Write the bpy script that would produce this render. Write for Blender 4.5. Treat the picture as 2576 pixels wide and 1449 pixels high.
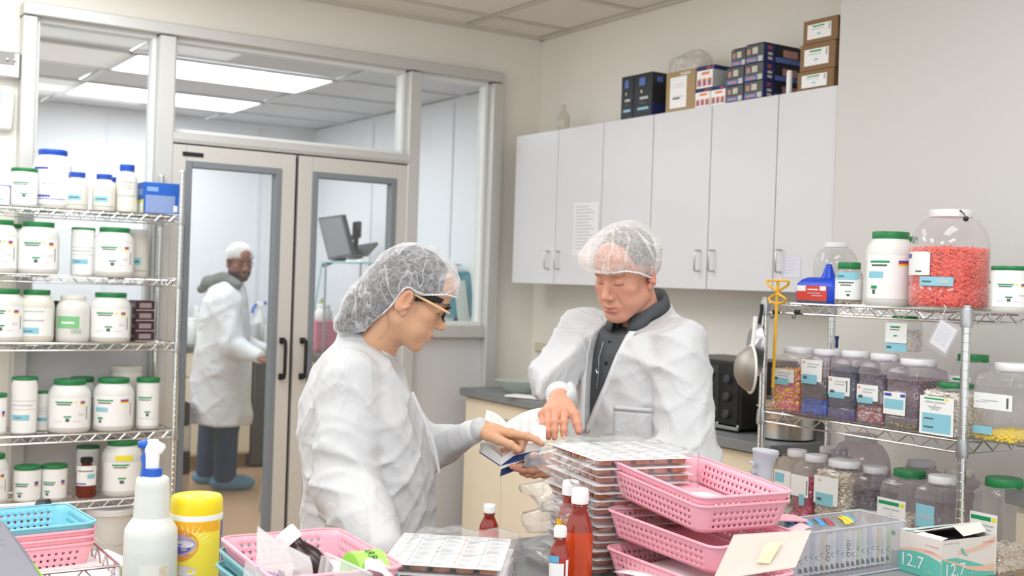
import bpy, bmesh, math, random
import numpy as np
from mathutils import Vector, Matrix, Euler
S = bpy.context.scene
COL = S.collection
for o in list(bpy.data.objects): bpy.data.objects.remove(o)
PI = math.pi
# ------------------------------------------------------------------ camera (solved from the room's vanishing points)
F = 2894.2; CX, CY = 1288.0, 724.5
RT = Vector((0.8366, 0.0249, 0.5473)); 
def _axes():
    roll, pitch, yaw = .0334305, .0052463, .99327
    cr, sr, cp, sp = math.cos(roll), math.sin(roll), math.cos(pitch), math.sin(pitch)
    R = Matrix(((cr, -sr, 0), (sr, cr, 0), (0, 0, 1))) @ Matrix(((1, 0, 0), (0, cp, -sp), (0, sp, cp)))
    a = R @ Vector((math.sin(yaw), 0, math.cos(yaw))); b = R @ Vector((-math.cos(yaw), 0, math.sin(yaw))); v = R @ Vector((0, -1, 0))
    return Vector((a.x, b.x, v.x)), Vector((a.y, b.y, v.y)), Vector((a.z, b.z, v.z))
CR, CD, CF = _axes()
CAM = Vector((0, 0, 1.5))
cd = bpy.data.cameras.new('camera'); cam = bpy.data.objects.new('camera', cd); COL.objects.link(cam); S.camera = cam
cd.sensor_width = 36; cd.lens = F * 36 / 2576; cd.clip_start = .05; cd.clip_end = 60
m = Matrix.Identity(4)
for i in range(3): m[i][0] = CR[i]; m[i][1] = -CD[i]; m[i][2] = -CF[i]; m[i][3] = CAM[i]
cam.matrix_world = m
cd.dof.use_dof = True; cd.dof.focus_distance = 2.75; cd.dof.aperture_fstop = 4.5
def ray(px, py): return CR * ((px - CX) / F) + CD * ((py - CY) / F) + CF
def P(px, py, d): return CAM + ray(px, py) * d
def on(px, py, ax, val):
    r = ray(px, py); return CAM + r * ((val - CAM[ax]) / r[ax])
# ------------------------------------------------------------------ light
S.view_settings.view_transform = 'Standard'; S.view_settings.look = 'None'
S.view_settings.gamma = 1; S.view_settings.use_curve_mapping = False
S.view_settings.exposure = 0.53
w = bpy.data.worlds.new('world'); S.world = w; w.use_nodes = True
w.node_tree.nodes['Background'].inputs[0].default_value = (.97, .985, 1.0, 1)
w.node_tree.nodes['Background'].inputs[1].default_value = 0.96
def area(name, loc, sx, sy, power, color=(1, .97, .93), rot=(0, 0, 0)):
    l = bpy.data.lights.new(name, 'AREA'); l.shape = 'RECTANGLE'; l.size = sx; l.size_y = sy; l.energy = power; l.color = color
    o = bpy.data.objects.new(name, l); COL.objects.link(o); o.location = loc; o.rotation_euler = rot; return o
CEIL = 2.909
WC = (.955, .985, 1.0)
area('troffer_and_fill', (0.80, 4.60, CEIL - .03), 1.2, .6, 19, WC)
area('troffer_and_fill', (0.0, 3.2, CEIL - .03), 1.2, .6, 18, WC)
area('troffer_and_fill', (1.9, 4.0, CEIL - .03), 1.2, .6, 10, WC)  # fill lamp added to brighten the corner wall and ceiling, no fixture known here
area('troffer_and_fill', (2.0, 1.5, CEIL - .03), 1.2, .6, 14, WC)
area('troffer_and_fill', (0.8, 0.3, CEIL - .03), 1.2, .6, 21, WC)
area('troffer_and_fill', (-0.7, 1.3, CEIL - .03), 1.2, .6, 21, WC)
S.cycles.transparent_max_bounces = 28
# ------------------------------------------------------------------ helpers
def srgb(c):
    if isinstance(c, str):
        c = c.lstrip('#'); c = tuple(int(c[i:i + 2], 16) / 255 for i in (0, 2, 4))
    return tuple(x / 12.92 if x <= .04045 else ((x + .055) / 1.055) ** 2.4 for x in c) + (1,)
MATS = {}
def mat(name, col, rough=.5, metal=0, bump=0, bscale=60, var=.03, vscale=8, spec=.5, alpha=1, trans=0, ior=1.45, emit=None, estr=0, sss=0, coat=0, coords='Object'):
    if name in MATS: return MATS[name]
    m = bpy.data.materials.new(name); m.use_nodes = True; nt = m.node_tree; b = nt.nodes['Principled BSDF']
    c = srgb(col)
    tc = nt.nodes.new('ShaderNodeTexCoord')
    if var:
        n = nt.nodes.new('ShaderNodeTexNoise'); n.inputs['Scale'].default_value = vscale; n.inputs['Detail'].default_value = 3
        nt.links.new(tc.outputs[coords], n.inputs['Vector'])
        r = nt.nodes.new('ShaderNodeMix'); r.data_type = 'RGBA'
        r.inputs['A'].default_value = tuple(max(0, x * (1 - var)) for x in c[:3]) + (1,); r.inputs['B'].default_value = tuple(min(1, x * (1 + var)) for x in c[:3]) + (1,)
        nt.links.new(n.outputs['Fac'], r.inputs['Factor']); nt.links.new(r.outputs['Result'], b.inputs['Base Color'])
    else: b.inputs['Base Color'].default_value = c
    b.inputs['Roughness'].default_value = rough; b.inputs['Metallic'].default_value = metal
    b.inputs['Specular IOR Level'].default_value = spec; b.inputs['IOR'].default_value = ior
    b.inputs['Alpha'].default_value = alpha; b.inputs['Transmission Weight'].default_value = trans
    b.inputs['Coat Weight'].default_value = coat
    if sss: b.inputs['Subsurface Weight'].default_value = sss; b.inputs['Subsurface Scale'].default_value = .01; b.inputs['Subsurface Radius'].default_value = (1, .4, .25)
    if emit: b.inputs['Emission Color'].default_value = srgb(emit); b.inputs['Emission Strength'].default_value = estr
    if bump:
        n2 = nt.nodes.new('ShaderNodeTexNoise'); n2.inputs['Scale'].default_value = bscale; n2.inputs['Detail'].default_value = 4
        bp = nt.nodes.new('ShaderNodeBump'); bp.inputs['Strength'].default_value = bump; bp.inputs['Distance'].default_value = .002
        nt.links.new(tc.outputs[coords], n2.inputs['Vector']); nt.links.new(n2.outputs['Fac'], bp.inputs['Height']); nt.links.new(bp.outputs['Normal'], b.inputs['Normal'])
    MATS[name] = m; return m
def clear(name, tint='ffffff', op=.12, rough=.08, edge=.5, gl=1.0, noise=0, nscale=30, nsharp=.15):
    """thin clear plastic or glass film: transparent, with milky body at grazing angles and a gloss"""
    if name in MATS: return MATS[name]
    m = bpy.data.materials.new(name); m.use_nodes = True; nt = m.node_tree; nt.nodes.clear()
    N = nt.nodes.new; L = nt.links.new
    out = N('ShaderNodeOutputMaterial'); tr = N('ShaderNodeBsdfTransparent'); df = N('ShaderNodeBsdfDiffuse'); gs = N('ShaderNodeBsdfGlossy')
    tr.inputs[0].default_value = srgb(tint); df.inputs[0].default_value = (.9, .9, .9, 1); gs.inputs['Roughness'].default_value = rough
    lw = N('ShaderNodeLayerWeight'); lw.inputs['Blend'].default_value = .35
    mp = N('ShaderNodeMapRange'); mp.inputs['To Min'].default_value = op; mp.inputs['To Max'].default_value = edge
    L(lw.outputs['Facing'], mp.inputs['Value'])
    fac = mp.outputs[0]
    if noise:
        tc = N('ShaderNodeTexCoord'); nz = N('ShaderNodeTexNoise'); nz.inputs['Scale'].default_value = nscale; nz.inputs['Detail'].default_value = 5; nz.inputs['Distortion'].default_value = 1.2
        L(tc.outputs['Object'], nz.inputs['Vector'])
        r2 = N('ShaderNodeMapRange'); r2.inputs['From Min'].default_value = .5 - nsharp; r2.inputs['From Max'].default_value = .5 + nsharp; r2.inputs['To Max'].default_value = noise
        L(nz.outputs['Fac'], r2.inputs['Value']); ad = N('ShaderNodeMath'); ad.operation = 'ADD'; ad.use_clamp = True
        L(fac, ad.inputs[0]); L(r2.outputs[0], ad.inputs[1]); fac = ad.outputs[0]
        bp = N('ShaderNodeBump'); bp.inputs['Strength'].default_value = .6; bp.inputs['Distance'].default_value = .004
        L(nz.outputs['Fac'], bp.inputs['Height']); L(bp.outputs[0], gs.inputs['Normal'])
    m1 = N('ShaderNodeMixShader'); L(fac, m1.inputs[0]); L(tr.outputs[0], m1.inputs[1]); L(df.outputs[0], m1.inputs[2])
    pw = N('ShaderNodeMath'); pw.operation = 'POWER'; pw.inputs[1].default_value = 5; lw2 = N('ShaderNodeLayerWeight'); lw2.inputs['Blend'].default_value = .5; L(lw2.outputs['Facing'], pw.inputs[0])
    fr = N('ShaderNodeMath'); fr.operation = 'MULTIPLY_ADD'; fr.inputs[1].default_value = .7; fr.inputs[2].default_value = .035; L(pw.outputs[0], fr.inputs[0]); ml = N('ShaderNodeMath'); ml.operation = 'MULTIPLY'; ml.inputs[1].default_value = gl
    L(fr.outputs[0], ml.inputs[0]); m2 = N('ShaderNodeMixShader'); L(ml.outputs[0], m2.inputs[0]); L(m1.outputs[0], m2.inputs[1]); L(gs.outputs[0], m2.inputs[2])
    L(m2.outputs[0], out.inputs[0]); MATS[name] = m; return m

class MB:
    def __init__(s): s.v = []; s.f = []; s.mi = []
    def add(s, vs, fs, mi=0):
        k = len(s.v); s.v += [tuple(v) for v in vs]; s.f += [tuple(i + k for i in f) for f in fs]; s.mi += [mi] * len(fs); return s
    def box(s, c, d, rot=None, mi=0, bev=0):
        x, y, z = (t / 2 for t in d)
        if bev:
            b = min(bev, x * .99, y * .99, z * .99)
            vs = []; 
            for sx in (-1, 1):
                for sy in (-1, 1):
                    for sz in (-1, 1): vs += [(sx * x, sy * (y - b), sz * (z - b)), (sx * (x - b), sy * y, sz * (z - b)), (sx * (x - b), sy * (y - b), sz * z)]
            bm = bmesh.new()
            for v in vs: bm.verts.new(v)
            bmesh.ops.convex_hull(bm, input=bm.verts); bmesh.ops.dissolve_limit(bm, angle_limit=.01, verts=bm.verts, edges=bm.edges)
            bm.verts.index_update(); vs = [v.co.copy() for v in bm.verts]; fs = [[v.index for v in f.verts] for f in bm.faces]; bm.free()
        else:
            vs = [Vector((sx * x, sy * y, sz * z)) for sx in (-1, 1) for sy in (-1, 1) for sz in (-1, 1)]
            fs = [(0, 1, 3, 2), (4, 6, 7, 5), (0, 4, 5, 1), (2, 3, 7, 6), (0, 2, 6, 4), (1, 5, 7, 3)]
        R = rot if isinstance(rot, Matrix) else (Euler(rot).to_matrix() if rot else Matrix.Identity(3))
        return s.add([R @ Vector(v) + Vector(c) for v in vs], fs, mi)
    def lathe(s, prof, seg=28, c=(0, 0, 0), mi=0, caps=(1, 1), sx=1, sy=1, M=None):
        vs = []; fs = []; n = len(prof)
        for r, z in prof:
            for k in range(seg):
                a = 2 * PI * k / seg; vs.append(Vector((c[0] + r * sx * math.cos(a), c[1] + r * sy * math.sin(a), c[2] + z)))
        if M: vs = [M @ v for v in vs]
        for i in range(n - 1):
            for k in range(seg): fs.append((i * seg + k, i * seg + (k + 1) % seg, (i + 1) * seg + (k + 1) % seg, (i + 1) * seg + k))
        if caps[0]: fs.append(tuple(range(seg))[::-1])
        if caps[1]: fs.append(tuple((n - 1) * seg + k for k in range(seg)))
        return s.add(vs, fs, mi)
    def rlathe(s, w, d, rad, prof, n=5, c=(0, 0, 0), mi=0, caps=(1, 1), M=None):
        """rounded rectangle section; prof = (inset, z) or (inset, z, rad)"""
        vs = []; fs = []
        for pr in prof:
            ins, z = pr[0], pr[1]; rr = pr[2] if len(pr) > 2 else max(.0005, rad - ins)
            hw, hd = w / 2 - ins, d / 2 - ins; rr = min(rr, hw * .999, hd * .999)
            for (qx, qy, a0) in ((1, 1, 0), (-1, 1, PI / 2), (-1, -1, PI), (1, -1, 3 * PI / 2)):
                for k in range(n + 1):
                    a = a0 + PI / 2 * k / n
                    vs.append(Vector((c[0] + qx * (hw - rr) + rr * math.cos(a), c[1] + qy * (hd - rr) + rr * math.sin(a), c[2] + z)))
        if M: vs = [M @ v for v in vs]
        q = 4 * (n + 1)
        for i in range(len(prof) - 1):
            for k in range(q): fs.append((i * q + k, i * q + (k + 1) % q, (i + 1) * q + (k + 1) % q, (i + 1) * q + k))
        if caps[0]: fs.append(tuple(range(q))[::-1])
        if caps[1]: fs.append(tuple((len(prof) - 1) * q + k for k in range(q)))
        return s.add(vs, fs, mi)
    def tube(s, pts, r, seg=8, mi=0, closed=False, caps=True):
        pts = [Vector(p) for p in pts]; n = len(pts); vs = []; fs = []
        rs = r if isinstance(r, (list, tuple)) else [r] * n
        up = None
        for i, p in enumerate(pts):
            t = (pts[(i + 1) % n] - pts[i - 1]) if closed else (pts[min(i + 1, n - 1)] - pts[max(i - 1, 0)])
            t = t.normalized() if t.length > 1e-9 else Vector((0, 0, 1))
            if up is None: up = t.orthogonal().normalized()
            up = (up - t * up.dot(t)); up = up.normalized() if up.length > 1e-6 else t.orthogonal().normalized()
            b = t.cross(up)
            for k in range(seg):
                a = 2 * PI * k / seg; vs.append(p + (up * math.cos(a) + b * math.sin(a)) * rs[i])
        m_ = n if closed else n - 1
        for i in range(m_):
            j = (i + 1) % n
            for k in range(seg): fs.append((i * seg + k, i * seg + (k + 1) % seg, j * seg + (k + 1) % seg, j * seg + k))
        if caps and not closed: fs.append(tuple(range(seg))[::-1]); fs.append(tuple((n - 1) * seg + k for k in range(seg)))
        return s.add(vs, fs, mi)
    def quad(s, a, b, c, d, mi=0): return s.add([a, b, c, d], [(0, 1, 2, 3)], mi)
    def arc(s, r, z0, z1, a0, a1, mi=0, seg=None, c=(0, 0)):
        seg = seg or max(1, int(abs(a1 - a0) / .18) + 1); vs = []
        for k in range(seg + 1):
            a = a0 + (a1 - a0) * k / seg
            vs += [(c[0] + r * math.cos(a), c[1] + r * math.sin(a), z0), (c[0] + r * math.cos(a), c[1] + r * math.sin(a), z1)]
        return s.add(vs, [(2 * k, 2 * k + 2, 2 * k + 3, 2 * k + 1) for k in range(seg)], mi)
    def prism(s, poly, z0, z1, M=None, mi=0):
        n = len(poly); vs = [Vector((x, y, z0)) for x, y in poly] + [Vector((x, y, z1)) for x, y in poly]
        if M: vs = [M @ v for v in vs]
        fs = [tuple(range(n))[::-1], tuple(range(n, 2 * n))] + [(k, (k + 1) % n, n + (k + 1) % n, n + k) for k in range(n)]
        return s.add(vs, fs, mi)
    def grid(s, fn, nu, nv, mi=0):
        vs = [fn(i / nu, j / nv) for j in range(nv + 1) for i in range(nu + 1)]
        return s.add(vs, [(j * (nu + 1) + i, j * (nu + 1) + i + 1, (j + 1) * (nu + 1) + i + 1, (j + 1) * (nu + 1) + i) for j in range(nv) for i in range(nu)], mi)
    def mesh(s, name, mats, smooth=40):
        me = bpy.data.meshes.new(name); me.from_pydata(s.v, [], s.f); 
        for m_ in (mats if isinstance(mats, (list, tuple)) else [mats]): me.materials.append(m_)
        me.polygons.foreach_set('material_index', s.mi)
        if smooth:
            me.polygons.foreach_set('use_smooth', [True] * len(me.polygons)); me.update()
            me.set_sharp_from_angle(angle=math.radians(smooth))
        me.update(); return me
    def build(s, name, mats, parent=None, loc=None, rot=None, smooth=40):
        return link(name, s.mesh(name, mats, smooth), parent, loc, rot)
def link(name, me, parent=None, loc=None, rot=None):
    o = bpy.data.objects.new(name, me); COL.objects.link(o)
    if parent: o.parent = parent
    if loc is not None: o.location = loc
    if rot is not None: o.rotation_euler = rot
    return o
def tag(o, label, cat, group=None, kind=None):
    if label: o['label'] = label
    if cat: o['category'] = cat
    if group: o['group'] = group
    if kind: o['kind'] = kind
    return o
def thing(name, label, cat, loc=(0, 0, 0), rz=0, group=None, rot=None):
    o = bpy.data.objects.new(name, None); COL.objects.link(o); o.empty_display_size = .05
    o.location = loc; o.rotation_euler = rot if rot else (0, 0, rz); return tag(o, label, cat, group)
def struct(o): o['kind'] = 'structure'; return o
def copy_tree(o, parent=None):
    c = o.copy(); COL.objects.link(c)
    if parent: c.parent = parent
    for ch in list(o.children): copy_tree(ch, c)
    return c
def text_mesh(txt, size, align='CENTER', extrude=0.0, shear=0):
    cu = bpy.data.curves.new('t', 'FONT'); cu.body = txt; cu.size = size; cu.align_x = align; cu.align_y = 'CENTER'; cu.extrude = extrude; cu.shear = shear; cu.resolution_u = 2
    o = bpy.data.objects.new('t', cu); COL.objects.link(o); bpy.context.view_layer.update()
    me = bpy.data.meshes.new_from_object(o.evaluated_get(bpy.context.evaluated_depsgraph_get()))
    vs = [v.co.copy() for v in me.vertices]; fs = [tuple(p.vertices) for p in me.polygons]
    bpy.data.objects.remove(o); bpy.data.curves.remove(cu); bpy.data.meshes.remove(me); return vs, fs
def put_text(mb, txt, size, fn, mi=0, **k):
    """fn maps flat text coordinates (x, y) to 3D"""
    vs, fs = text_mesh(txt, size, **k); mb.add([fn(v.x, v.y) for v in vs], fs, mi)
def basis(o, x, y, z=None):
    x = Vector(x).normalized(); y = Vector(y); y = (y - x * y.dot(x)).normalized(); z = x.cross(y)
    M = Matrix.Identity(4)
    for i in range(3): M[i][0] = x[i]; M[i][1] = y[i]; M[i][2] = z[i]; M[i][3] = o[i]
    return M
# ================================================================== materials of the room
def wallmat(name, col): return mat(name, col, rough=.75, bump=.12, bscale=220, var=.015, vscale=2)
M_wall = wallmat('cream_paint', 'eeebe2'); M_pier = wallmat('pale_grey_paint', 'd0cfcc')
M_clean = mat('white_panel', 'e6e8ec', rough=.45, var=.01); M_cleanceil = mat('clean_ceiling', 'd6d6d9', rough=.6, var=.02)
M_alu = mat('painted_aluminium', 'c9c9c6', rough=.42, metal=.25, var=.03, vscale=20); M_aluL = mat('door_aluminium', 'cbc8c2', rough=.4, metal=.1, var=.02)
M_gasket = mat('grey_gasket', '7d8389', rough=.6); M_black = mat('black_plastic', '1a1a1c', rough=.4); M_darkgap = mat('dark_gap', '14120f', rough=.8)
M_tile = mat('ceiling_tile', 'eeeae2', rough=.9, bump=.3, bscale=300, var=.03, vscale=90); M_tbar = mat('ceiling_grid', 'd2ccc0', rough=.5)
M_lam = mat('white_laminate', 'd7d8dc', rough=.28, var=.008); M_beige = mat('beige_laminate', 'f0e4ca', rough=.4, var=.01)
M_top = mat('grey_laminate', '7f8283', rough=.42, var=.06, vscale=300, bump=.02, bscale=500)
M_top2 = mat('grey_counter', '8b8f91', rough=.4, var=.05, vscale=400)
M_chrome = mat('chrome', 'd8dad8', rough=.22, metal=1, var=.02); M_steel = mat('brushed_steel', 'c0c2c4', rough=.35, metal=1)
M_glass = clear('pane_glass', 'f6faf9', op=.02, edge=.12, rough=.03, gl=.8)
M_white = mat('white_plastic', 'eeeeec', rough=.35, var=.01); M_paper = mat('white_paper', 'f2f2f0', rough=.8, var=.01)
M_floor = mat('tan_vinyl', 'b8987a', rough=.38, var=.10, vscale=160, bump=.05, bscale=120)
M_dim = mat('dim_diffuser', 'ffffff', emit='f4f6fa', estr=.08, var=0); M_glow = mat('light_diffuser', 'ffffff', emit='fbfaff', estr=8.8, var=0)
def bx(name, lo, hi, m, parent=None, bev=0, st=True):
    lo = Vector(lo); hi = Vector(hi); c = (lo + hi) / 2
    base = Vector((c.x, c.y, lo.z)) if not parent else Vector((0, 0, 0))
    o = MB().box(c - base, hi - lo, bev=bev).build(name, m, parent, loc=base if not parent else None, smooth=30)
    if st and not parent: struct(o)
    return o
# ---------------------------------------------------------------- shell
WY = 5.5; WX = 3.735; LX, RX, TZ = .93, 3.44, 2.66
bx('floor', (-3, -2, -.06), (5, 10.2, 0), M_floor)
wb = MB()
for lo, hi in (((-3, WY, 0), (LX, WY + .12, CEIL + .08)), ((LX, WY, TZ), (RX, WY + .12, CEIL + .08)), ((RX, WY, 0), (WX, WY + .12, CEIL + .08))):
    lo = Vector(lo); hi = Vector(hi); wb.box((lo + hi) / 2, hi - lo)
struct(wb.build('wall_back', M_wall, smooth=0))
bx('wall_right', (WX, 2.9, 0), (WX + .12, WY + .12, CEIL + .08), M_wall)
bx('wall_pier', (3.44, -2, 0), (WX + .12, 3.035, CEIL + .08), M_pier)
# ceiling of tiles on a metal grid
ce = struct(bpy.data.objects.new('ceiling', None)); COL.objects.link(ce); ce.location = (0, 0, CEIL)
g = MB(); g.box((.4, 1.75, .05), (6.8, 7.5, .02)); 
gx0, gy0 = 3.225, 5.22
xs = [gx0 - 1.22 * k for k in range(0, 6)] + [gx0 + 1.22]; ys = [gy0 - .61 * k for k in range(0, 13)]
for x in xs: g.box((x, 1.75, 0.001), (.024, 7.5, .012))
for y in ys: g.box((.4, y, 0.0015), (6.8, .024, .012))
g.box((.4, WY - .011, -.004), (6.8, .022, .022)); g.box((WX - .011, 3, -.004), (.022, 5, .022))
g.build('ceiling_grid', M_tbar, ce, smooth=0)
tm = MB().box((0, 0, .012), (1.19, .58, .014), bev=.006).mesh('ceiling_tile', M_tile, 30)
for x in [gx0 - 1.22 * k for k in range(-1, 5)]:
    for y in [gy0 + .61] + ys[:11]:
        o = link('ceiling_tile', tm, ce, loc=(x - .61 if x < 4 else 3.47, y - .305, 0))
        if x > 4: o.scale = (.40, 1, 1)
# ---------------------------------------------------------------- glazed partition: two windows, transom, double door
def frame_rect(name, x0, x1, z0, z1, wd, dep, m, parent=None, y=WY, sides='lrtb'):
    b = MB()
    if 'l' in sides: b.box((x0 + wd / 2, y, (z0 + z1) / 2), (wd, dep, z1 - z0), bev=.003)
    if 'r' in sides: b.box((x1 - wd / 2, y, (z0 + z1) / 2), (wd, dep, z1 - z0), bev=.003)
    if 't' in sides: b.box(((x0 + x1) / 2, y, z1 - wd / 2), (x1 - x0 - 2 * wd - .0004, dep, wd), bev=.0015)
    if 'b' in sides: b.box(((x0 + x1) / 2, y, z0 + wd / 2), (x1 - x0 - 2 * wd - .0004, dep, wd), bev=.0015)
    return b.build(name, m, parent, smooth=30)
def win(n, x0, x1, z0, z1, extra=None):
    e = bpy.data.objects.new('window_%d' % n, None); COL.objects.link(e); struct(e)
    frame_rect('window_bead', x0, x1, z0, z1, .022, .07, mat('window_bead', 'e3e5e4', rough=.4), e, y=WY + .01)
    MB().box(((x0 + x1) / 2, WY + .015, (z0 + z1) / 2), (x1 - x0, .006, z1 - z0)).build('window_pane', M_glass, e, smooth=0)
    return e
fr = MB()
fr.box(((LX + RX) / 2, WY, 2.635), (RX - LX, .16, .055), bev=.004)            # head
fr.box((LX + .03, WY, 1.3), (.06, .16, 2.6), bev=.004); fr.box((RX - .035, WY, 1.3), (.07, .16, 2.6), bev=.004)
fr.box((1.567, WY, 1.3), (.075, .16, 2.6), bev=.004); fr.box((2.885, WY, 1.3), (.07, .16, 2.6), bev=.004)
fr.box((2.225, WY, 2.13), (1.26, .16, .05), bev=.004)
fr.box((1.25, WY, 1.218), (.6, .15, .066), bev=.004); fr.box((3.145, WY, 1.218), (.46, .15, .066), bev=.004)
struct(fr.build('trim_1', M_alu, smooth=30))
win(1, .99, 1.53, 1.25, 2.61); win(2, 1.604, 2.85, 2.155, 2.61); win(3, 2.92, 3.37, 1.25, 2.61)
M_low = mat('grey_panel', 'd2d3d5', rough=.5, var=.01)
lp = MB(); lp.box((1.25, WY, .62), (.6, .05, 1.14), bev=.004); lp.box((3.145, WY, .62), (.46, .05, 1.14), bev=.004); struct(lp.build('wall_lower_panel', M_low, smooth=30))
bs = MB().box((3.2, WY - .02, .06), (.5, .02, .1), bev=.003); struct(bs.build('baseboard_back', mat('dark_base', '7d7466', rough=.6)))
def door(n, x0, x1, hand):
    e = bpy.data.objects.new('door_%d' % n, None); COL.objects.link(e); struct(e); y = WY - .05; z0, z1 = .012, 2.098
    frame_rect('door_frame', x0, x1, z0, z1, .075, .05, M_aluL, e, y=y)
    MB().box(((x0 + x1) / 2, y, .055), (x1 - x0 - .152, .045, .085)).build('kick_rail', M_aluL, e)
    frame_rect('gasket', x0 + .074, x1 - .074, .098, z1 - .074, .03, .062, M_gasket, e, y=y)
    MB().box(((x0 + x1) / 2, y, (z0 + z1) / 2 + .01), (x1 - x0 - .2, .006, z1 - z0 - .22)).build('door_pane', M_glass, e, smooth=0)
    hx = x1 - .045 if hand > 0 else x0 + .045
    h = MB(); h.tube([(hx, y - .03, 1.17), (hx, y - .07, 1.17), (hx, y - .075, 1.15), (hx, y - .075, 1.01), (hx, y - .07, .99), (hx, y - .03, .99)], .009)
    h.box((hx, y - .03, 1.17), (.028, .02, .03), bev=.003); h.box((hx, y - .03, .99), (.028, .02, .03), bev=.003)
    h.build('door_handle', M_black, e); return e
d1 = door(1, 1.595, 2.222, 1); d2 = door(2, 2.240, 2.862, -1)
MB().box((1.70, WY - .078, 2.055), (.10, .004, .02), bev=.001).build('maker_plate', M_black, d1)
MB().box((2.231, WY - .03, 1.05), (.016, .03, 2.08)).build('centre_seal', M_darkgap, d1)
hd = MB(); hd.box((2.23, WY - .05, 2.115), (1.27, .06, .02), bev=.003)
struct(hd.build('trim_2', M_alu))
# ---------------------------------------------------------------- clean room behind
CZ = 2.73; BX, BY = 3.90, 9.14
bx('wall_far', (-1.2, BY, 0), (BX + .1, BY + .1, CZ), M_clean); bx('wall_far_right', (BX, WY + .13, 0), (BX + .1, BY + .1, CZ), M_clean); bx('wall_far_left', (-1.3, WY + .13, 0), (-1.2, BY + .1, CZ), M_clean)
tr = MB()
for x in (2.2, 3.42): tr.box((x, BY - .004, 1.4), (.03, .008, 2.6))
for y in (8.0, 6.78): tr.box((BX - .004, y, 1.4), (.008, .03, 2.6))
struct(tr.build('trim_3', mat('panel_strip', 'dde2e8', rough=.4), smooth=0))
c2 = struct(bpy.data.objects.new('ceiling', None)); COL.objects.link(c2); c2.location = (0, 0, CZ)
MB().box((1.3, 7.36, .06), (5.2, 3.6, .03)).build('ceiling_deck', M_cleanceil, c2, smooth=0)
g = MB()
xs2 = [3.0, 1.74, .48, -.78]; ys2 = [6.69, 7.33, 7.95, 8.58]
for x in xs2: g.box((x, 7.36, .002), (.035, 3.6, .014))
for y in ys2 + [6.05]: g.box((1.3, y, .002), (5.2, .035, .014))
g.build('ceiling_grid', mat('clean_grid', 'd7d8da', rough=.4), c2, smooth=0)
tm2 = MB().box((0, 0, .014), (1.21, .60, .012), bev=.004).mesh('ceiling_tile', M_cleanceil, 30)
for x in (3.62, 2.37, 1.11, -.15):
    for y in (6.37, 7.01, 7.64, 8.265, 8.9):
        if (abs(x - 2.37) < .1 and y in (7.01, 8.265)) or (x < 2 and y in (7.01, 8.265)): continue
        link('ceiling_tile', tm2, c2, loc=(x, y, 0))
for i, (x, y, lit) in enumerate(((2.37, 7.01, 1), (2.37, 8.265, 1), (1.11, 7.01, 1), (1.11, 8.265, 1), (-.15, 7.01, 1), (-.15, 8.265, 1))):
    nm = ['wide lit ceiling light nearest the clean room glass', 'second lit ceiling light deeper in the clean room', 'ceiling light left of the nearer lit one', 'ceiling light left of the deeper lit one', 'leftmost ceiling light in the nearer row', 'leftmost ceiling light in the deeper row'][i]
    t = thing('ceiling_light', nm, 'ceiling light', (x, y, CZ), group='clean room ceiling lights')
    frame_b = MB()
    for sx in (-1, 1): frame_b.box((sx * .612, 0, 0), (.02, .64, .014)); frame_b.box((0, sx * .31, 0), (1.24, .02, .014))
    frame_b.build('light_frame', M_white, t, smooth=0)
    MB().box((0, 0, .004), (1.2, .6, .006)).build('diffuser', M_glow if x > 2 or x < 0 else M_dim, t, smooth=0)
# ---------------------------------------------------------------- upper wall cabinets
UX = 3.46; ue = [5.315, 4.913, 4.528, 4.148, 3.755, 3.362, 3.050]; U0, U1 = 1.496, 2.302
seq = [('leftmost', 0, 1), ('second from the left', 1, 2), ('third', 2, 3), ('fourth', 3, 4), ('fifth', 4, 5), ('rightmost', 5, 6)]
lbls = ['white laminate wall cabinet door unit nearest the room corner', 'white wall cabinet second from the corner, behind papers and hairnet', 'white wall cabinet above the man, third from the corner', 'white wall cabinet right of the man, handle at lower right', 'white wall cabinet fifth from the corner, handle at lower left', 'white wall cabinet beside the grey pier with a note taped on']
hand = [-1, 1, -1, -1, 1, 1]
for k in range(6):
    y1, y0 = ue[k], ue[k + 1]; yc = (y0 + y1) / 2; wdt = y1 - y0
    t = thing('wall_cabinet', lbls[k], 'cabinet', (UX, yc, U0), group='white wall cabinets over the counter')
    MB().box((.15, 0, (U1 - U0) / 2), (.25, wdt - .001, U1 - U0 - .001)).build('cabinet_body', M_lam, t, smooth=0)
    dd = MB().box((.009, 0, (U1 - U0) / 2), (.018, wdt - .005, U1 - U0), bev=.0015).build('cabinet_door', M_lam, t, smooth=30)
    hy = hand[k] * (wdt / 2 - .045)
    h = MB(); h.tube([(0, hy, .08), (-.028, hy, .08), (-.033, hy, .088), (-.033, hy, .162), (-.028, hy, .17), (0, hy, .17)], .0042, 8)
    h.build('door_handle', M_steel, dd)
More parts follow.
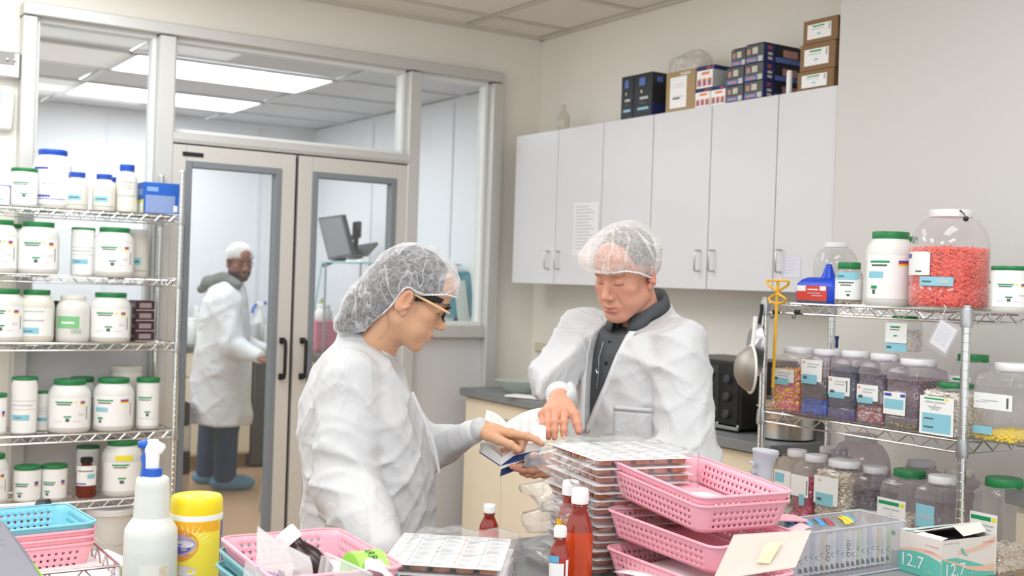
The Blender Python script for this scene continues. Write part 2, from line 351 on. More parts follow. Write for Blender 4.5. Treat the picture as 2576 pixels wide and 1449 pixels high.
# ---------------------------------------------------------------- base cabinets and worktop along the right wall
KX = 3.18; z_top = .927
wt = MB().box((.29, 0, .02), (.61, 2.27, .042), bev=.004)
wt.box((.575, 0, .09), (.02, 2.27, .1), bev=.003)
o = wt.build('worktop', M_top, loc=(KX - .02 + .0, 4.175, z_top - .042)); tag(o, 'long grey laminate worktop under the white wall cabinets', 'worktop')
bw = 2.25 / 3
bl = ['beige base cabinet at the far end near the glass wall, behind the pointing hands', 'beige base cabinet directly behind the man', 'beige base cabinet below the toaster oven']
for k in range(3):
    yc = 5.30 - bw * (k + .5)
    t = thing('base_cabinet', bl[k], 'cabinet', (KX, yc, 0), group='beige base cabinets')
    MB().box((.285, 0, .48), (.53, bw - .002, .80)).build('cabinet_body', M_beige, t, smooth=0)
    MB().box((.32, 0, .05), (.46, bw - .002, .1)).build('toe_kick', mat('toe_kick', '8c8272', rough=.7), t, smooth=0)
    dr = MB().box((.01, 0, .79), (.018, bw - .006, .17), bev=.0015).build('drawer', M_beige, t, smooth=30)
    h = MB().tube([(0, -.045, .80), (-.022, -.045, .80), (-.027, -.04, .80), (-.027, .04, .80), (-.022, .045, .80), (0, .045, .80)], .004, 8); h.build('drawer_handle', M_steel, dr)
    for s in (-1, 1):
        MB().box((.01, s * bw / 4, .40), (.018, bw / 2 - .005, .60), bev=.0015).build('cabinet_door', M_beige, t, smooth=30)
# far right separate counter
t = thing('counter_unit', 'beige counter unit with grey top at the right edge behind the box', 'cabinet', (2.97, 1.36, 0))
MB().box((.22, 0, .47), (.40, 1.14, .90)).build('cabinet_body', M_beige, t, smooth=0)
MB().box((.21, 0, .945), (.46, 1.18, .045), bev=.004).build('counter_top', M_top, t)
for z, h_ in ((.80, .2), (.40, .56)):
    MB().box((.012, .285, z), (.018, .56, h_), bev=.0015).build('drawer', M_beige, t, smooth=30); MB().box((.012, -.285, z), (.018, .56, h_), bev=.0015).build('drawer', M_beige, t, smooth=30)
# ---------------------------------------------------------------- island bench in the foreground
t = thing('work_bench', 'large grey-topped work bench in the foreground', 'bench', (1.1, 1.44, 0))
MB().box((.0, 0, .84), (2.6, 1.9, .04), bev=.004).build('bench_top', M_top2, t)
b = MB(); b.box((0, 0, .41), (2.44, 1.7, .82)); b.build('bench_cabinet', M_beige, t, smooth=0)
# ================================================================== containers
M_hdpe = mat('white_bottle_plastic', 'dfdfdc', rough=.42, var=.01, sss=.0); M_hdpe2 = mat('cream_bottle_plastic', 'dedcd2', rough=.45, var=.01)
M_greenlid = mat('green_lid', '1f7a43', rough=.4); M_bluelid = mat('blue_lid', '1f4fb4', rough=.4); M_whitelid = mat('white_lid', 'e8e8ea', rough=.4); M_blacklid = mat('black_lid', '1c1d20', rough=.4)
LBL = [mat('label_white', 'f0f1f0', rough=.6, var=0), mat('label_green', '159a5c', rough=.6, var=0), mat('label_ink', '5c6064', rough=.6, var=0), mat('label_skyblue', '8cc7d8', rough=.6, var=0),
       mat('label_yellow', 'f0e23c', rough=.6, var=0), mat('label_red', 'd8453a', rough=.6, var=0), mat('label_violet', '4a52b4', rough=.6, var=0), mat('label_pale_ink', 'b9bfc1', rough=.6, var=0), mat('label_sage', 'aebfae', rough=.6, var=0), mat('label_orange', 'e98a4e', rough=.6, var=0), mat('label_mint', '7fc48a', rough=.6, var=0)]
def rzcam(p): return math.atan2(-p[1], -p[0]) + PI / 2
def D(a): return math.radians(a) - PI / 2
STY = {
 'pharma': [(-60, 62, .10, .68, 0), (-38, 8, .575, .605, 1), (-34, 4, .535, .56, 2), (14, 20, .575, .61, 4), (30, 44, .585, .61, 6), (30, 44, .56, .585, 5), (30, 44, .535, .56, 4), (-14, 6, .30, .33, 1), (-9, 1, .22, .285, 2), (-40, -18, .22, .23, 7), (10, 30, .22, .23, 7), (24, 42, .36, .37, 7), (24, 42, .33, .34, 7), (50, 53, .25, .5, 2)],
 'plain': [(-60, 60, .12, .66, 0), (-40, 20, .56, .60, 8), (-40, 10, .52, .54, 7), (-20, 10, .3, .36, 7)],
 'bluetag': [(-60, 60, .12, .66, 0), (-45, 25, .58, .60, 8), (-45, 25, .40, .43, 7), (-50, 10, .16, .28, 3), (-40, -10, .2, .22, 2)],
 'pharmablue': [(-60, 62, .10, .68, 0), (-48, 0, .575, .605, 1), (-44, -6, .53, .555, 2), (20, 46, .585, .61, 6), (20, 46, .56, .585, 5), (20, 46, .535, .56, 4), (-52, -14, .37, .46, 3), (-44, -28, .23, .27, 1), (-40, -32, .16, .22, 2), (52, 55, .3, .55, 2)],
 'bigblue': [(-70, 66, .08, .70, 0), (-60, -12, .655, .69, 6), (-56, 30, .62, .63, 7), (-55, -5, .19, .23, 6), (-55, 40, .155, .17, 6), (-30, 10, .40, .43, 7)],
 'sticker': [(-50, 20, .26, .40, 3), (-40, 10, .31, .34, 2), (-60, 60, .13, .15, 8)],
 'greentag': [(-58, 22, .30, .56, 10), (-40, 5, .4, .44, 0), (-5, 30, .2, .28, 8)],
 'band': [(-50, 50, .34, .36, 8), (-30, 30, .62, .64, 7), (-22, 22, .55, .57, 7), (-26, 26, .5, .515, 7)],
 'yellowtag': [(-60, 62, .10, .62, 0), (-20, 30, .655, .75, 4), (-28, 20, .56, .59, 1), (-24, 14, .52, .545, 2), (-10, 12, .32, .35, 1), (-5, 7, .24, .30, 2)],
 'canpharma': [(-62, 62, .06, .88, 0), (-50, 20, .60, .63, 1), (-46, 14, .56, .58, 2), (-14, 14, .32, .35, 1), (-7, 7, .25, .31, 2), (-40, 40, .2, .21, 7)],
 'canshort': [(-62, 62, .06, .86, 0), (-55, 5, .50, .54, 1), (-52, 0, .44, .48, 2), (30, 50, .50, .58, 6), (30, 50, .44, .50, 9), (-44, -18, .24, .28, 1), (-38, -24, .14, .22, 2)],
 'canblue': [(-62, 62, .02, .95, 0), (-60, 60, .58, .59, 8), (-60, 40, .50, .52, 7), (-60, 60, .43, .44, 8), (-58, 24, .24, .34, 3), (-40, -12, .28, .3, 2)],
}
def label_mesh(style, r, h, nm='label'):
    b = MB()
    for i, (a0, a1, z0, z1, mi) in enumerate(STY[style]): b.arc(r + .0006 + .00025 * (1 + (i > 0)) + .0001 * (i % 3 if i else 0), z0 * h, z1 * h, D(a0), D(a1), mi)
    return b.mesh(nm, LBL, 60)
def jar(kind, loc, r, h, lid, style, label, body=None, group=None, name=None, cat='jar', rz=None):
    body = body or M_hdpe
    nm = name or {'tub': 'plastic_tub', 'can': 'canister', 'bottle': 'plastic_bottle'}[kind]
    t = thing(nm, label, cat, loc, rzcam(loc) if rz is None else rz, group=group)
    if kind == 'tub':
        lh = .105 * h; prof = [(r * .9, 0), (r * .97, .008), (r, .02), (r, .66 * h), (r * .985, .72 * h), (r * .93, .79 * h), (r * .82, .855 * h), (r * .745, .885 * h), (r * .74, .90 * h)]
        lp = (r * .75, .895 * h, h)
    elif kind == 'can':
        prof = [(r * .93, 0), (r * .99, .006), (r, .015), (r, .86 * h), (r * .96, .88 * h), (r * .96, .91 * h)]; lp = (r * 1.0, .905 * h, h)
    else:
        prof = [(r * .9, 0), (r * .98, .006), (r, .014), (r, .64 * h), (r * .97, .70 * h), (r * .86, .77 * h), (r * .68, .825 * h), (r * .62, .84 * h), (r * .62, .87 * h)]; lp = (r * .68, .865 * h, h)
    MB().lathe(prof, 32).build('body', body, t)
    b = MB()
    a, z0, z1 = lp; k = 48
    vs = []
    b.lathe([(a * .97, z0), (a * .99, z0 + (z1 - z0) * .3), (a * .985, z0 + (z1 - z0) * .34), (a, z0 + (z1 - z0) * .38), (a, z1 - .003), (a * .97, z1), (a * .8, z1 + .0004)], 36)
    b.build('lid', lid, t)
    if style: link('label', label_mesh(style, r, h), t)
    return t
# ---------------------------------------------------------------- wire shelving
def wire_shelf(nm, label, x0, x1, y0, y1, tiers, ztop, post_r, zz_axes, collars=(), cat='shelf', low=0.05, drop=.03, pitch=.032, deckstep=.022, zstep=None):
    t = thing(nm, label, cat, ((x0 + x1) / 2, (y0 + y1) / 2, 0)); ox, oy = (x0 + x1) / 2, (y0 + y1) / 2
    for x in (x0, x1):
        for y in (y0, y1):
            b = MB(); pr = []; z = low
            while z < ztop - .01:
                pr += [(post_r, z), (post_r, z + .021), (post_r * .93, z + .022), (post_r * .93, z + .0235), (post_r, z + .0245)]; z += .0255
            pr += [(post_r, ztop - .004), (post_r * .8, ztop)]
            b.lathe(pr, 14, c=(x - ox, y - oy, 0)); b.lathe([(post_r * 1.3, .0), (post_r * 1.3, low)], 12, c=(x - ox, y - oy, 0)); p = b.build('post', M_chrome, t)
            for z in tiers: MB().lathe([(post_r * 1.32, z - drop - .012), (post_r * 1.45, z - drop), (post_r * 1.25, z + .006)], 14, c=(x - ox, y - oy, 0)).build('collar', M_steel, p)
    for z in tiers:
        b = MB(); w = .0032
        cs = [(x0 - ox, y0 - oy), (x1 - ox, y0 - oy), (x1 - ox, y1 - oy), (x0 - ox, y1 - oy)]
        for dz, rr in ((0, w), (-drop, w * .9)): b.tube([(cx_, cy_, z + dz) for cx_, cy_ in cs], rr, 6, closed=True)
        for i in range(4):
            a, c = Vector(cs[i] + (0,)), Vector(cs[(i + 1) % 4] + (0,)); n = max(2, int((c - a).length / (zstep or pitch))); pts = []
            for k in range(n + 1):
                q = a.lerp(c, .02 + .96 * k / n); pts.append((q.x, q.y, z - (drop if k % 2 else 0)))
            b.tube(pts, w * .75, 5)
        sh = b.build('shelf_rim', M_chrome, t)
        b = MB(); long_x = (x1 - x0) > (y1 - y0)
        if long_x:
            n = int((x1 - x0) / deckstep)
            for k in range(1, n):
                x = x0 - ox + (x1 - x0) * k / n; b.tube([(x, y0 - oy, z - .003), (x, y1 - oy, z - .003)], .0016, 4)
            for y in (-.1, 0, .1): b.tube([(x0 - ox, y, z - .007), (x1 - ox, y, z - .007)], .0028, 5)
        else:
            n = int((y1 - y0) / deckstep)
            for k in range(1, n):
                y = y0 - oy + (y1 - y0) * k / n; b.tube([(x0 - ox, y, z - .003), (x1 - ox, y, z - .003)], .0016, 4)
            for x in (-.08, 0, .08): b.tube([(x, y0 - oy, z - .007), (x, y1 - oy, z - .007)], .0028, 5)
        b.build('shelf_wires', M_chrome, sh)
    return t
LS_Y0, LS_Y1 = 5.08, 5.40
LT = [1.745, 1.463, 1.178, .791, .503, .15]
wire_shelf('wire_shelving_unit', 'chrome wire shelving unit full of jars by the left glass wall', .33, 1.548, LS_Y0, LS_Y1, LT, 1.945, .0125, None)
def lj(kind, px0, px1, ytop, tier, lid, style, label, Y=5.2, body=None, **k):
    z = LT[tier] + .002; pc = (px0 + px1) / 2
    q = on(pc, ytop + 6, 1, Y); d = (q - CAM).dot(CF); r = (px1 - px0) / 2 * d / F
    return jar(kind, (q.x, Y, z), r, q.z - z, lid, style, label, body=body, group='jars and bottles on the left wire shelves', **k)
G, B_, W_ = M_greenlid, M_bluelid, M_whitelid
lj('can', -30, 24, 460, 0, B_, 'canblue', 'pale tub with blue lid cut off by the left edge, top shelf')
lj('can', 30, 94, 418, 0, G, 'canpharma', 'white canister with green lid, only green lid on the top left shelf')
lj('tub', 87, 180, 372, 0, B_, 'bigblue', 'biggest white jar with blue lid and blue lettering on the top left shelf', Y=5.27)
lj('bottle', 168, 223, 428, 0, B_, 'sticker', 'small white bottle with blue cap right of the biggest blue lidded jar', body=M_hdpe2, cat='bottle')
lj('bottle', 235, 291, 433, 0, B_, 'sticker', 'small white bottle with blue cap and pale blue sticker, middle of the top left shelf', body=M_hdpe2, cat='bottle')
lj('bottle', 262, 300, 440, 0, B_, None, 'white bottle mostly hidden behind the blue capped pair, top left shelf', Y=5.32, cat='bottle')
lj('bottle', 294, 347, 409, 0, B_, 'band', 'tall white square-shouldered bottle with blue cap beside the blue box', body=M_hdpe2, cat='bottle')
lj('tub', -50, 44, 547, 1, G, 'pharma', 'white tub with green lid at the left edge, second shelf')
lj('tub', 22, 80, 558, 1, G, None, 'white jar half hidden between the two big tubs, second shelf', Y=5.33)
lj('tub', 46, 148, 553, 1, G, 'pharma', 'large white tub with green lid, left one of the second shelf')
lj('can', 182, 239, 567, 1, G, 'canblue', 'narrow greyish canister with green lid and blue tag, second shelf', Y=5.24, body=mat('grey_bottle_plastic', 'cfd1cd', rough=.45))
lj('tub', 240, 338, 567, 1, G, 'pharma', 'large white tub with green lid right of the narrow canister, second shelf')
lj('can', 322, 373, 572, 1, W_, 'sticker', 'tall cream canister with white lid at the right end of the second shelf', Y=5.3, body=M_hdpe2)
lj('tub', -46, 61, 720, 2, G, 'pharma', 'white tub with green lid at the left edge, third shelf')
lj('tub', 50, 136, 723, 2, G, 'bluetag', 'white tub with green lid and grey blue sticker, third shelf', body=M_hdpe2)
lj('tub', 144, 226, 738, 2, M_hdpe2, 'greentag', 'all white tub with white lid and bright green tag, third shelf')
lj('tub', 228, 330, 730, 2, G, 'pharma', 'large white tub with green lid beside the maroon boxes, third shelf')
lj('can', -30, 17, 983, 3, G, 'canshort', 'canister with green lid cut off by the left edge, fourth shelf')
lj('can', 32, 94, 942, 3, G, 'canblue', 'tall two tone canister with green lid and blue sticker, fourth shelf')
lj('can', 91, 133, 978, 3, G, 'canblue', 'short canister with green lid and blue tag behind the big tub, fourth shelf', Y=5.27)
lj('tub', 170, 245, 942, 3, G, 'pharma', 'white tub with green lid standing behind the two front tubs, fourth shelf', Y=5.33)
lj('tub', 125, 228, 948, 3, G, 'pharma', 'large white tub with green lid, left one of the front pair on the fourth shelf')
lj('tub', 237, 337, 944, 3, G, 'pharmablue', 'large white tub with green lid and blue sticker, fourth shelf')
lj('can', 283, 356, 914, 3, M_hdpe2, None, 'tall cream tub with no coloured lid behind the fourth shelf jars', Y=5.34, body=M_hdpe2)
lj('can', 345, 402, 943, 3, G, 'canpharma', 'white canister with green lid at the right end of the fourth shelf')
lj('tub', -60, 21, 1135, 4, G, 'pharma', 'white tub with green lid at the left edge, fifth shelf')
lj('can', 37, 103, 1165, 4, G, 'canshort', 'short white canister with green lid and hazard mark, fifth shelf')
lj('can', 107, 169, 1162, 4, G, 'canshort', 'short white canister with green lid left of the amber bottle, fifth shelf')
lj('can', 194, 250, 1115, 4, G, 'canblue', 'grey canister with green lid behind the amber bottle, fifth shelf', Y=5.33, body=mat('grey_bottle_plastic', 'cfd1cd'))
lj('tub', 260, 358, 1099, 4, G, 'yellowtag', 'big white tub with green lid and yellow tag, fifth shelf')
# amber reagent bottle
q = on(216, 1150, 1, 5.2); M_brown = mat('brown_bottle', '6e2a1c', rough=.25, var=.02)
t = thing('amber_bottle', 'brown bottle with black cap and white label, fifth shelf', 'bottle', (q.x, 5.18, LT[4] + .002), rzcam(q), group='jars and bottles on the left wire shelves')
hh = q.z - LT[4]; MB().lathe([(.038, 0), (.043, .008), (.0435, hh * .62), (.040, hh * .70), (.026, hh * .79), (.021, hh * .82), (.021, hh * .88)], 28).build('body', M_brown, t)
MB().lathe([(.026, hh * .87), (.0265, hh * .99), (.024, hh)], 28).build('cap', M_blacklid, t)
b = MB(); b.arc(.044, .055, .14, D(-65), D(65), 0); b.arc(.0444, .06, .066, D(-65), D(0), 6); b.arc(.0444, .085, .105, D(5), D(50), 3); b.arc(.0444, .115, .12, D(-50), D(40), 2); b.build('label', LBL, t)
# boxes on the left shelves
def carton(nm, label, loc, d, m, rz=0, faces=(), group=None, cat='box', bev=.002, parts=()):
    t = thing(nm, label, cat, loc, rz, group=group)
    MB().box((0, 0, d[2] / 2), d, bev=bev).build('box_body', m, t, smooth=25); return t
def fq(b, d, face, u0, u1, v0, v1, mi, off=.0008):
    """printed patch on a carton face: face in '-x','-y','+y','+x','top'; u along the face left to right, v up, fractions"""
    x, y, z = d
    if face == '-y': b.quad((-x / 2 + u0 * x, -y / 2 - off, v0 * z), (-x / 2 + u1 * x, -y / 2 - off, v0 * z), (-x / 2 + u1 * x, -y / 2 - off, v1 * z), (-x / 2 + u0 * x, -y / 2 - off, v1 * z), mi)
    if face == '-x': b.quad((-x / 2 - off, y / 2 - u0 * y, v0 * z), (-x / 2 - off, y / 2 - u1 * y, v0 * z), (-x / 2 - off, y / 2 - u1 * y, v1 * z), (-x / 2 - off, y / 2 - u0 * y, v1 * z), mi)
    if face == '+x': b.quad((x / 2 + off, -y / 2 + u0 * y, v0 * z), (x / 2 + off, -y / 2 + u1 * y, v0 * z), (x / 2 + off, -y / 2 + u1 * y, v1 * z), (x / 2 + off, -y / 2 + u0 * y, v1 * z), mi)
    if face == 'top': b.quad((-x / 2 + u0 * x, -y / 2 + v0 * y, z + off), (-x / 2 + u1 * x, -y / 2 + v0 * y, z + off), (-x / 2 + u1 * x, -y / 2 + v1 * y, z + off), (-x / 2 + u0 * x, -y / 2 + v1 * y, z + off), mi)
q0 = on(358, 530, 1, 5.12); q1 = on(448, 530, 1, 5.12); dx = (q1.x - q0.x) * 1.0
d = (dx, .2, on(400, 460, 1, 5.12).z - LT[0])
t = carton('glove_box', 'bright blue cardboard box with a yellow side on the top left shelf', ((q0.x + q1.x) / 2 + .01, 5.24, LT[0] + .002), d, mat('blue_card', '1f5cb8', rough=.5))
b = MB(); fq(b, d, '-y', .08, .40, .72, .86, 0); fq(b, d, '-y', .05, .88, .05, .60, 1, .0006); fq(b, d, '-y', .84, .95, .10, .30, 2, .001); fq(b, d, '-x', .0, 1, .02, .45, 3); fq(b, d, '-x', .5, .95, .05, .35, 2, .0012); fq(b, d, '-x', .1, .9, .6, .8, 0)
b.build('box_print', [mat('pale_blue_print', '7ea3dd'), mat('grey_blue_print', '8397c4'), LBL[0], mat('yellow_print', 'dfe04a')], t)
M_maroon = mat('maroon_card', '3a1e24', rough=.5)
for k in range(4):
    q = on(354, 795, 1, 5.2); hgt = .0455
    d = (.082, .13, hgt - .001)
    t = carton('small_carton', ['maroon box at the bottom of the third shelf stack', 'maroon box second from the bottom of the stack', 'maroon box third from the bottom of the stack', 'topmost maroon box of the third shelf stack'][k], (q.x + .008, 5.22, LT[2] + .003 + k * hgt), d, M_maroon, group='maroon boxes stacked on the third shelf')
    b = MB(); fq(b, d, '-y', .18, .82, .30, .78, 0); fq(b, d, '-y', .0, 1, .02, .12, 1); fq(b, d, '-x', .1, .9, .3, .7, 0); b.build('box_print', [mat('dull_pink_print', '8f7f84'), mat('pale_band', 'a49a9c')], t)
# small black item and white bucket
q = on(141, 775, 1, 5.33); bq = MB().box((0, 0, .07), (.05, .04, .14), bev=.004); bq.box((0, 0, .155), (.035, .03, .03), bev=.003)
tag(bq.build('dispenser', M_black, loc=(q.x, 5.34, LT[2] + .002)), 'small black dispenser half hidden behind the third shelf tubs', 'dispenser')
q = on(282, 1300, 1, 5.22)
t = thing('bucket', 'white plastic bucket with lid on the lowest left shelf', 'bucket', (q.x, 5.24, LT[5] + .002))
MB().lathe([(.085, 0), (.088, .005), (.099, .25), (.101, .27)], 36).build('body', M_hdpe, t); MB().lathe([(.103, .262), (.107, .265), (.107, .285), (.10, .29), (.098, .283), (.03, .283)], 36).build('lid', M_whitelid, t)
MB().tube([(-.106, 0, .25), (-.1, -.06, .19), (-.06, -.11, .15), (0, -.125, .14), (.06, -.11, .15), (.1, -.06, .19), (.106, 0, .25)], .002, 6).build('bail_handle', M_steel, t)

# ================================================================== capsules and square clear jars
def capsule_proto(L, r):
    pr = [(r * .45, -L / 2), (r * .95, -L / 2 + r * .55), (r, 0), (r * .95, L / 2 - r * .55), (r * .45, L / 2)]; vs = []; fs = []; s = 6
    for rr, z in pr:
        for k in range(s): vs.append((rr * math.cos(2 * PI * k / s), rr * math.sin(2 * PI * k / s), z))
    for i in range(4):
        for k in range(s): fs.append((i * s + k, i * s + (k + 1) % s, (i + 1) * s + (k + 1) % s, (i + 1) * s + k))
    fs.append(tuple(range(s))[::-1]); fs.append(tuple(range(4 * s, 5 * s))); return np.array(vs), fs
def capsules(name, label, pts, mats, loc, L=.017, r=.0034, seed=1, core=None, cols=None):
    rnd = random.Random(seed); V, Fc = capsule_proto(L, r); b = MB()
    for i, p in enumerate(pts):
        R = np.array(Euler((rnd.uniform(0, 6), rnd.uniform(0, 6), rnd.uniform(0, 6))).to_matrix()); vs = V @ R.T + np.array(p)
        h = len(Fc); k = len(b.v); b.v += [tuple(x) for x in vs]; c = rnd.choice(range(len(mats))); c2 = rnd.choice(range(len(mats)))
        for j, f in enumerate(Fc): b.f.append(tuple(q + k for q in f)); b.mi.append(c if (j < 12 or j == 24) else c2)
    if core: core(b)
    o = b.build(name, mats, None, loc=loc, smooth=60); return tag(o, label, 'capsules', kind='stuff')
def box_pts(w, d, z0, z1, n, seed, mound=.01):
    rnd = random.Random(seed); pts = []
    A = [w * (z1 - z0), w * (z1 - z0), d * (z1 - z0), d * (z1 - z0), w * d]
    for _ in range(n):
        k = rnd.choices(range(5), A)[0]; u, v_ = rnd.uniform(-.5, .5), rnd.uniform(0, 1); z = z0 + v_ * (z1 - z0); j = rnd.uniform(0, .003)
        if k == 0: pts.append((u * w, d / 2 - j, z))
        elif k == 1: pts.append((u * w, -d / 2 + j, z))
        elif k == 2: pts.append((-w / 2 + j, u * d, z))
        elif k == 3: pts.append((w / 2 - j, u * d, z))
        else: pts.append((u * w, rnd.uniform(-.5, .5) * d, z1 + rnd.uniform(-.002, .005)))
    return pts
M_pet = clear('clear_jar_plastic', 'f8f7f8', op=.04, edge=.34, rough=.08, gl=1.2)
M_petd = clear('smoky_jar_plastic', 'e4dde4', op=.08, edge=.38, rough=.08, gl=1.2)
def sqjar(nm, label, x, y, z, w, d, h, lid, mt, labels=(), lidr=None, texts=(), grip=True, rz=0, group='clear jars on the right wire rack'):
    """w along the face seen (local x), d deep. local -y is the front face"""
    t = thing(nm, label, 'jar', (x, y, z), rz, group=group); rad = .018; lr = lidr or min(w, d) * .40
    s = .80 * h; ins = min(w, d) / 2 - lr * .95
    prof = [(.006, 0), (.001, .006), (0, .012), (0, .16 * h), (.003, .18 * h), (0, .20 * h)] + ([(0, .5 * h), (.004, .52 * h), (.004, .70 * h), (0, .72 * h)] if grip else []) + [(0, s - .02), (.004, s), (ins * .5, s + .045 * h), (ins, s + .085 * h, lr * .95), (ins, .93 * h, lr * .95)]
    b = MB().rlathe(w, d, rad, prof, n=5, caps=(1, 0)); b.build('body', mt, t, smooth=50)
    b = MB(); b.lathe([(lr * .98, .905 * h), (lr, .92 * h), (lr, h - .003), (lr * .96, h), (lr * .7, h)], 36); b.build('lid', lid, t)
    if labels or texts:
        b = MB()
        for i, L_ in enumerate(labels):
            fc, u0, u1, v0, v1, mi = L_; o = .001 + .0002 * i
            if fc == 'f': b.quad((u0 * w / 2, -d / 2 - o, v0 * h), (u1 * w / 2, -d / 2 - o, v0 * h), (u1 * w / 2, -d / 2 - o, v1 * h), (u0 * w / 2, -d / 2 - o, v1 * h), mi)
            else: b.quad((w / 2 + o, u0 * d / 2, v0 * h), (w / 2 + o, u1 * d / 2, v0 * h), (w / 2 + o, u1 * d / 2, v1 * h), (w / 2 + o, u0 * d / 2, v1 * h), mi)
        for (tx, sz, u, v_) in texts: put_text(b, tx, sz, lambda X, Y, u=u, v_=v_: (u * w / 2 + X, -d / 2 - .0028, v_ * h + Y), 2)
        b.build('label', LBL, t, smooth=0)
    return t
# ================================================================== right wire rack
RX0, RX1, RY0, RY1 = 2.80, 3.125, 1.983, 2.748
RT_ = [1.460, 1.098, .74, .38]
rk = wire_shelf('wire_rack', 'chrome wire rack holding clear capsule jars in front of the grey pier', RX0, RX1, RY0, RY1, RT_, 1.475, .0125, None, drop=.032, zstep=.042)
def rj(nm, label, px0, px1, ytop, tier, xf, d, lid, mt, labels=(), dz=0, **k):
    z = RT_[tier] + .004 + dz
    yb = 1100
    a = on(px0, 950 if tier == 1 else 1250, 0, xf); c = on(px1, 950 if tier == 1 else 1250, 0, xf); wv = abs(a.y - c.y); ym = (a.y + c.y) / 2
    top = on((px0 + px1) / 2 + 12, ytop + 4, 0, xf + d / 2); h = top.z - z
    t = sqjar(nm, label, xf + d / 2, ym, z, wv, d, h, lid, mt, labels, rz=-PI / 2, **k)
    return t, (xf + d / 2, ym, z), wv, h
MC = lambda n, c: mat('capsule_' + n, c, rough=.3, var=0)
Cy, Cp, Cb, Cv, Cr, Cw, Cg, Cm, Cn, Ci = MC('yellow', 'ffdc28'), MC('pink', 'ee6f8e'), MC('blue', '1070e8'), MC('violet', '6a4aa8'), MC('red', 'd83a2e'), MC('white', 'efe9e2'), MC('green', '4e7a4a'), MC('magenta', 'c22a66'), MC('navy', '4b5878'), MC('ivory', 'e9dfcc')
M_mauve = mat('mauve_fill', '8f7c88', rough=.5); M_umber = mat('umber_reflection', '6e5a58', rough=.5)
def fill(label, pos, w, d, z0, z1, cols, n, seed, L=.015, r=.0034, coremat=None):
    cw, cdp = d - .018, w - .018     # world x is depth, world y is width
    pts = box_pts(cw, cdp, z0, z1, n, seed)
    ms = list(cols)
    def core(b): b.rlathe(cw - .006, cdp - .006, .012, [(0, z0), (0, z1 - .003)], mi=len(ms) - 1 if coremat is None else len(ms))
    if coremat: return capsules('capsules', label, pts, ms + [coremat], pos, L, r, seed, None if coremat is None else (lambda b: b.rlathe(cw - .006, cdp - .006, .012, [(0, z0), (0, z1 - .003)], mi=len(ms))))
    return capsules('capsules', label, pts, ms, pos, L, r, seed, core)
# --- middle tier
LB = lambda v0=.45, v1=.78, st=.14: [('f', -.85, .70, v0, v1, 0), ('f', -.75, -.6, v1 - .06, v1 - .03, 9), ('f', -.4, .5, v1 - .07, v1 - .055, 7), ('f', -.4, .3, v1 - .11, v1 - .095, 7), ('f', -.8, .35, v0 - .04, v0 + st, 3), ('f', -.7, -.4, v0 + .03, v0 + .07, 2)]
# second row of jars behind (only lids and clear shoulders show)
t, p, wv, h = rj('capsule_jar', 'square clear jar of yellow and pink capsules behind the yellow mixer', 1936, 2009, 866, 1, 2.825, .135, W_, M_pet, LB(.46, .66, .06))
fill('yellow and pink capsules filling the leftmost square jar', p, wv, .135, .008, .62 * h, [Cy, Cp, Cy, Cp], 1100, 3)
t, p, wv, h = rj('capsule_jar', 'square clear jar with bright blue capsules at the bottom', 2011, 2078, 872, 1, 2.825, .135, W_, M_petd, LB(.52, .84, .10))
fill('bright blue capsules at the bottom of the second square jar', p, wv, .135, .008, .22 * h, [Cb, Cb], 520, 4)
fill('brownish reflection in the clear jar, shaped as capsules above the bright blue ones', p, wv, .125, .25 * h, .52 * h, [M_umber, M_umber], 300, 14)  # brownish reflection of the clear plastic, put in as umber coloured capsules
t, p, wv, h = rj('capsule_jar', 'square clear jar of navy capsules over violet ones', 2080, 2150, 876, 1, 2.825, .135, W_, M_petd, LB(.36, .62, .05) + [('f', .45, .52, .42, .58, 2)])
fill('violet capsules at the bottom of the third square jar', p, wv, .135, .008, .12 * h, [Cv, Cv], 300, 5)
fill('navy capsules nearly filling the third square jar', p, wv, .13, .13 * h, .72 * h, [Cn, Cn], 700, 15)
t, p, wv, h = rj('capsule_jar', 'square clear jar with red and white capsules at the bottom', 2152, 2221, 883, 1, 2.825, .135, W_, M_petd, LB(.34, .56, .05))
fill('red and white capsules in the fourth square jar', p, wv, .135, .008, .22 * h, [Cr, Cw], 520, 6)
fill('pale blue grey capsules above the red and white ones', p, wv, .13, .45 * h, .66 * h, [Cn, M_mauve], 300, 16)
t, p, wv, h = rj('capsule_jar', 'square clear jar of dull red and green-yellow capsules with a strip photo label', 2223, 2312, 896, 1, 2.825, .15, W_, M_petd, [('f', -.95, .3, .20, .52, 0), ('f', -.9, .2, .28, .42, 3), ('f', -.9, -.5, .46, .50, 6), ('f', .0, .28, .46, .50, 6)])
fill('green and yellow capsules at the bottom of the fifth square jar', p, wv, .15, .008, .06 * h, [Cg, Cy], 260, 7)
fill('dull mauve capsules in the fifth square jar', p, wv, .145, .07 * h, .68 * h, [M_mauve, mat('capsule_dull_red', '9a5458', rough=.4), M_mauve], 900, 17)
t, p, wv, h = rj('capsule_jar', 'clear jar with green lid and white label of capsules by the rack post', 2316, 2424, 957, 1, 2.81, .13, G, M_pet,
   [('f', -.98, .62, .02, .74, 0), ('f', -.78, .16, .68, .71, 1), ('f', .2, .36, .675, .715, 4), ('f', -.85, .5, .06, .42, 3), ('f', -.75, -.3, .30, .33, 2), ('f', -.75, -.3, .14, .17, 2)], texts=[('CAPSULE CONI-SNAP', .0072, -.25, .63), ('0', .008, -.25, .585), ('TRANSPARENT', .0068, -.25, .54), ('CAPSULES', .006, -.25, .50)], grip=False, lidr=.050)
fill('clear off-white capsules in the green lidded jar by the post', p, wv, .13, .008, .78 * h, [Cw, Ci], 900, 8)
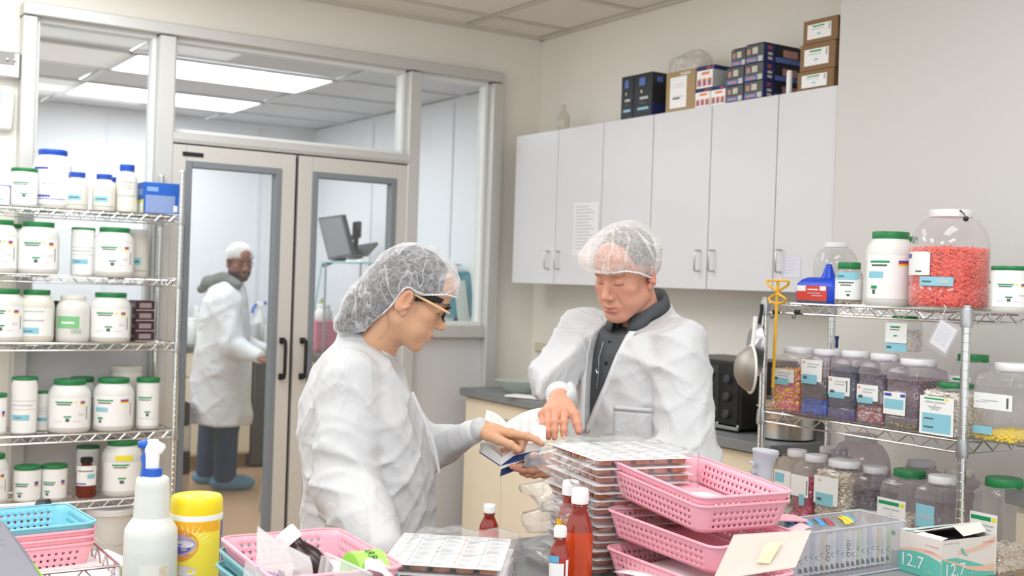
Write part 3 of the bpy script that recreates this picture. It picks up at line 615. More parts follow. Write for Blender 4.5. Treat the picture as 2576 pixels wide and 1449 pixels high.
t, p, wv, h = rj('capsule_jar', 'green lidded jar standing behind the rack post on the middle tier', 2384, 2452, 886, 1, 2.97, .11, G, M_pet, [('f', -.95, .7, .35, .72, 0), ('f', -.6, .5, .66, .69, 1), ('f', -.5, .4, .60, .63, 2), ('f', -.2, .2, .42, .45, 1)], grip=False, lidr=.044)
t, p, wv, h = rj('capsule_jar', 'big clear jar with a layer of yellow capsules right of the post', 2447, 2552, 906, 1, 2.84, .19, W_, M_pet, [('f', -.9, .95, .42, .62, 0), ('f', -.5, .3, .52, .535, 7), ('f', -.8, -.2, .50, .51, 7), ('f', .68, .78, .45, .58, 2), ('f', -.9, .05, .10, .20, 3)])
fill('yellow capsules in a layer at the bottom of the big clear jar', p, wv, .19, .008, .09 * h, [Cy, MC('lemon', 'f4dc20')], 900, 9)
# small jar standing on the lids
q = on(2268, 884, 0, 2.92); top = on(2272, 795, 0, 2.92)
t = sqjar('capsule_jar', 'small jar with green lid and blue strip standing on top of the clear jars', 2.935, on(2268, 840, 0, 2.92).y, 1.3335 if False else q.z, .088, .08, top.z - q.z, G, M_pet, [('f', -.9, .9, .0, .22, 3), ('f', -.9, .9, .24, .80, 0), ('f', -.5, .3, .66, .71, 1), ('f', .38, .5, .66, .71, 4), ('f', -.5, .3, .60, .62, 2), ('f', -.2, .1, .42, .46, 1), ('f', -.75, -.35, .08, .14, 2)], rz=-PI / 2, grip=False, lidr=.038)
SJ = t
fill('off-white capsules in the small green lidded jar', t.location, .088, .08, .005, .06, [Ci, Cw], 160, 19)
# --- lower tier
t, p, wv, h = rj('capsule_jar', 'square clear jar of ivory capsules at the left end of the lower tier', 1944, 1990, 1122, 2, 2.825, .13, W_, M_pet, [('f', -.9, .9, .28, .72, 0), ('f', -.8, .2, .55, .68, 3)])
fill('ivory capsules in the leftmost lower jar', p, wv, .13, .008, .35 * h, [Ci, Cw], 300, 20)
t, p, wv, h = rj('capsule_jar', 'square clear jar of magenta and pink capsules on the lower tier', 1986, 2040, 1134, 2, 2.82, .14, W_, M_pet, [('f', -.9, .75, .42, .72, 0), ('f', .55, .65, .46, .66, 2), ('f', -.1, .4, .30, .46, 3)])
fill('magenta capsules in the second lower jar', p, wv, .14, .008, .62 * h, [Cm, Cm, Cp], 700, 21)
t, p, wv, h = rj('capsule_jar', 'wide clear jar full of beige capsules on the lower tier', 2044, 2122, 1147, 2, 2.81, .145, W_, M_pet, [('f', -.92, .65, .40, .78, 0), ('f', -.8, .35, .38, .55, 3), ('f', -.7, -.4, .44, .48, 2), ('f', -.6, -.5, .70, .73, 9)])
fill('beige capsules filling the wide lower jar', p, wv, .145, .008, .82 * h, [Ci, MC('beige', 'd9cbb2')], 1100, 22)
t, p, wv, h = rj('capsule_jar', 'clear jar with white lid behind a pale green box on the lower tier', 2134, 2196, 1164, 2, 2.86, .13, W_, M_petd)
fill('dark blue-grey capsules in the jar behind the pale green box', p, wv, .13, .008, .62 * h, [mat('capsule_slate', '4f4c60', rough=.4), M_mauve], 600, 23)
t, p, wv, h = rj('capsule_jar', 'clear jar with bright green lid in the middle of the lower tier', 2207, 2290, 1172, 2, 2.82, .14, G, M_pet, [('f', -.98, .75, .0, .64, 0), ('f', -.9, .35, .56, .605, 1), ('f', .42, .66, .56, .605, 4), ('f', -.35, .2, .20, .25, 1)], texts=[('CAPSULE CONI-SNAP', .0062, -.1, .51), ('0', .007, -.1, .46), ('TRANSPARENT', .006, -.1, .42), ('CAPSULES', .0055, -.1, .385)], grip=False, lidr=.047)
fill('clear off-white capsules in the middle green lidded jar', p, wv, .14, .008, .4 * h, [Cw, Ci], 300, 24)
t, p, wv, h = rj('capsule_jar', 'clear jar with white lid and orange writing left of the front post, lower tier', 2294, 2372, 1187, 2, 2.815, .14, W_, M_petd, [('f', -.7, .5, .38, .66, 3), ('f', -.6, .4, .50, .53, 7), ('f', -.95, .95, .02, .34, 0)])
fill('pale grey capsules in the jar left of the front post', p, wv, .14, .008, .3 * h, [mat('capsule_grey', '9fa4a6', rough=.4), Cw], 350, 25)
t, p, wv, h = rj('capsule_jar', 'clear jar with bright green lid right of the front post, lower tier', 2441, 2522, 1192, 2, 2.83, .16, G, M_pet, [('f', -.98, .75, .02, .64, 0), ('f', -.9, .35, .56, .605, 1), ('f', .42, .66, .56, .605, 4)], texts=[('CAPSULE CONI-SNAP', .0068, -.1, .51), ('00 TRANSPARENT', .0064, -.1, .465)], grip=False, lidr=.05)
fill('ivory capsules in the jar right of the front post', p, wv, .16, .008, .25 * h, [Ci, Cw], 300, 26)
# back row of the lower tier: lids and shoulders
for i, (a, b_, yt, lab) in enumerate(((2028, 2096, 1117, 'dull clear jar with white lid in the back row, lower tier left'), (2247, 2318, 1150, 'clear jar with grey white lid in the back row, behind the green lid'), (2342, 2414, 1170, 'clear jar with cream lid in the back row near the post'))):
    rj('capsule_jar', lab, a, b_, yt, 2, 2.985, .125, [mat('greyish_lid', 'cfcfd2', rough=.45), mat('greyish_lid', 'cfcfd2'), M_hdpe2][i], M_petd)
# --- large round clear jars
def roundjar(label, pxc, pw, ytop, tier, X, lid, mt, squash=1.0, lidk=.52):
    z = RT_[tier] + .004; q = on(pxc, ytop + 6, 0, X); dd = (q - CAM).dot(CF); r = pw / 2 * dd / F; h = q.z - z
    t = thing('large_clear_jar', label, 'jar', (X, on(pxc, (ytop + 760) / 2 if tier == 0 else 1150, 0, X).y, z), rzcam(q), group='big round clear jars')
    b = MB(); b.lathe([(r * .86, .004), (r * .93, .0), (r * .985, .012), (r, .03), (r, .22 * h), (r * .97, .235 * h), (r * .985, .25 * h), (r, .27 * h), (r, .60 * h), (r * .985, .66 * h), (r * .93, .75 * h), (r * .84, .82 * h), (r * .70, .885 * h), (r * lidk * .96, .92 * h), (r * lidk * .96, .96 * h)], 44, caps=(1, 0)); b.build('body', mt, t, smooth=60)
    b = MB(); b.lathe([(r * lidk, .925 * h), (r * lidk * 1.02, .935 * h), (r * lidk * 1.02, .992 * h), (r * lidk * .97, h), (r * lidk * .8, h)], 40); b.build('lid', lid, t)
    return t, r, h
t, r, h = roundjar('huge round clear jar with white lid half filled with red capsules', 2389, 190, 523, 0, 2.945, W_, M_pet, lidk=.54)
b = MB()
b.arc(r + .001, .33 * h, .565 * h, D(-84), D(-28), 0); b.arc(r + .0014, .50 * h, .545 * h, D(-84), D(-68), 6); b.arc(r + .0016, .36 * h, .375 * h, D(-55), D(-42), 2); b.arc(r + .0012, .225 * h, .315 * h, D(-45), D(6), 3); b.arc(r + .0018, .26 * h, .275 * h, D(-40), D(-25), 2); b.arc(r + .0018, .25 * h, .29 * h, D(-15), D(0), 7); b.build('label', LBL, t)
b = MB(); b.tube([(r * .12, -r * .4, h), (r * .22, -r * .52, h * .985), (r * .30, -r * .58, h * .955), (r * .34, -r * .60, h * .93)], .0018, 6); b.lathe([(.002, -.004), (.008, -.002), (.008, .002), (.002, .004)], 14, M=Matrix.Translation((r * .36, -r * .61, h * .90)) @ Euler((PI / 2, 0, 0)).to_matrix().to_4x4()); b.build('black_seal_tag', M_black, t)
rnd = random.Random(5); pts = []
for _ in range(2900):
    a = rnd.uniform(0, 2 * PI); pts.append(((r - .0115) * math.cos(a), (r - .0115) * math.sin(a), rnd.uniform(.012, .565 * h)))
for _ in range(700):
    a = rnd.uniform(0, 2 * PI); s = math.sqrt(rnd.random()); pts.append(((r - .006) * s * math.cos(a), (r - .006) * s * math.sin(a), .57 * h + rnd.uniform(-.003, .006) + .008 * (1 - s)))
Cs = MC('scarlet', 'ff7058'); Cs2 = MC('scarlet_deep', 'fa604a')
capsules('capsules', 'bright red-orange capsules half filling the huge round jar', pts, [Cs, Cs2, MC('scarlet_core', 'ee5a46')], t.location, L=.021, r=.0037, seed=2, core=lambda b: b.lathe([(r * .9, .006), (r - .018, .02), (r - .018, .56 * h)], 40, mi=2))
t, r, h = roundjar('empty round clear jar with white lid behind the blue jug', 2102, 110, 605, 0, 3.02, W_, clear('faint_jar_plastic', 'f0f0f0', op=.06, edge=.5, rough=.08))
t, r, h = roundjar('empty round clear jar standing in shadow under the middle tier', 2165, 150, 1085, 2, 3.0, mat('greyish_lid', 'cfcfd2'), M_petd)
# --- top tier: tubs and jars
def tj(kind, px0, px1, ytop, X, lid, style, label, **k):
    z = RT_[0] + .004; pc = (px0 + px1) / 2; q = on(pc, ytop + 6, 0, X); dd = (q - CAM).dot(CF); r = (px1 - px0) / 2 * dd / F
    return jar(kind, (X, on(pc, 700, 0, X).y, z), r, q.z - z, lid, style, label, group='tubs on top of the right rack', **k)
tj('tub', 2177, 2297, 578, 2.93, G, 'pharmablue', 'tall white tub with green lid and colour hazard label on the right rack')
tj('tub', 2255, 2312, 590, 3.04, G, None, 'green lidded tub peeking out behind the tall white tub')
tj('can', 2445, 2497, 700, 3.06, G, None, 'green lidded canister hidden behind the huge red capsule jar')
tj('can', 2496, 2590, 664, 2.90, G, 'pharma', 'white tub with green lid cut off by the right edge')
M_petb = clear('pet_clear', 'f0ece4', op=.12, edge=.45)
z = RT_[0] + .004; q = on(2137, 660, 0, 2.9); dd = (q - CAM).dot(CF); r = 34 * dd / F; h = q.z - z
t = thing('clear_jar', 'clear jar with green lid and blue sticker between jug and tall tub', 'jar', (2.9, q.y, z), rzcam(q), group='tubs on top of the right rack')
MB().lathe([(r * .9, 0), (r, .006), (r, .70 * h), (r * .93, .76 * h), (r * .80, .80 * h), (r * .78, .86 * h)], 30, caps=(1, 0)).build('body', M_petb, t); MB().lathe([(r * .8, .84 * h), (r * .82, .85 * h), (r * .82, h - .003), (r * .78, h)], 30).build('lid', G, t)
b = MB(); b.arc(r + .001, .12 * h, .62 * h, D(-70), D(66), 0); b.arc(r + .0014, .58 * h, .76 * h, D(-60), D(40), 3); b.arc(r + .0018, .65 * h, .68 * h, D(-50), D(-20), 2); b.arc(r + .0014, .50 * h, .53 * h, D(-45), D(20), 2); b.arc(r + .0014, .44 * h, .47 * h, D(-35), D(10), 2); b.arc(r + .0014, .30 * h, .32 * h, D(-15), D(10), 1); b.arc(r + .0014, .20 * h, .25 * h, D(-8), D(5), 2); b.build('label', LBL, t)
capsules('capsules', 'beige capsules in the clear jar between jug and tall tub', [((r - .009) * math.cos(a), (r - .009) * math.sin(a), rnd.uniform(.006, .6 * h)) for a in [rnd.uniform(0, 6.28) for _ in range(420)]], [MC('straw', 'd8c49a'), Ci], t.location, seed=8, core=lambda b: b.lathe([(r - .013, .005), (r - .013, .59 * h)], 24, mi=0))
# blue jug
M_jug = mat('blue_jug_plastic', '1846c8', rough=.35)
q0 = on(1998, 764, 0, 2.87); q1 = on(2104, 764, 0, 2.87); wj = abs(q0.y - q1.y); zj = RT_[0] + .004; hj = on(2066, 664, 0, 2.9).z - zj
t = thing('oil_jug', 'bright blue jug with conical cap and red label on the top tier', 'jug', (2.91, (q0.y + q1.y) / 2, zj), -PI / 2)
b = MB(); b.rlathe(wj, .09, .02, [(.004, 0), (0, .006), (0, .42 * hj), (.004, .50 * hj), (.018, .60 * hj), (.030, .66 * hj, .014)], n=6, caps=(1, 1)); b.build('body', M_jug, t, smooth=60)
b = MB(); cxj = wj * .10; b.lathe([(.026, .62 * hj), (.022, .70 * hj), (.017, .80 * hj), (.011, .95 * hj), (.009, .99 * hj), (.006, hj)], 24, c=(cxj, 0, 0)); b.build('conical_cap', M_jug, t, smooth=60)
b = MB(); f = -.0462
for i, (u0, u1, v0, v1, mi) in enumerate(((-.42, .30, .06, .44, 5), (-.42, -.20, .30, .44, 0), (-.42, .30, .02, .07, 2), (.14, .28, .32, .43, 0), (-.15, .1, .33, .36, 0), (-.15, .15, .24, .26, 7), (-.05, .2, .18, .20, 7))): b.quad((u0 * wj, f - .0003 * i, v0 * hj), (u1 * wj, f - .0003 * i, v0 * hj), (u1 * wj, f - .0003 * i, v1 * hj), (u0 * wj, f - .0003 * i, v1 * hj), mi)
b.build('label', LBL, t, smooth=0)
# yellow mixing paddle
M_yel = mat('yellow_enamel', 'e9b32a', rough=.35)
X = 2.785; hd = on(1957, 706, 0, X); bt = on(1944, 975, 0, X); s = (on(1985, 730, 0, X) - on(1933, 730, 0, X)).length / 2
t = thing('mixing_paddle', 'yellow spiral mixing paddle on a long rod at the left end of the rack', 'mixer', hd)
dirv = (bt - hd); b = MB(); b.tube([(0, 0, 0), dirv * .5, dirv], .0052, 8); b.build('shaft', M_yel, t)
b = MB(); H = .075
ring = [(s * math.cos(a) * .2, s * math.sin(a), .002) for a in np.linspace(0, 2 * PI, 25)[:-1]]; b.tube([Vector(p) + Vector((0, 0, -.002)) for p in ring], .0036, 6, closed=True)
for sg in (1, -1):
    pts = []
    for k in range(25):
        u = k / 24; a = sg * PI / 2 + u * PI * 1.15; rr = s * abs(math.cos(u * PI * 1.0)) ** .55 if u < .5 else s * .95 * abs(math.sin((u - .5) * 2 * PI)) ** .6
        pts.append((rr * math.cos(a) * .4, rr * math.sin(a) * sg / sg, -u * H))
    b.tube(pts, .0042, 6)
b.build('spiral_blade', M_yel, t)
# black binder clips under the top rim, hanging tag
for i, (px, py, lb) in enumerate(((1950, 785, 'black clip under the rim by the mixing paddle'), (2005, 785, 'black clip under the rim below the blue jug'))):
    q = on(px, py, 0, 2.79); t = thing('clip', lb, 'clip', q, group='black clips on the rack rim'); b = MB(); b.box((0, 0, 0), (.014, .02, .014), bev=.003); b.build('jaw', M_black, t); b = MB(); b.tube([(0, .004, -.006), (.004, .012, -.02), (.006, .02, -.022), (.01, .03, -.012)], .0015, 5); b.build('wire_lever', M_black, t)
q = on(2374, 846, 0, 2.785); t = thing('hanging_tag', 'white paper tag in a clear sleeve hanging from the rack rim', 'tag', q, rot=(0, 0, -PI / 2)); R = Matrix.Rotation(math.radians(28), 4, 'Y')
b = MB(); 
def tg(b, w_, h_, y, mi=0): b.quad(*[R @ Vector((sx * w_, y, sz * h_)) for sx, sz in ((-1, -1), (1, -1), (1, 1), (-1, 1))], mi)
tg(b, .030, .038, -.002); 
for k in range(7): b.quad(*[R @ Vector((sx, -.0026, .026 - k * .008 + sz)) for sx, sz in ((-.024, 0), (.02, 0), (.02, .0012), (-.024, .0012))], 1)
b.build('paper_card', [M_paper, LBL[7]], t, smooth=0)
b = MB(); tg(b, .037, .048, 0); tg(b, .037, .048, -.004); b.build('clear_sleeve', clear('sleeve_film', 'f6f6fa', op=.12, edge=.3), t, smooth=0)
MB().tube([(-.012, 0, .052), (-.004, .002, .066), (.004, 0, .078), (.0, -.004, .09)], .0012, 5).build('string', M_paper, t)
q = on(2105, 862, 0, 3.0); b = MB(); b.lathe([(.004, -.018), (.005, -.015), (.005, .012), (.007, .014), (.007, .022)], 12); t = b.build('marker_pen', mat('navy_plastic', '23407e'), loc=(3.0, q.y, q.z)); tag(t, 'small dark blue plastic pen top sticking up behind the clear jars', 'pen')
# pale box on the lower tier
q = on(2163, 1268, 0, 2.82); d = (.075, .10, .045)
t = carton('supply_box', 'pale green printed box lying in front of jars on the lower tier', (2.835, q.y, RT_[2] + .05), d, mat('pale_green_card', 'd6ead8'), rz=-PI / 2); b = MB(); fq(b, d, '-y', .2, .8, .3, .75, 0); fq(b, d, '-y', .02, .98, .02, .12, 1); b.build('box_print', [LBL[8], M_paper], t)
# strainer and pan lids hanging at the rack's left end
q = on(1893, 860, 0, 2.86)
t = thing('strainer', 'steel strainer with white rim hanging from the left end of the rack', 'strainer', P(1889, 905, 3.70), 1.02)
Mx = Matrix.Rotation(math.radians(90), 4, 'X')
b = MB(); b.lathe([(.002, .052), (.03, .048), (.052, .036), (.068, .016), (.075, 0), (.0735, 0), (.067, .014), (.05, .034), (.002, .05)], 30, c=(0, 0, 0), M=Matrix.Translation((0, .0, -.03)) @ Matrix.Rotation(math.radians(-90), 4, 'X')); b.build('bowl', mat('fine_mesh_steel', 'a8a29a', rough=.5, metal=.7), t)
b = MB(); b.tube([(.076 * math.cos(a), 0, -.03 + .076 * math.sin(a)) for a in np.linspace(0, 2 * PI, 30)[:-1]], .0045, 6, closed=True); b.build('rim', M_white, t)
b = MB(); b.tube([(0, -.004, .04), (-.0, -.008, .09), (0, -.01, .14)], .007, 8); b.build('handle', M_white, t)
t = thing('frying_pan', 'steel pan hanging behind the strainer at the rack end', 'pan', P(1908, 880, 3.78), 1.0)
b = MB(); b.lathe([(.002, .026), (.068, .026), (.082, .004), (.086, 0), (.083, 0), (.066, .022), (.002, .022)], 34, M=Matrix.Rotation(math.radians(-90), 4, 'X')); b.build('pan_bowl', M_steel, t); MB().tube([(0, .0, .085), (0, -.006, .13), (0, -.006, .15)], .006, 8).build('pan_handle', M_black, t)
# things on the long worktop
# toaster oven
z0 = z_top + .001; t = thing('toaster_oven', 'black and steel toaster oven on the worktop right of the man', 'oven', (3.44, 3.56, z0), -PI / 2)
wv, dv, hv = .46, .34, .27
b = MB(); b.box((0, 0, hv / 2 + .012), (wv, dv, hv), bev=.008); b.build('oven_body', mat('oven_shell', '3a3634', rough=.35, metal=.4), t, smooth=30)
b = MB(); b.box((-.05, -dv / 2 - .006, hv / 2 + .02), (.33, .012, hv * .78), bev=.004); dr = b.build('oven_door', mat('oven_glass', '3c4242', rough=.12), t, smooth=30)
b = MB(); 
b.tube([(.085, -dv / 2 - .01, hv * .84), (.085, -dv / 2 - .04, hv * .84), (.085, -dv / 2 - .045, hv * .78), (.085, -dv / 2 - .045, hv * .26), (.085, -dv / 2 - .04, hv * .2), (.085, -dv / 2 - .01, hv * .2)], .008, 8); b.build('door_handle', M_black, dr)
b = MB(); b.box((.172, -dv / 2 - .004, hv / 2 + .012), (.11, .01, hv * .94), bev=.003); pn = b.build('control_panel', M_black, t, smooth=30)
for kz in (.78, .52, .26):
    b = MB(); b.lathe([(.018, 0), (.018, .012), (.014, .016)], 18, M=Matrix.Translation((.17, -dv / 2 - .009, hv * kz)) @ Matrix.Rotation(PI / 2, 4, 'X')); b.build('knob', mat('dark_knob', '3a3c40', rough=.3), pn)
b = MB(); b.box((0, -dv / 2 - .003, .02), (wv, .012, .025), bev=.003); b.build('crumb_tray_front', M_steel, t)
# stainless steam pan behind rack
q = on(1990, 1062, 0, 3.3); t = thing('stainless_pot', 'shiny stainless pot on the worktop behind the wire rack', 'pot', (3.36, 3.16, z0))
b = MB(); b.lathe([(.10, 0), (.112, .006), (.115, .15), (.119, .155), (.111, .155), (.108, .01)], 40, caps=(1, 1)); b.build('pot_body', M_chrome, t); b = MB(); b.tube([(-.118, -.03, .13), (-.145, -.02, .13), (-.145, .02, .13), (-.118, .03, .13)], .004, 6); b.build('handle', M_chrome, t)
# glass bowl, paper, black cup
q = on(1302, 985, 2, z_top + .002); t = thing('glass_bowl', 'shallow clear glass bowl on the worktop by the room corner', 'bowl', q)
MB().lathe([(.06, 0), (.065, .004), (.095, .03), (.12, .055), (.124, .058), (.118, .056), (.09, .03), (.06, .008)], 40, caps=(1, 1)).build('bowl', clear('bowl_glass', 'e4efe9', op=.12, edge=.6, rough=.05), t)
q = on(1325, 1000, 2, z_top + .002); b = MB().box((0, 0, .004), (.10, .2, .008), bev=.002); tag(b.build('napkin', M_paper, loc=q, rot=(0, 0, .4)), 'folded white paper napkin on the worktop edge beside the man', 'napkin')
q = on(1352, 975, 2, z_top + .002); b = MB().lathe([(.03, 0), (.034, .075), (.031, .075), (.028, .006)], 24); tag(b.build('cup', M_black, loc=q), 'small black cup on the worktop, half hidden by the man', 'cup')
# raceway on the wall
b = MB().box((-.012, 0, 0), (.024, .26, .05), bev=.006); q = on(1384, 876, 0, WX); o = b.build('outlet_cover', mat('ivory_plastic', 'dcd3b8'), loc=q); tag(o, 'long ivory outlet strip on the wall above the worktop', 'outlet')
# notes taped on cabinet doors
def note(label, px, py, w_, h_, m, rows, X=UX):
    q = on(px, py, 0, X); t = thing('paper_note', label, 'note', (X - .0015, q.y, q.z), -PI / 2); b = MB(); b.box((0, 0, 0), (w_, .0006, h_)); b.build('sheet', m, t, smooth=0)
    b = MB()
    for k in range(rows):
        v = h_ * (.42 - .84 * k / rows); b.quad((-w_ * .42, -.0008, v), (w_ * (.1 + .3 * ((k * 7) % 5) / 5), -.0008, v), (w_ * (.1 + .3 * ((k * 7) % 5) / 5), -.0008, v + h_ * .018), (-w_ * .42, -.0008, v + h_ * .018))
    b.build('writing', LBL[7], t, smooth=0)
note('white paper notice taped on a cabinet door above the man', 1474, 577, .21, .27, mat('note_white', 'e6e6e8'), 14)
note('small pale blue note on the rightmost cabinet door', 1991, 672, .10, .085, mat('note_blue', 'dadcea'), 6)
# --- boxes on top of the wall cabinets
def cbx(nm, label, px0, px1, ytop, m, prints, X0=None, dep=.18, group=None, z=U1, pm=None, rz=-PI / 2):
    X0 = X0 or UX + .01; a = on(px0, 250, 0, X0); c = on(px1, 250, 0, X0); wv = abs(a.y - c.y) - .003; zt = on((px0 + px1) / 2, ytop, 0, X0).z
    d = (wv, dep, zt - z - .001); t = carton(nm, label, (X0 + dep / 2, (a.y + c.y) / 2, z + .0005), d, m, rz=rz, group=group)
    if prints:
        b = MB()
        for i, (fc, u0, u1, v0, v1, mi) in enumerate(prints): fq(b, d, fc, u0, u1, v0, v1, mi, .0008 + .0003 * i)
        b.build('box_print', pm, t, smooth=0)
    return t, zt
Mc = mat('dark_blue_card', '1c2440', rough=.35); Mk = mat('black_card', '2b2f34', rough=.35); Mbrn = mat('brown_card', '8a6c4c', rough=.75, var=.04); Mbrn2 = mat('tan_card', 'a8906a', rough=.75)
pm = [mat('print_grey', '55595a'), mat('print_blue', '5a74b8'), mat('print_pale', 'c9c4b4'), mat('print_flesh', 'b98f86'), mat('print_dark', '20222c'), LBL[0], LBL[9], mat('print_navy', '27306a'), LBL[1], mat('print_red', 'a8504a'), LBL[3], LBL[7]]
blk = [('-y', .30, .62, .72, .90, 1), ('-y', .35, .8, .40, .46, 11), ('-y', .35, .7, .30, .34, 0), ('-y', .25, .85, .16, .22, 10), ('-y', .4, .5, .55, .62, 2), ('+x', .15, .35, .78, .9, 1), ('+x', .0, 1, .0, .3, 7)]
cbx('black_box', 'black printed box at the left end of the cabinet top', 1562, 1592, 192, Mk, blk, group='black printed boxes', pm=pm, z=U1 - .0)
cbx('black_box', 'larger black printed box beside the tan carton', 1593, 1640, 184, Mk, blk, group='black printed boxes', pm=pm)
cbx('tan_carton', 'plain tan carton with a long white packing label', 1674, 1748, 178, Mbrn2, [('-y', .15, .72, .08, .86, 5), ('-y', .25, .6, .35, .37, 11), ('-y', .25, .5, .30, .34, 0), ('-y', .5, .85, .88, .95, 2), ('-y', .25, .65, .6, .61, 11), ('-y', .25, .65, .66, .67, 11)], dep=.2, pm=pm)
wpr = [('-y', 0, 1, .80, 1, 7), ('-y', .62, .9, .84, .95, 9), ('-y', 0, 1, .0, .80, 5), ('-y', .3, .8, .60, .72, 6), ('-y', .05, .3, .08, .42, 6), ('-y', .38, .62, .08, .42, 6), ('-y', .70, .95, .08, .42, 6), ('-y', .12, .25, .12, .34, 1), ('-y', .44, .56, .12, .34, 1), ('-y', .76, .88, .12, .34, 1), ('+x', 0, 1, .8, 1, 7), ('+x', 0, 1, 0, .8, 11)]
Mw = mat('white_card', 'e2ddd6', rough=.5)
t, zz = cbx('white_box', 'white and navy box, left one of the lower pair beside the tan carton', 1749, 1787, 222, Mw, wpr, dep=.12, group='white glove boxes', pm=pm)
cbx('white_box', 'white and navy box, right one of the lower pair', 1788, 1825, 216, Mw, wpr, dep=.12, group='white glove boxes', pm=pm)
cbx('white_box', 'white and navy box on top of the lower pair', 1751, 1792, 166, Mw, wpr, dep=.16, group='white glove boxes', pm=pm, z=zz)
dpr = [('-y', 0, 1, .34, 1, 0), ('-y', 0, 1, .06, .34, 1), ('-y', .1, .6, .12, .26, 3), ('-y', .72, .95, .06, .36, 2), ('-y', .1, .3, .5, .8, 3), ('-y', .4, .7, .5, .85, 2), ('+x', 0, .3, 0, 1, 7), ('+x', .1, .2, .7, .9, 9), ('+x', .1, .22, .4, .55, 2), ('+x', .1, .22, .15, .3, 2), ('+x', .3, 1, .08, .36, 1), ('+x', .3, 1, .4, 1, 4), ('+x', .5, .9, .4, .8, 3), ('top', 0, 1, 0, 1, 4)]
names = ['bottom', 'middle', 'top']
for i, (x0, x1, y0) in enumerate(((1826, 1869, 0), (1871, 1918, 0))):
    zb = U1
    for j in range(3):
        zt = [on(1848, (216, 170, 125)[j], 0, UX + .01).z, on(1895, (205, 160, 113)[j], 0, UX + .01).z][i]
        hgt = .088 if False else None
        t, zb2 = cbx('glove_carton', '%s dark blue glove carton of the %s column' % (names[j], ['left', 'right'][i]), x0 + (0, 0, 10)[j] * (1 - i), x1 + (0, 0, 5)[j] * (1 - i), (216, 170, 125)[j] if i == 0 else (205, 160, 113)[j], Mc, dpr, dep=.22 if i else .12, group='dark blue glove cartons', pm=pm, z=zb); zb = zb2
bpr = [('-y', .13, .82, .18, .80, 5), ('-y', .28, .62, .68, .74, 8), ('-y', .25, .6, .58, .61, 11), ('-y', .74, .79, .5, .76, 11), ('-y', .42, .52, .35, .42, 10)]
zb = U1
for j, (x0, x1, yt) in enumerate(((2003, 2096, 176), (2008, 2098, 108), (2014, 2102, 47))):
    t, zb = cbx('brown_carton', '%s brown carton with white and green label next to the grey pier' % names[j], x0, x1, yt, Mbrn, bpr, dep=.24, group='brown cartons by the pier', pm=pm, z=zb, X0=UX + .03)
q = on(1985, 225, 0, 3.5); b = MB(); b.lathe([(.012, 0), (.012, .09), (.01, .1)], 12); tag(b.build('white_tube', M_white, loc=(3.5, q.y, U1)), 'thin white tube standing between glove cartons and brown cartons', 'tube')
q = on(1417, 300, 0, 3.55); b = MB(); b.lathe([(.03, 0), (.034, .006), (.034, .09), (.014, .12), (.012, .15)], 20); t = b.build('frosted_bottle', clear('frosted', 'e8e4da', op=.25, edge=.5), loc=(3.55, on(1417, 300, 0, 3.55).y, U1)); tag(t, 'small frosted bottle alone on top of the cabinets near the corner', 'bottle')
q = on(1738, 150, 0, 3.6)
def blob(nm, label, cat, loc, rx, ry, rz_, m, seed=1, amp=.25, sub=4):
    bm = bmesh.new(); bmesh.ops.create_icosphere(bm, subdivisions=sub, radius=1); rnd = random.Random(seed); ph = [rnd.uniform(0, 6) for _ in range(9)]
    for v in bm.verts:
        n = math.sin(3 * v.co.x + ph[0]) * math.sin(4 * v.co.y + ph[1]) + .5 * math.sin(7 * v.co.z + 5 * v.co.x + ph[2]) + .4 * abs(math.sin(9 * v.co.y + 6 * v.co.z + ph[3])); k = 1 + amp * n * .5
        v.co = Vector((v.co.x * rx * k, v.co.y * ry * k, max(-.55, v.co.z) * rz_ * k))
    me = bpy.data.meshes.new(nm); bm.to_mesh(me); bm.free(); me.materials.append(m); me.polygons.foreach_set('use_smooth', [True] * len(me.polygons))
    return tag(link(nm, me, loc=loc), label, cat)
zb = on(1715, 178, 0, UX + .01).z
blob('plastic_bag', 'crumpled clear plastic bag on top of the tan carton', 'bag', (3.58, on(1738, 160, 0, 3.58).y, zb + .036), .07, .12, .068, clear('bag_film', 'f6f4f1', op=.10, edge=.45, noise=.22, nscale=22), 3, .3)
# ================================================================== implicit-surface modelling for the people
class Fld:
    def __init__(s, lo, hi, h):
        s.lo = np.array(lo, dtype=np.float32); s.h = h; n = [int((hi[i] - lo[i]) / h) + 2 for i in range(3)]
        ax = [s.lo[i] + h * np.arange(n[i], dtype=np.float32) for i in range(3)]
        s.X, s.Y, s.Z = np.meshgrid(*ax, indexing='ij'); s.F = np.full(s.X.shape, 1e3, np.float32)
def smin(a, b, k):
    if k <= 0: return np.minimum(a, b)
    h = np.clip(.5 + .5 * (b - a) / k, 0, 1); return b * (1 - h) + a * h - k * h * (1 - h)
def smax(a, b, k): return -smin(-a, -b, k)
def cap(g, a, b, ra, rb=None):
    rb = ra if rb is None else rb; a = np.array(a, np.float32); d = np.array(b, np.float32) - a; L2 = float(d @ d) + 1e-12
    x, y, z = g.X - a[0], g.Y - a[1], g.Z - a[2]; t = np.clip((x * d[0] + y * d[1] + z * d[2]) / L2, 0, 1)
    return np.sqrt((x - t * d[0]) ** 2 + (y - t * d[1]) ** 2 + (z - t * d[2]) ** 2) - (ra + (rb - ra) * t)
def ell(g, c, r, R=None):
    x, y, z = g.X - c[0], g.Y - c[1], g.Z - c[2]
    if R is not None: R = np.array(R); x, y, z = (R[0][i] * x + R[1][i] * y + R[2][i] * z for i in range(3))
    k0 = np.sqrt((x / r[0]) ** 2 + (y / r[1]) ** 2 + (z / r[2]) ** 2); k1 = np.sqrt((x / r[0] ** 2) ** 2 + (y / r[1] ** 2) ** 2 + (z / r[2] ** 2) ** 2)
    return k0 * (k0 - 1) / np.maximum(k1, 1e-9)
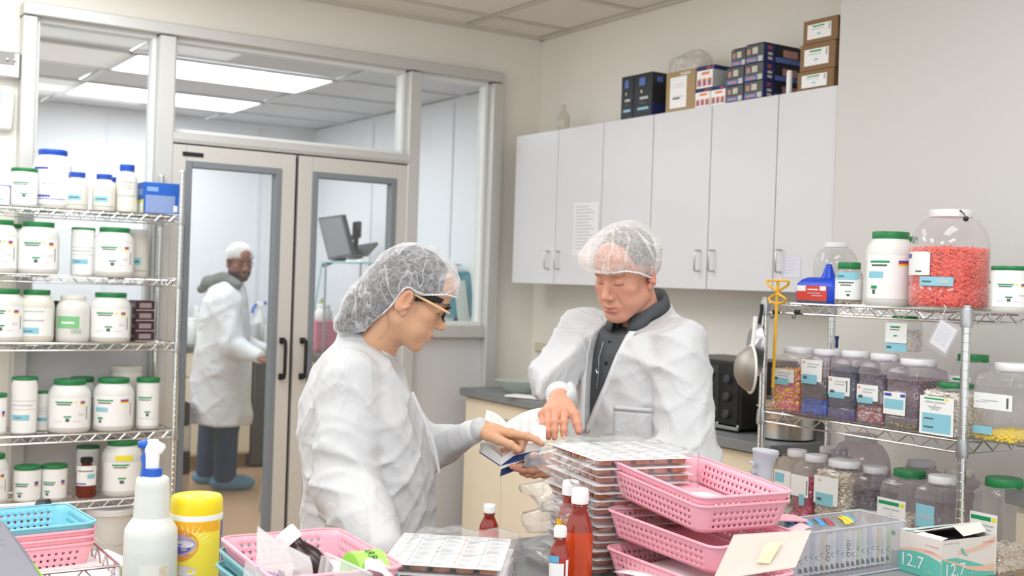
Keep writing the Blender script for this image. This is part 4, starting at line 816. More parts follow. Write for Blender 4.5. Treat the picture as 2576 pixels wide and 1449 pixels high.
def loft(g, zs, cs, As, Bs, side, front, p=2.3):
    """stack of super-elliptic sections at heights zs (rising); centres cs (x, y), half-width A along side, B along front"""
    Z = g.Z; cx_ = np.interp(Z, zs, [c[0] for c in cs]); cy_ = np.interp(Z, zs, [c[1] for c in cs]); A = np.interp(Z, zs, As); B = np.interp(Z, zs, Bs)
    x, y = g.X - cx_, g.Y - cy_; u = np.abs(x * side[0] + y * side[1]) / A; v = np.abs(x * front[0] + y * front[1]) / B
    k = (u ** p + v ** p) ** (1 / p); d = (k - 1) * np.minimum(A, B)
    return np.maximum(d, np.maximum(Z - zs[-1], zs[0] - Z)).astype(np.float32)
def nets(g):
    F = g.F; n = F.shape; ins = F < 0; cn = (n[0] - 1, n[1] - 1, n[2] - 1); ncell = cn[0] * cn[1] * cn[2]
    acc = [[], [], [], []]; quads = []
    st = (cn[1] * cn[2], cn[2], 1)
    for ax in range(3):
        s0 = [slice(None)] * 3; s1 = [slice(None)] * 3; s0[ax] = slice(0, -1); s1[ax] = slice(1, None)
        A, B = F[tuple(s0)], F[tuple(s1)]; ia, ib = ins[tuple(s0)], ins[tuple(s1)]
        idx = np.argwhere(ia != ib); va = A[tuple(idx.T)]; vb = B[tuple(idx.T)]; t = va / (va - vb)
        pos = idx.astype(np.float64); pos[:, ax] += t
        o1, o2 = [a for a in range(3) if a != ax]
        ok = (idx[:, o1] > 0) & (idx[:, o2] > 0) & (idx[:, o1] < n[o1] - 1) & (idx[:, o2] < n[o2] - 1)
        idx, pos = idx[ok], pos[ok]; flip = ib[tuple(idx.T)]
        cell = []
        for d1, d2 in ((0, 0), (1, 0), (1, 1), (0, 1)):
            c = idx.copy(); c[:, o1] -= d1; c[:, o2] -= d2; f = c[:, 0] * st[0] + c[:, 1] * st[1] + c[:, 2]; cell.append(f)
            acc[0].append(f); 
            for k in range(3): acc[k + 1].append(pos[:, k])
        q = np.stack(cell, 1)
        if ax == 1: flip = ~flip
        q[~flip] = q[~flip][:, ::-1]; quads.append(q)
    f = np.concatenate(acc[0]); u, inv = np.unique(f, return_inverse=True); cnt = np.bincount(inv)
    V = np.stack([np.bincount(inv, np.concatenate(acc[k + 1])) / cnt for k in range(3)], 1) * g.h + g.lo
    Q = np.searchsorted(u, np.concatenate(quads)); return V, Q[:, ::-1]
M_skinbase = {}
def skinmat(name, rough=.5):
    if name in MATS: return MATS[name]
    m = mat(name, 'c08060', rough=rough, sss=.12, var=0, bump=.12, bscale=500); nt = m.node_tree; a = nt.nodes.new('ShaderNodeAttribute'); a.attribute_name = 'Col'
    nt.links.new(a.outputs['Color'], nt.nodes['Principled BSDF'].inputs['Base Color']); return m
def sdf_obj(name, parts, m, parent=None, xf=None, smooth=True):
    """parts: list of (V, Q, colours or None); all joined as one mesh"""
    Vs, Qs, Cs, k = [], [], [], 0
    for V, Q, Cc in parts: Vs.append(V); Qs.append(Q + k); k += len(V); Cs.append(Cc if Cc is not None else np.ones((len(V), 3)))
    V = np.concatenate(Vs); Q = np.concatenate(Qs); me = bpy.data.meshes.new(name)
    me.vertices.add(len(V)); me.vertices.foreach_set('co', V.astype(np.float32).ravel()); me.loops.add(Q.size); me.loops.foreach_set('vertex_index', Q.astype(np.int32).ravel())
    me.polygons.add(len(Q)); me.polygons.foreach_set('loop_start', np.arange(0, Q.size, 4, dtype=np.int32)); me.polygons.foreach_set('use_smooth', np.ones(len(Q), bool))
    me.update(calc_edges=True); me.validate()
    ca = me.color_attributes.new('Col', 'FLOAT_COLOR', 'POINT'); cc = np.concatenate(Cs); cc = np.concatenate([cc, np.ones((len(cc), 1))], 1).astype(np.float32)
    if len(me.vertices) == len(cc): ca.data.foreach_set('color', cc.ravel())
    me.materials.append(m); o = link(name, me)
    if parent: o.parent = parent; o.matrix_parent_inverse = Matrix.Translation(-Vector(parent.location))
    return o
def bake(lo, hi, h, fn): g = Fld(lo, hi, h); g.F = fn(g).astype(np.float32); return nets(g)
def bounds(pts, pad): a = np.array([tuple(p) for p in pts]); return a.min(0) - pad, a.max(0) + pad
def lin(c): return np.array(srgb(c)[:3])
def blob_w(V, c, r, soft=1.0):
    d = np.sqrt((((V - np.array(c)) / np.array(r)) ** 2).sum(1)); return np.clip((1.15 - d) / (.3 * soft), 0, 1)[:, None]
# ------------------------------------------------------------------ head in its own frame (x = person's right, y = forward, z = up)
def head_sdf(g, s=1.0, fem=0, neck=None, neck_r=.055, eyes_closed=True):
    F_ = lambda *a: tuple(q * s for q in a)
    d = ell(g, F_(0, -.012, .045), F_(.0755, .098, .088))
    d = smin(d, ell(g, F_(0, .030, -.022), F_(.060, .060, .082)), .03)
    jr = .019 - .003 * fem
    for sx in (-1, 1):
        d = smin(d, cap(g, F_(sx * .050, -.002, -.050), F_(sx * .020, .062, -.094), (jr + .003) * s, jr * s), .03)
        d = smin(d, ell(g, F_(sx * .045, .052, -.014), F_(.021, .020, .018)), .02)
        d = smin(d, ell(g, F_(sx * .034, .050, -.052), F_(.026, .026, .028)), .02)
    d = smin(d, ell(g, F_(0, .068, -.099), F_(.021, .017, .017)), .016)
    d = smin(d, cap(g, F_(-.034, .078, .034), F_(.034, .078, .034), (.0105 - .002 * fem) * s), .016)
    d = smin(d, ell(g, F_(0, .058, .068), F_(.052, .040, .045)), .02)
    for sx in (-1, 1):
        d = smax(d, -ell(g, F_(sx * .031, .098, .014), F_(.017, .016, .012)), .012)
        d = smin(d, ell(g, F_(sx * .031, .0745, .012), F_(.0145, .0135, .012)), .003)
        d = smax(d, -(cap(g, F_(sx * .019, .0865, .0045), F_(sx * .043, .082, .0045), .0009 * s)), .0015)
        d = smax(d, -(cap(g, F_(sx * .020, .0895, .0215), F_(sx * .042, .085, .0205), .0012 * s)), .003)
    d = smin(d, cap(g, F_(0, .083, .026), F_(0, .104, -.020), .0075 * s, .0105 * s), .012)
    d = smin(d, ell(g, F_(0, .108, -.027), F_(.0115, .0115, .0105)), .008)
    for sx in (-1, 1):
        d = smin(d, ell(g, F_(sx * .0125, .097, -.031), F_(.0075, .0105, .0078)), .005)
        d = smax(d, -ell(g, F_(sx * .0065, .102, -.0395), F_(.0035, .0055, .004)), .002)
        d = smax(d, -cap(g, F_(sx * .021, .090, -.026), F_(sx * .031, .078, -.056), .0012 * s), .008)   # fold beside the mouth
    d = smin(d, ell(g, F_(0, .078, -.062), F_(.027, .018, .020)), .012)
    for sx in (-1, 1): d = smin(d, cap(g, F_(sx * .0035, .0965, -.0605), F_(sx * .021, .087, -.0655), .0042 * s, .0022 * s), .004)
    d = smin(d, cap(g, F_(-.012, .0915, -.0735), F_(.012, .0915, -.0735), .0054 * s), .006)
    for sx in (-1, 1): d = smax(d, -cap(g, F_(0, .1005, -.0668), F_(sx * .023, .088, -.0680), .0011 * s), .0025)
    d = smax(d, -ell(g, F_(0, .094, -.0855), F_(.016, .006, .004)), .008)
    for sx in (-1, 1):
        R = np.array(Euler((math.radians(-14), 0, sx * math.radians(-24))).to_matrix())
        o = ell(g, F_(sx * .084, -.018, .002), F_(.0075, .0195, .033), R); o = smin(o, ell(g, F_(sx * .079, -.006, -.026), F_(.0058, .010, .012)), .006)
        o = smax(o, -ell(g, F_(sx * .0925, -.013, .006), F_(.0085, .0115, .021), R), .004)
        o = smin(o, ell(g, F_(sx * .083, -.002, -.006), F_(.005, .006, .008)), .004)
        o = smin(o, cap(g, F_(sx * .086, -.022, .014), F_(sx * .086, -.018, -.012), .003 * s), .005)
        o = smax(o, -ell(g, F_(sx * .091, -.006, -.004), F_(.005, .006, .006)), .003)
        d = smin(d, o, .006)
    if neck is not None: d = smin(d, cap(g, F_(0, -.022, -.030), neck, neck_r * .96, neck_r), .028)
    return d
def head_colors(V, s, base, lip, brow, browc, cheek):
    V = V / s; C = np.tile(lin(base), (len(V), 1))
    def mix(w, c, k=1): nonlocal C; C = C * (1 - w * k) + lin(c) * w * k
    for sx in (-1, 1):
        mix(blob_w(V, (sx * .042, .062, -.022), (.025, .03, .02), 2), cheek, .35); mix(blob_w(V, (sx * .085, -.015, 0), (.012, .025, .04), 1), cheek, .45)
    mix(blob_w(V, (0, .11, -.03), (.016, .014, .014), 2), cheek, .4)
    mix(blob_w(V, (0, .095, -.062), (.024, .014, .0044), .5), lip, .8); mix(blob_w(V, (0, .095, -.073), (.018, .012, .0050), .5), lip, .8)
    for sx in (-1, 1):
        w = np.clip(1.2 - np.abs(V[:, 2] - (.0335 - .25 * (np.abs(V[:, 0]) - .03) ** 2 * 20)) / .0042, 0, 1) * (np.abs(V[:, 0] - sx * .032) < .018) * (V[:, 1] > .06); mix(w[:, None], browc, brow)
        w = np.clip(1.3 - np.abs(V[:, 2] - .0045) / .0016, 0, 1) * (np.abs(V[:, 0] - sx * .031) < .014) * (V[:, 1] > .075); mix(w[:, None], '2b1c18', .85)
    return C
def head_mesh(M, s, fem, neckW, neck_r, cols, h=.0024):
    Mi = M.inverted(); nk = Mi @ Vector(neckW); lo = np.array([-.105 * s, -.125 * s, -.135 * s]); hi = np.array([.105 * s, .128 * s, .145 * s])
    lo = np.minimum(lo, np.array(nk) - neck_r * 1.1); hi = np.maximum(hi, np.array(nk) + neck_r * 1.1)
    V, Q = bake(lo, hi, h, lambda g: head_sdf(g, s, fem, tuple(nk), neck_r)); C = head_colors(V, s, *cols)
    R = np.array(M)[:3, :3]; return V @ R.T + np.array(M)[:3, 3], Q, C
def hand_mesh(J, arm, base, tipc, h=.0016, k=1.0):
    """J: dict finger -> list of (point, ...) joints in world; arm: list of (point, radius)"""
    pts = [p for f in J.values() for p in f] + [a[0] for a in arm]; lo, hi = bounds(pts, .03)
    rad = {'thumb': (.0150, .0125, .0105, .0088), 'index': (.0112, .0093, .0083, .0070), 'middle': (.0114, .0095, .0084, .0071), 'ring': (.0110, .0090, .0080, .0068), 'pinky': (.0100, .0080, .0070, .0060)}
    wrist = arm[0][0]
    def fn(g):
        d = None
        for i in range(len(arm) - 1):
            c = cap(g, arm[i][0], arm[i + 1][0], arm[i][1], arm[i + 1][1]); d = c if d is None else smin(d, c, .01)
        for f in ('index', 'middle', 'ring', 'pinky'): d = smin(d, cap(g, wrist, J[f][0], .0185 * k, .0125 * k), .012)
        ks = list(J)
        for a, b in (('index', 'middle'), ('middle', 'ring'), ('ring', 'pinky')): d = smin(d, cap(g, J[a][0], J[b][0], .0115 * k, .0112 * k), .008)
        mid = (Vector(J['index'][0]) + Vector(wrist)) / 2; d = smin(d, cap(g, mid, J['thumb'][0], .015 * k, .0155 * k), .014)
        for f, js in J.items():
            r = rad[f]; fd = None
            for i in range(len(js) - 1):
                c = cap(g, js[i], js[i + 1], r[i] * k, r[i + 1] * k); fd = c if fd is None else smin(fd, c, .003)
                if 0 < i: fd = smin(fd, ell(g, js[i], (r[i] * k * 1.06,) * 3), .004)
            d = smin(d, fd, .0045)
        return d
    V, Q = bake(lo, hi, h, fn); C = np.tile(lin(base), (len(V), 1))
    for f, js in J.items():
        w = blob_w(V, js[-1], (.012,) * 3, 2); C = C * (1 - .5 * w) + lin(tipc) * .5 * w
        for j in js[:-1]: w = blob_w(V, j, (.011,) * 3, 2); C = C * (1 - .22 * w) + lin(tipc) * .22 * w
    return V, Q, C
def ridge(x): return (1 - np.abs(np.sin(x))) ** 3.2
def folds(g, amp, ph=0.0, f=1.0):
    X, Y, Z = g.X * f, g.Y * f, g.Z * f
    a = ridge(9 * X + 5 * Z + 1.6 * np.sin(7 * Y + ph) + 1.1 * np.sin(6 * Z + 2 * ph)); b = ridge(8 * Y - 7 * Z + 1.8 * np.sin(6 * X + 1.3 + ph)); c = ridge(13 * Z + 6 * Y + 2.2 * np.sin(8 * X + 5 * Y + ph) + ph)
    n = np.sin(5 * X + 2 * np.sin(4 * Z + ph)) * np.sin(4 * Y + 1.5 * np.sin(5 * Z))
    return -amp * (.75 * a + .6 * b + .5 * c + .5 * n)
def coatmat(name, col, k=.55):
    if name in MATS: return MATS[name]
    m = mat(name, col, rough=.62, var=.012, vscale=5, spec=.3); nt = m.node_tree; N = nt.nodes.new; L = nt.links.new; b = nt.nodes['Principled BSDF']; tc = N('ShaderNodeTexCoord')
    def vee(scale, dist, wdt):
        n = N('ShaderNodeTexNoise'); n.inputs['Scale'].default_value = scale; n.inputs['Detail'].default_value = 2; n.inputs['Distortion'].default_value = dist; L(tc.outputs['Object'], n.inputs['Vector'])
        s1 = N('ShaderNodeMath'); s1.operation = 'SUBTRACT'; s1.inputs[1].default_value = .5; L(n.outputs['Fac'], s1.inputs[0]); s2 = N('ShaderNodeMath'); s2.operation = 'ABSOLUTE'; L(s1.outputs[0], s2.inputs[0])
        r = N('ShaderNodeMapRange'); r.inputs['From Min'].default_value = 0; r.inputs['From Max'].default_value = wdt; r.inputs['To Min'].default_value = 1; r.inputs['To Max'].default_value = 0; L(s2.outputs[0], r.inputs['Value']); return r
    v1 = vee(3.2, .5, .12); v2 = vee(7.5, .8, .10); n1 = N('ShaderNodeMath'); n1.operation = 'MULTIPLY_ADD'; n1.inputs[1].default_value = .35; L(v2.outputs[0], n1.inputs[0]); L(v1.outputs[0], n1.inputs[2])
    n2 = N('ShaderNodeTexNoise'); n2.inputs['Scale'].default_value = 320; n2.inputs['Detail'].default_value = 3
    b1 = N('ShaderNodeBump'); b1.inputs['Strength'].default_value = k; b1.inputs['Distance'].default_value = .008; b2 = N('ShaderNodeBump'); b2.inputs['Strength'].default_value = .12; b2.inputs['Distance'].default_value = .001
    L(tc.outputs['Object'], n2.inputs['Vector']); L(n1.outputs[0], b1.inputs['Height']); L(n2.outputs['Fac'], b2.inputs['Height']); L(b1.outputs[0], b2.inputs['Normal']); L(b2.outputs[0], b.inputs['Normal']); return m
def netmat(name, base=.36, col='f4f4f6', stretch=(1, 1, 1), sc=9):
    m = bpy.data.materials.new(name); m.use_nodes = True; nt = m.node_tree; nt.nodes.clear(); N = nt.nodes.new; L = nt.links.new
    out = N('ShaderNodeOutputMaterial'); tr = N('ShaderNodeBsdfTransparent'); df = N('ShaderNodeBsdfDiffuse'); df.inputs[0].default_value = srgb(col); tl = N('ShaderNodeBsdfTranslucent'); tl.inputs[0].default_value = srgb(col)
    tc = N('ShaderNodeTexCoord'); mp = N('ShaderNodeMapping'); mp.inputs['Scale'].default_value = stretch; L(tc.outputs['Object'], mp.inputs[0])
    def crease(scale, dist, wdt, top):
        n = N('ShaderNodeTexNoise'); n.inputs['Scale'].default_value = scale; n.inputs['Detail'].default_value = 2; n.inputs['Distortion'].default_value = dist; L(mp.outputs[0], n.inputs['Vector'])
        s1 = N('ShaderNodeMath'); s1.operation = 'SUBTRACT'; s1.inputs[1].default_value = .5; L(n.outputs['Fac'], s1.inputs[0]); s2 = N('ShaderNodeMath'); s2.operation = 'ABSOLUTE'; L(s1.outputs[0], s2.inputs[0])
        r = N('ShaderNodeMapRange'); r.interpolation_type = 'SMOOTHSTEP'; r.inputs['From Min'].default_value = 0; r.inputs['From Max'].default_value = wdt; r.inputs['To Min'].default_value = top; r.inputs['To Max'].default_value = 0; L(s2.outputs[0], r.inputs['Value']); return r
    c1 = crease(sc, .7, .03, .34); c2 = crease(sc * 2.1, 1.0, .02, .13); r1 = N('ShaderNodeMath'); r1.operation = 'ADD'; L(c1.outputs[0], r1.inputs[0]); L(c2.outputs[0], r1.inputs[1]); n1 = r1
    n2 = N('ShaderNodeTexNoise'); n2.inputs['Scale'].default_value = 75; n2.inputs['Detail'].default_value = 5; n2.inputs['Distortion'].default_value = 1.5; L(tc.outputs['Object'], n2.inputs['Vector'])
    r2 = N('ShaderNodeMapRange'); r2.inputs['From Min'].default_value = .35; r2.inputs['From Max'].default_value = .68; r2.inputs['To Min'].default_value = base - .14; r2.inputs['To Max'].default_value = base + .16; L(n2.outputs['Fac'], r2.inputs['Value'])
    ad = N('ShaderNodeMath'); ad.operation = 'ADD'; ad.use_clamp = True; L(r1.outputs[0], ad.inputs[0]); L(r2.outputs[0], ad.inputs[1])
    lw = N('ShaderNodeLayerWeight'); lw.inputs['Blend'].default_value = .25; ml = N('ShaderNodeMath'); ml.operation = 'MULTIPLY_ADD'; ml.inputs[1].default_value = .55; ml.use_clamp = True; L(lw.outputs['Facing'], ml.inputs[0]); L(ad.outputs[0], ml.inputs[2])
    bp = N('ShaderNodeBump'); bp.inputs['Strength'].default_value = .6; bp.inputs['Distance'].default_value = .005; L(n1.outputs[0], bp.inputs['Height']); L(bp.outputs[0], df.inputs['Normal'])
    ms = N('ShaderNodeMixShader'); ms.inputs[0].default_value = .3; L(df.outputs[0], ms.inputs[1]); L(tl.outputs[0], ms.inputs[2]); mx = N('ShaderNodeMixShader'); L(ml.outputs[0], mx.inputs[0]); L(tr.outputs[0], mx.inputs[1]); L(ms.outputs[0], mx.inputs[2]); L(mx.outputs[0], out.inputs[0]); return m
M_skin = skinmat('skin'); M_coat = coatmat('white_coat_fabric', 'c9cacc'); M_cuff = coatmat('knit_cuff', 'd6d7d8', .1); M_denim = mat('dark_denim', '27303f', rough=.8, bump=.3, bscale=300); M_hair = mat('dark_hair', '1d1a1a', rough=.55, bump=.8, bscale=70)
def mk(loc, rx, ry, rz): return Matrix.Translation(loc) @ Euler((rx, ry, rz)).to_matrix().to_4x4()
def H2(v): v = Vector(v); return np.array([v.x, v.y]) / math.hypot(v.x, v.y)
def shoes_legs(person, hips, feet, z_hip, m_leg, m_shoe, fdir, r=(.085, .065, .052), shoename='shoe', sc=(.045, .125, .045)):
    for i in range(2):
        hx, hy = hips[i]; fx, fy = feet[i]; kn = ((hx + fx) / 2 + fdir[0] * .02, (hy + fy) / 2 + fdir[1] * .02, z_hip * .52)
        lo, hi = bounds([(hx, hy, z_hip), (fx, fy, .05), kn], .12)
        V, Q = bake(lo, hi, .01, lambda g: np.maximum(smin(cap(g, (hx, hy, z_hip), kn, r[0], r[1]), cap(g, kn, (fx, fy, .07), r[1], r[2]), .02), .055 - g.Z) + folds(g, .003, i))
        sdf_obj('trouser_leg', [(V, Q, None)], m_leg, person)
        ang = math.atan2(fdir[1], fdir[0]) - PI / 2; R = np.array(Euler((0, 0, ang)).to_matrix()); c = (fx + fdir[0] * .05, fy + fdir[1] * .05, .045)
        V, Q = bake(np.array(c) - .2, np.array(c) + .2, .008, lambda g: np.maximum(smin(ell(g, c, sc, R), cap(g, (fx, fy, .10), (fx, fy, .06), .045, .045), .04), .003 - g.Z) + folds(g, .002, i))
        sdf_obj(shoename, [(V, Q, None)], m_shoe, person)
# ================================================================== the woman in profile
WCY = [-.30, -.17, -.11, -.071, -.062, -.051, -.040, -.036, -.030, -.018, .0, .021, .053, .076, .12]; WCZ = [-.32, -.20, -.155, -.122, -.095, -.061, -.025, .012, .033, .040, .037, .038, .052, .062, .064]
def woman():
    p = thing('person', 'person in white coat, hairnet and glasses pointing into the open book', 'person', (1.42, 2.62, 0))
    s = .95; M = mk((1.3529, 2.543, 1.4464), -.42, .10, -2.034); dp = 2.87
    W = lambda x, y, d: P(x, y, d)
    fw = H2((.895, -.447)); sd = np.array([fw[1], -fw[0]])
    neck = W(935, 905, 2.93)
    hV = head_mesh(M, s, 1, neck, .050, ('cfa080', 'b87868', .6, '2a201c', 'cc8f78'))
    J = {'index': [W(1283, 1090, 2.925), W(1329, 1098, 2.90), W(1349, 1107, 2.892), W(1363, 1116, 2.888)],
         'middle': [W(1287, 1092, 2.946), W(1317, 1111, 2.917), W(1310, 1129, 2.912), W(1297, 1137, 2.92)],
         'ring': [W(1281, 1094, 2.966), W(1301, 1121, 2.938), W(1290, 1136, 2.935), W(1277, 1138, 2.947)],
         'pinky': [W(1271, 1096, 2.985), W(1283, 1123, 2.962), W(1273, 1133, 2.962), W(1263, 1131, 2.972)],
         'thumb': [W(1226, 1094, 2.93), W(1256, 1107, 2.905), W(1285, 1119, 2.892), W(1305, 1132, 2.887)]}
    hl = hand_mesh(J, [(W(1208, 1079, 2.955), .022), (W(1208, 1079, 2.955) + (W(1052, 1142, 3.13) - W(1208, 1079, 2.955)).normalized() * .05, .022)], 'd6a583', 'd98f78', k=.98)
    w2 = W(976, 1394, 2.52); e2 = W(872, 1225, 2.75); dr = (w2 - e2).normalized(); sdv = Vector((CR.x, CR.y, 0)).normalized(); cf = Vector((CF.x, CF.y, 0)).normalized()
    def J2(w, d, lat, up):
        o = {}
        for i, (nm, a, L_) in enumerate((('index', -.03, .075), ('middle', -.01, .08), ('ring', .01, .075), ('pinky', .03, .06))): 
            b = w + d * .085 + lat * a; o[nm] = [b, b + d * L_ * .45 + up * -.008, b + d * L_ * .75 - up * .018, b + d * L_ * .95 - up * .03]
        b = w + d * .03 - lat * .03; o['thumb'] = [b, b + d * .03 - lat * .018, b + d * .055 - lat * .02, b + d * .075 - lat * .016]; return o
    d2 = Vector((dr.x, dr.y, -.15)).normalized(); hr = hand_mesh(J2(w2, d2, Vector((-d2.y, d2.x, 0)).normalized() * -1, Vector((0, 0, 1))), [(w2, .022), (w2 - dr * .08, .027)], 'd6a583', 'd98f78', h=.0024)
    # trunk under the coat keeps the body one figure
    tc = W(915, 1100, 2.95)
    bV, bQ = bake((tc.x - .3, tc.y - .3, .75), (tc.x + .3, tc.y + .3, 1.36), .012, lambda g: smin(cap(g, neck, (tc.x, tc.y, 1.0), .05, .10), cap(g, (tc.x, tc.y, 1.05), (tc.x, tc.y, .85), .11, .12), .05))
    sdf_obj('body', [hV, hl, hr, (bV, bQ, np.tile(lin('d2a07c'), (len(bV), 1)))], M_skin, p)
    # coat
    rows = [(1560, 923, .172, .20), (1326, 923, .166, .20), (1186, 926, .168, .195), (1068, 914, .158, .195), (1010, 905, .142, .19), (945, 901, .116, .175), (893, 903, .090, .135), (862, 905, .062, .085), (835, 905, .050, .06)]
    zs, cs, A, B = [], [], [], []
    for y, x, b, a in rows: c = W(x, y, 2.95); zs.append(c.z); cs.append((c.x, c.y)); A.append(a); B.append(b)
    zs[0] = .62
    sh = W(880, 950, 2.80); shf = W(955, 975, 3.10); ef = W(1052, 1142, 3.13); wf = W(1206, 1080, 2.956)
    pn = W(917, 838, 2.93); pf = W(990, 897, 2.93); ndir = np.array([0, 0, 1.]) ; v = np.array(pf - pn); sdv3 = np.array([sd[0], sd[1], 0]); nrm = np.cross(v, sdv3); nrm /= np.linalg.norm(nrm); nrm *= np.sign(nrm[2])
    def fn(g):
        d = loft(g, zs, cs, A, B, sd, fw, 2.2)
        d = np.maximum(d, ((g.X - pn.x) * nrm[0] + (g.Y - pn.y) * nrm[1] + (g.Z - pn.z) * nrm[2]) - .004)
        d = smin(d, smin(cap(g, sh, e2, .070, .074), cap(g, e2, w2 - dr * .012, .078, .040), .02), .016)
        d = smin(d, smin(cap(g, shf, ef, .066, .062), cap(g, ef, wf, .064, .027), .02), .03)
        d = d + folds(g, .0105, .7, 1.7) * np.clip(1.2 - 0 * g.Z, .4, 1)
        # diagonal creases at the elbow of the near sleeve and along the far forearm
        q = np.sqrt((g.X - e2.x) ** 2 + (g.Y - e2.y) ** 2 + (g.Z - e2.z) ** 2); d = d - .013 * ridge(38 * (g.Z - .4 * (g.X - e2.x)) + 2 * np.sin(16 * g.X)) * np.exp(-(q / .15) ** 2)
        q = np.sqrt((g.X - ef.x) ** 2 + (g.Y - ef.y) ** 2 + (g.Z - ef.z) ** 2); d = d - .006 * ridge(40 * g.X + 12 * g.Z) * np.exp(-(q / .13) ** 2)
        return d
    lo, hi = bounds([sh, e2, w2, shf, ef, wf, (cs[0][0], cs[0][1], .6), (cs[0][0], cs[0][1], 1.42)], .02); lo -= .2 * np.array([.9, .9, 0]); hi += np.array([.12, .2, 0]); lo[2] = .6; hi[2] = 1.40
    V, Q = bake(lo, hi, .0068, fn); coat = sdf_obj('lab_coat', [(V, Q, None)], M_coat, p)
    def kid(b, nm, m, par=p, sm=50):
        o = b.build(nm, m, None, smooth=sm); o.parent = par; o.matrix_parent_inverse = Matrix.Translation(-Vector(p.location)) if par == p else Matrix.Identity(4); return o
    b = MB(); # ribbed cuffs
    ax = (wf - ef).normalized(); c0 = wf - ax * .010
    b.tube([c0 - ax * .03, c0 - ax * .012, c0, c0 + ax * .003], [.033, .0315, .0295, .026], 28); 
    kid(b, 'cuff', M_cuff)
    b = MB(); c0 = w2 - dr * .01; b.tube([c0 - dr * .03, c0 - dr * .012, c0, c0 + dr * .003], [.040, .037, .033, .028], 28); kid(b, 'cuff', M_cuff)
    # collar binding around the neck, front placket, sleeve seams follow the coat surface
    b = MB(); n = 40; ctr = (pn + pf) / 2; a1 = (pf - pn) / 2; a2 = Vector(sdv3) * .062
    b.tube([ctr + a1 * math.cos(t) * 1.0 + a2 * math.sin(t) + Vector(nrm) * -.003 for t in np.linspace(0, 2 * PI, n + 1)[:-1]], .0062, 8, closed=True); kid(b, 'collar_binding', M_cuff, coat)
    b = MB(); 
    pts = [(1040, 985), (1064, 1037), (1085, 1080), (1098, 1130), (1108, 1188)]; L1 = [W(x, y, 2.84) for x, y in pts]; L2 = [W(x - 6, y + 2, 2.835) for x, y in pts]
    vs = []; 
    for q1, q2 in zip(L1, L2): vs += [q1, q2, q2 + cf * .006, q1 + cf * .006]
    fs = [];
    for i in range(len(pts) - 1):
        for k in range(4): fs.append((i * 4 + k, i * 4 + (k + 1) % 4, (i + 1) * 4 + (k + 1) % 4, (i + 1) * 4 + k))
    fs += [(0, 1, 2, 3), tuple(4 * (len(pts) - 1) + k for k in (3, 2, 1, 0))]; b.add(vs, fs); kid(b, 'coat_flap', M_coat, coat)
    # hair and net
    def hp(x, y, z): return M @ (Vector((x, y, z)) * s)
    bun = [(W(1040, 722, 2.87), .088), (W(985, 736, 2.88), .080), (W(925, 776, 2.89), .066), (W(868, 815, 2.89), .034)]
    Mi = M.inverted()
    def hairf(off):
        def fn(g):
            # evaluate in world; head ellipsoid in world rotation
            R = np.array(M)[:3, :3]; c = hp(0, -.014, .052); d = ell(g, c, ((.082 + off) * s, (.100 + off) * s, (.089 + off) * s), R)
            for i in range(3): d = smin(d, cap(g, bun[i][0], bun[i + 1][0], bun[i][1] - .012 + off, bun[i + 1][1] - .010 + off), .03)
            # cut below the band: local plane from forehead to nape
            X = np.array(Mi); lx = X[1][0] * g.X + X[1][1] * g.Y + X[1][2] * g.Z + X[1][3]; lz = X[2][0] * g.X + X[2][1] * g.Y + X[2][2] * g.Z + X[2][3]
            cut = np.interp(lx / s, WCY, WCZ) * s
            return smax(d, (cut - off * .8) - lz, .006)
        return fn
    lo, hi = bounds([b_[0] for b_ in bun] + [hp(0, .1, .1), hp(0, -.12, .1)], .105)
    V, Q = bake(lo, hi, .005, hairf(.0)); hair = sdf_obj('hair', [(V, Q, None)], M_hair, p)
    def netf(g):
        X = np.array(Mi); d = hairf(.0065)(g); ly = X[1][0] * g.X + X[1][1] * g.Y + X[1][2] * g.Z + X[1][3]; lz = X[2][0] * g.X + X[2][1] * g.Y + X[2][2] * g.Z + X[2][3]
        d = smin(d, smax(ell(g, hp(0, .004, .062), (.081 * s, .104 * s, .090 * s), np.array(M)[:3, :3]), np.interp(ly / s, WCY, WCZ) * s - .002 - lz, .006), .01); lx = X[1][0] * g.X + X[1][1] * g.Y + X[1][2] * g.Z + X[1][3]
        return d - .0016 * ridge(95 * lx + 4 * np.sin(30 * g.Z)) - .0018 * np.sin(90 * g.X + 3 * np.sin(50 * g.Z)) * np.sin(80 * g.Z + 2 * np.sin(60 * g.Y))
    V, Q = bake(lo, hi, .0036, netf); sdf_obj('hairnet', [(V, Q, None)], netmat('hairnet_mesh', .30, stretch=(1.6, 1.6, .8), sc=10), p)
    # elastic band: gathered rim of the net
    b = MB(); pts = []
    for t in np.linspace(-1, 1, 90):
        yy = .108 - abs(t) * .180; zz = float(np.interp(yy, WCY, WCZ)); wd = .0905 * math.sqrt(max(.01, 1 - ((yy + .010) / .120) ** 2 - ((zz - .054) / .100) ** 2 * .5)); sg = 1 if t > 0 else -1
        pts.append(hp(sg * max(wd, .002), yy, zz - .001))
    b.tube(pts, [.0017 + .0012 * (k % 2) for k in range(len(pts))], 6); kid(b, 'elastic_band', mat('net_band', 'd9d9dc', rough=.7))
    # loose dark hair by the temple
    b = MB(); rnd = random.Random(4)
    for k in range(230):
        a = rnd.uniform(0, 1); y0 = .012 + .062 * a; L_ = rnd.uniform(.016, .028) * (1.25 - a * .85); x0 = .0795 - .26 * max(0, y0 - .03) ** 1.15 * 1.2
        b.tube([hp(x0, y0, .046), hp(x0 + .002, y0 - .003, .046 - L_ * .5), hp(x0 - .001, y0 - .008 * rnd.random(), .044 - L_)], [.0022, .0018, .0004], 4)
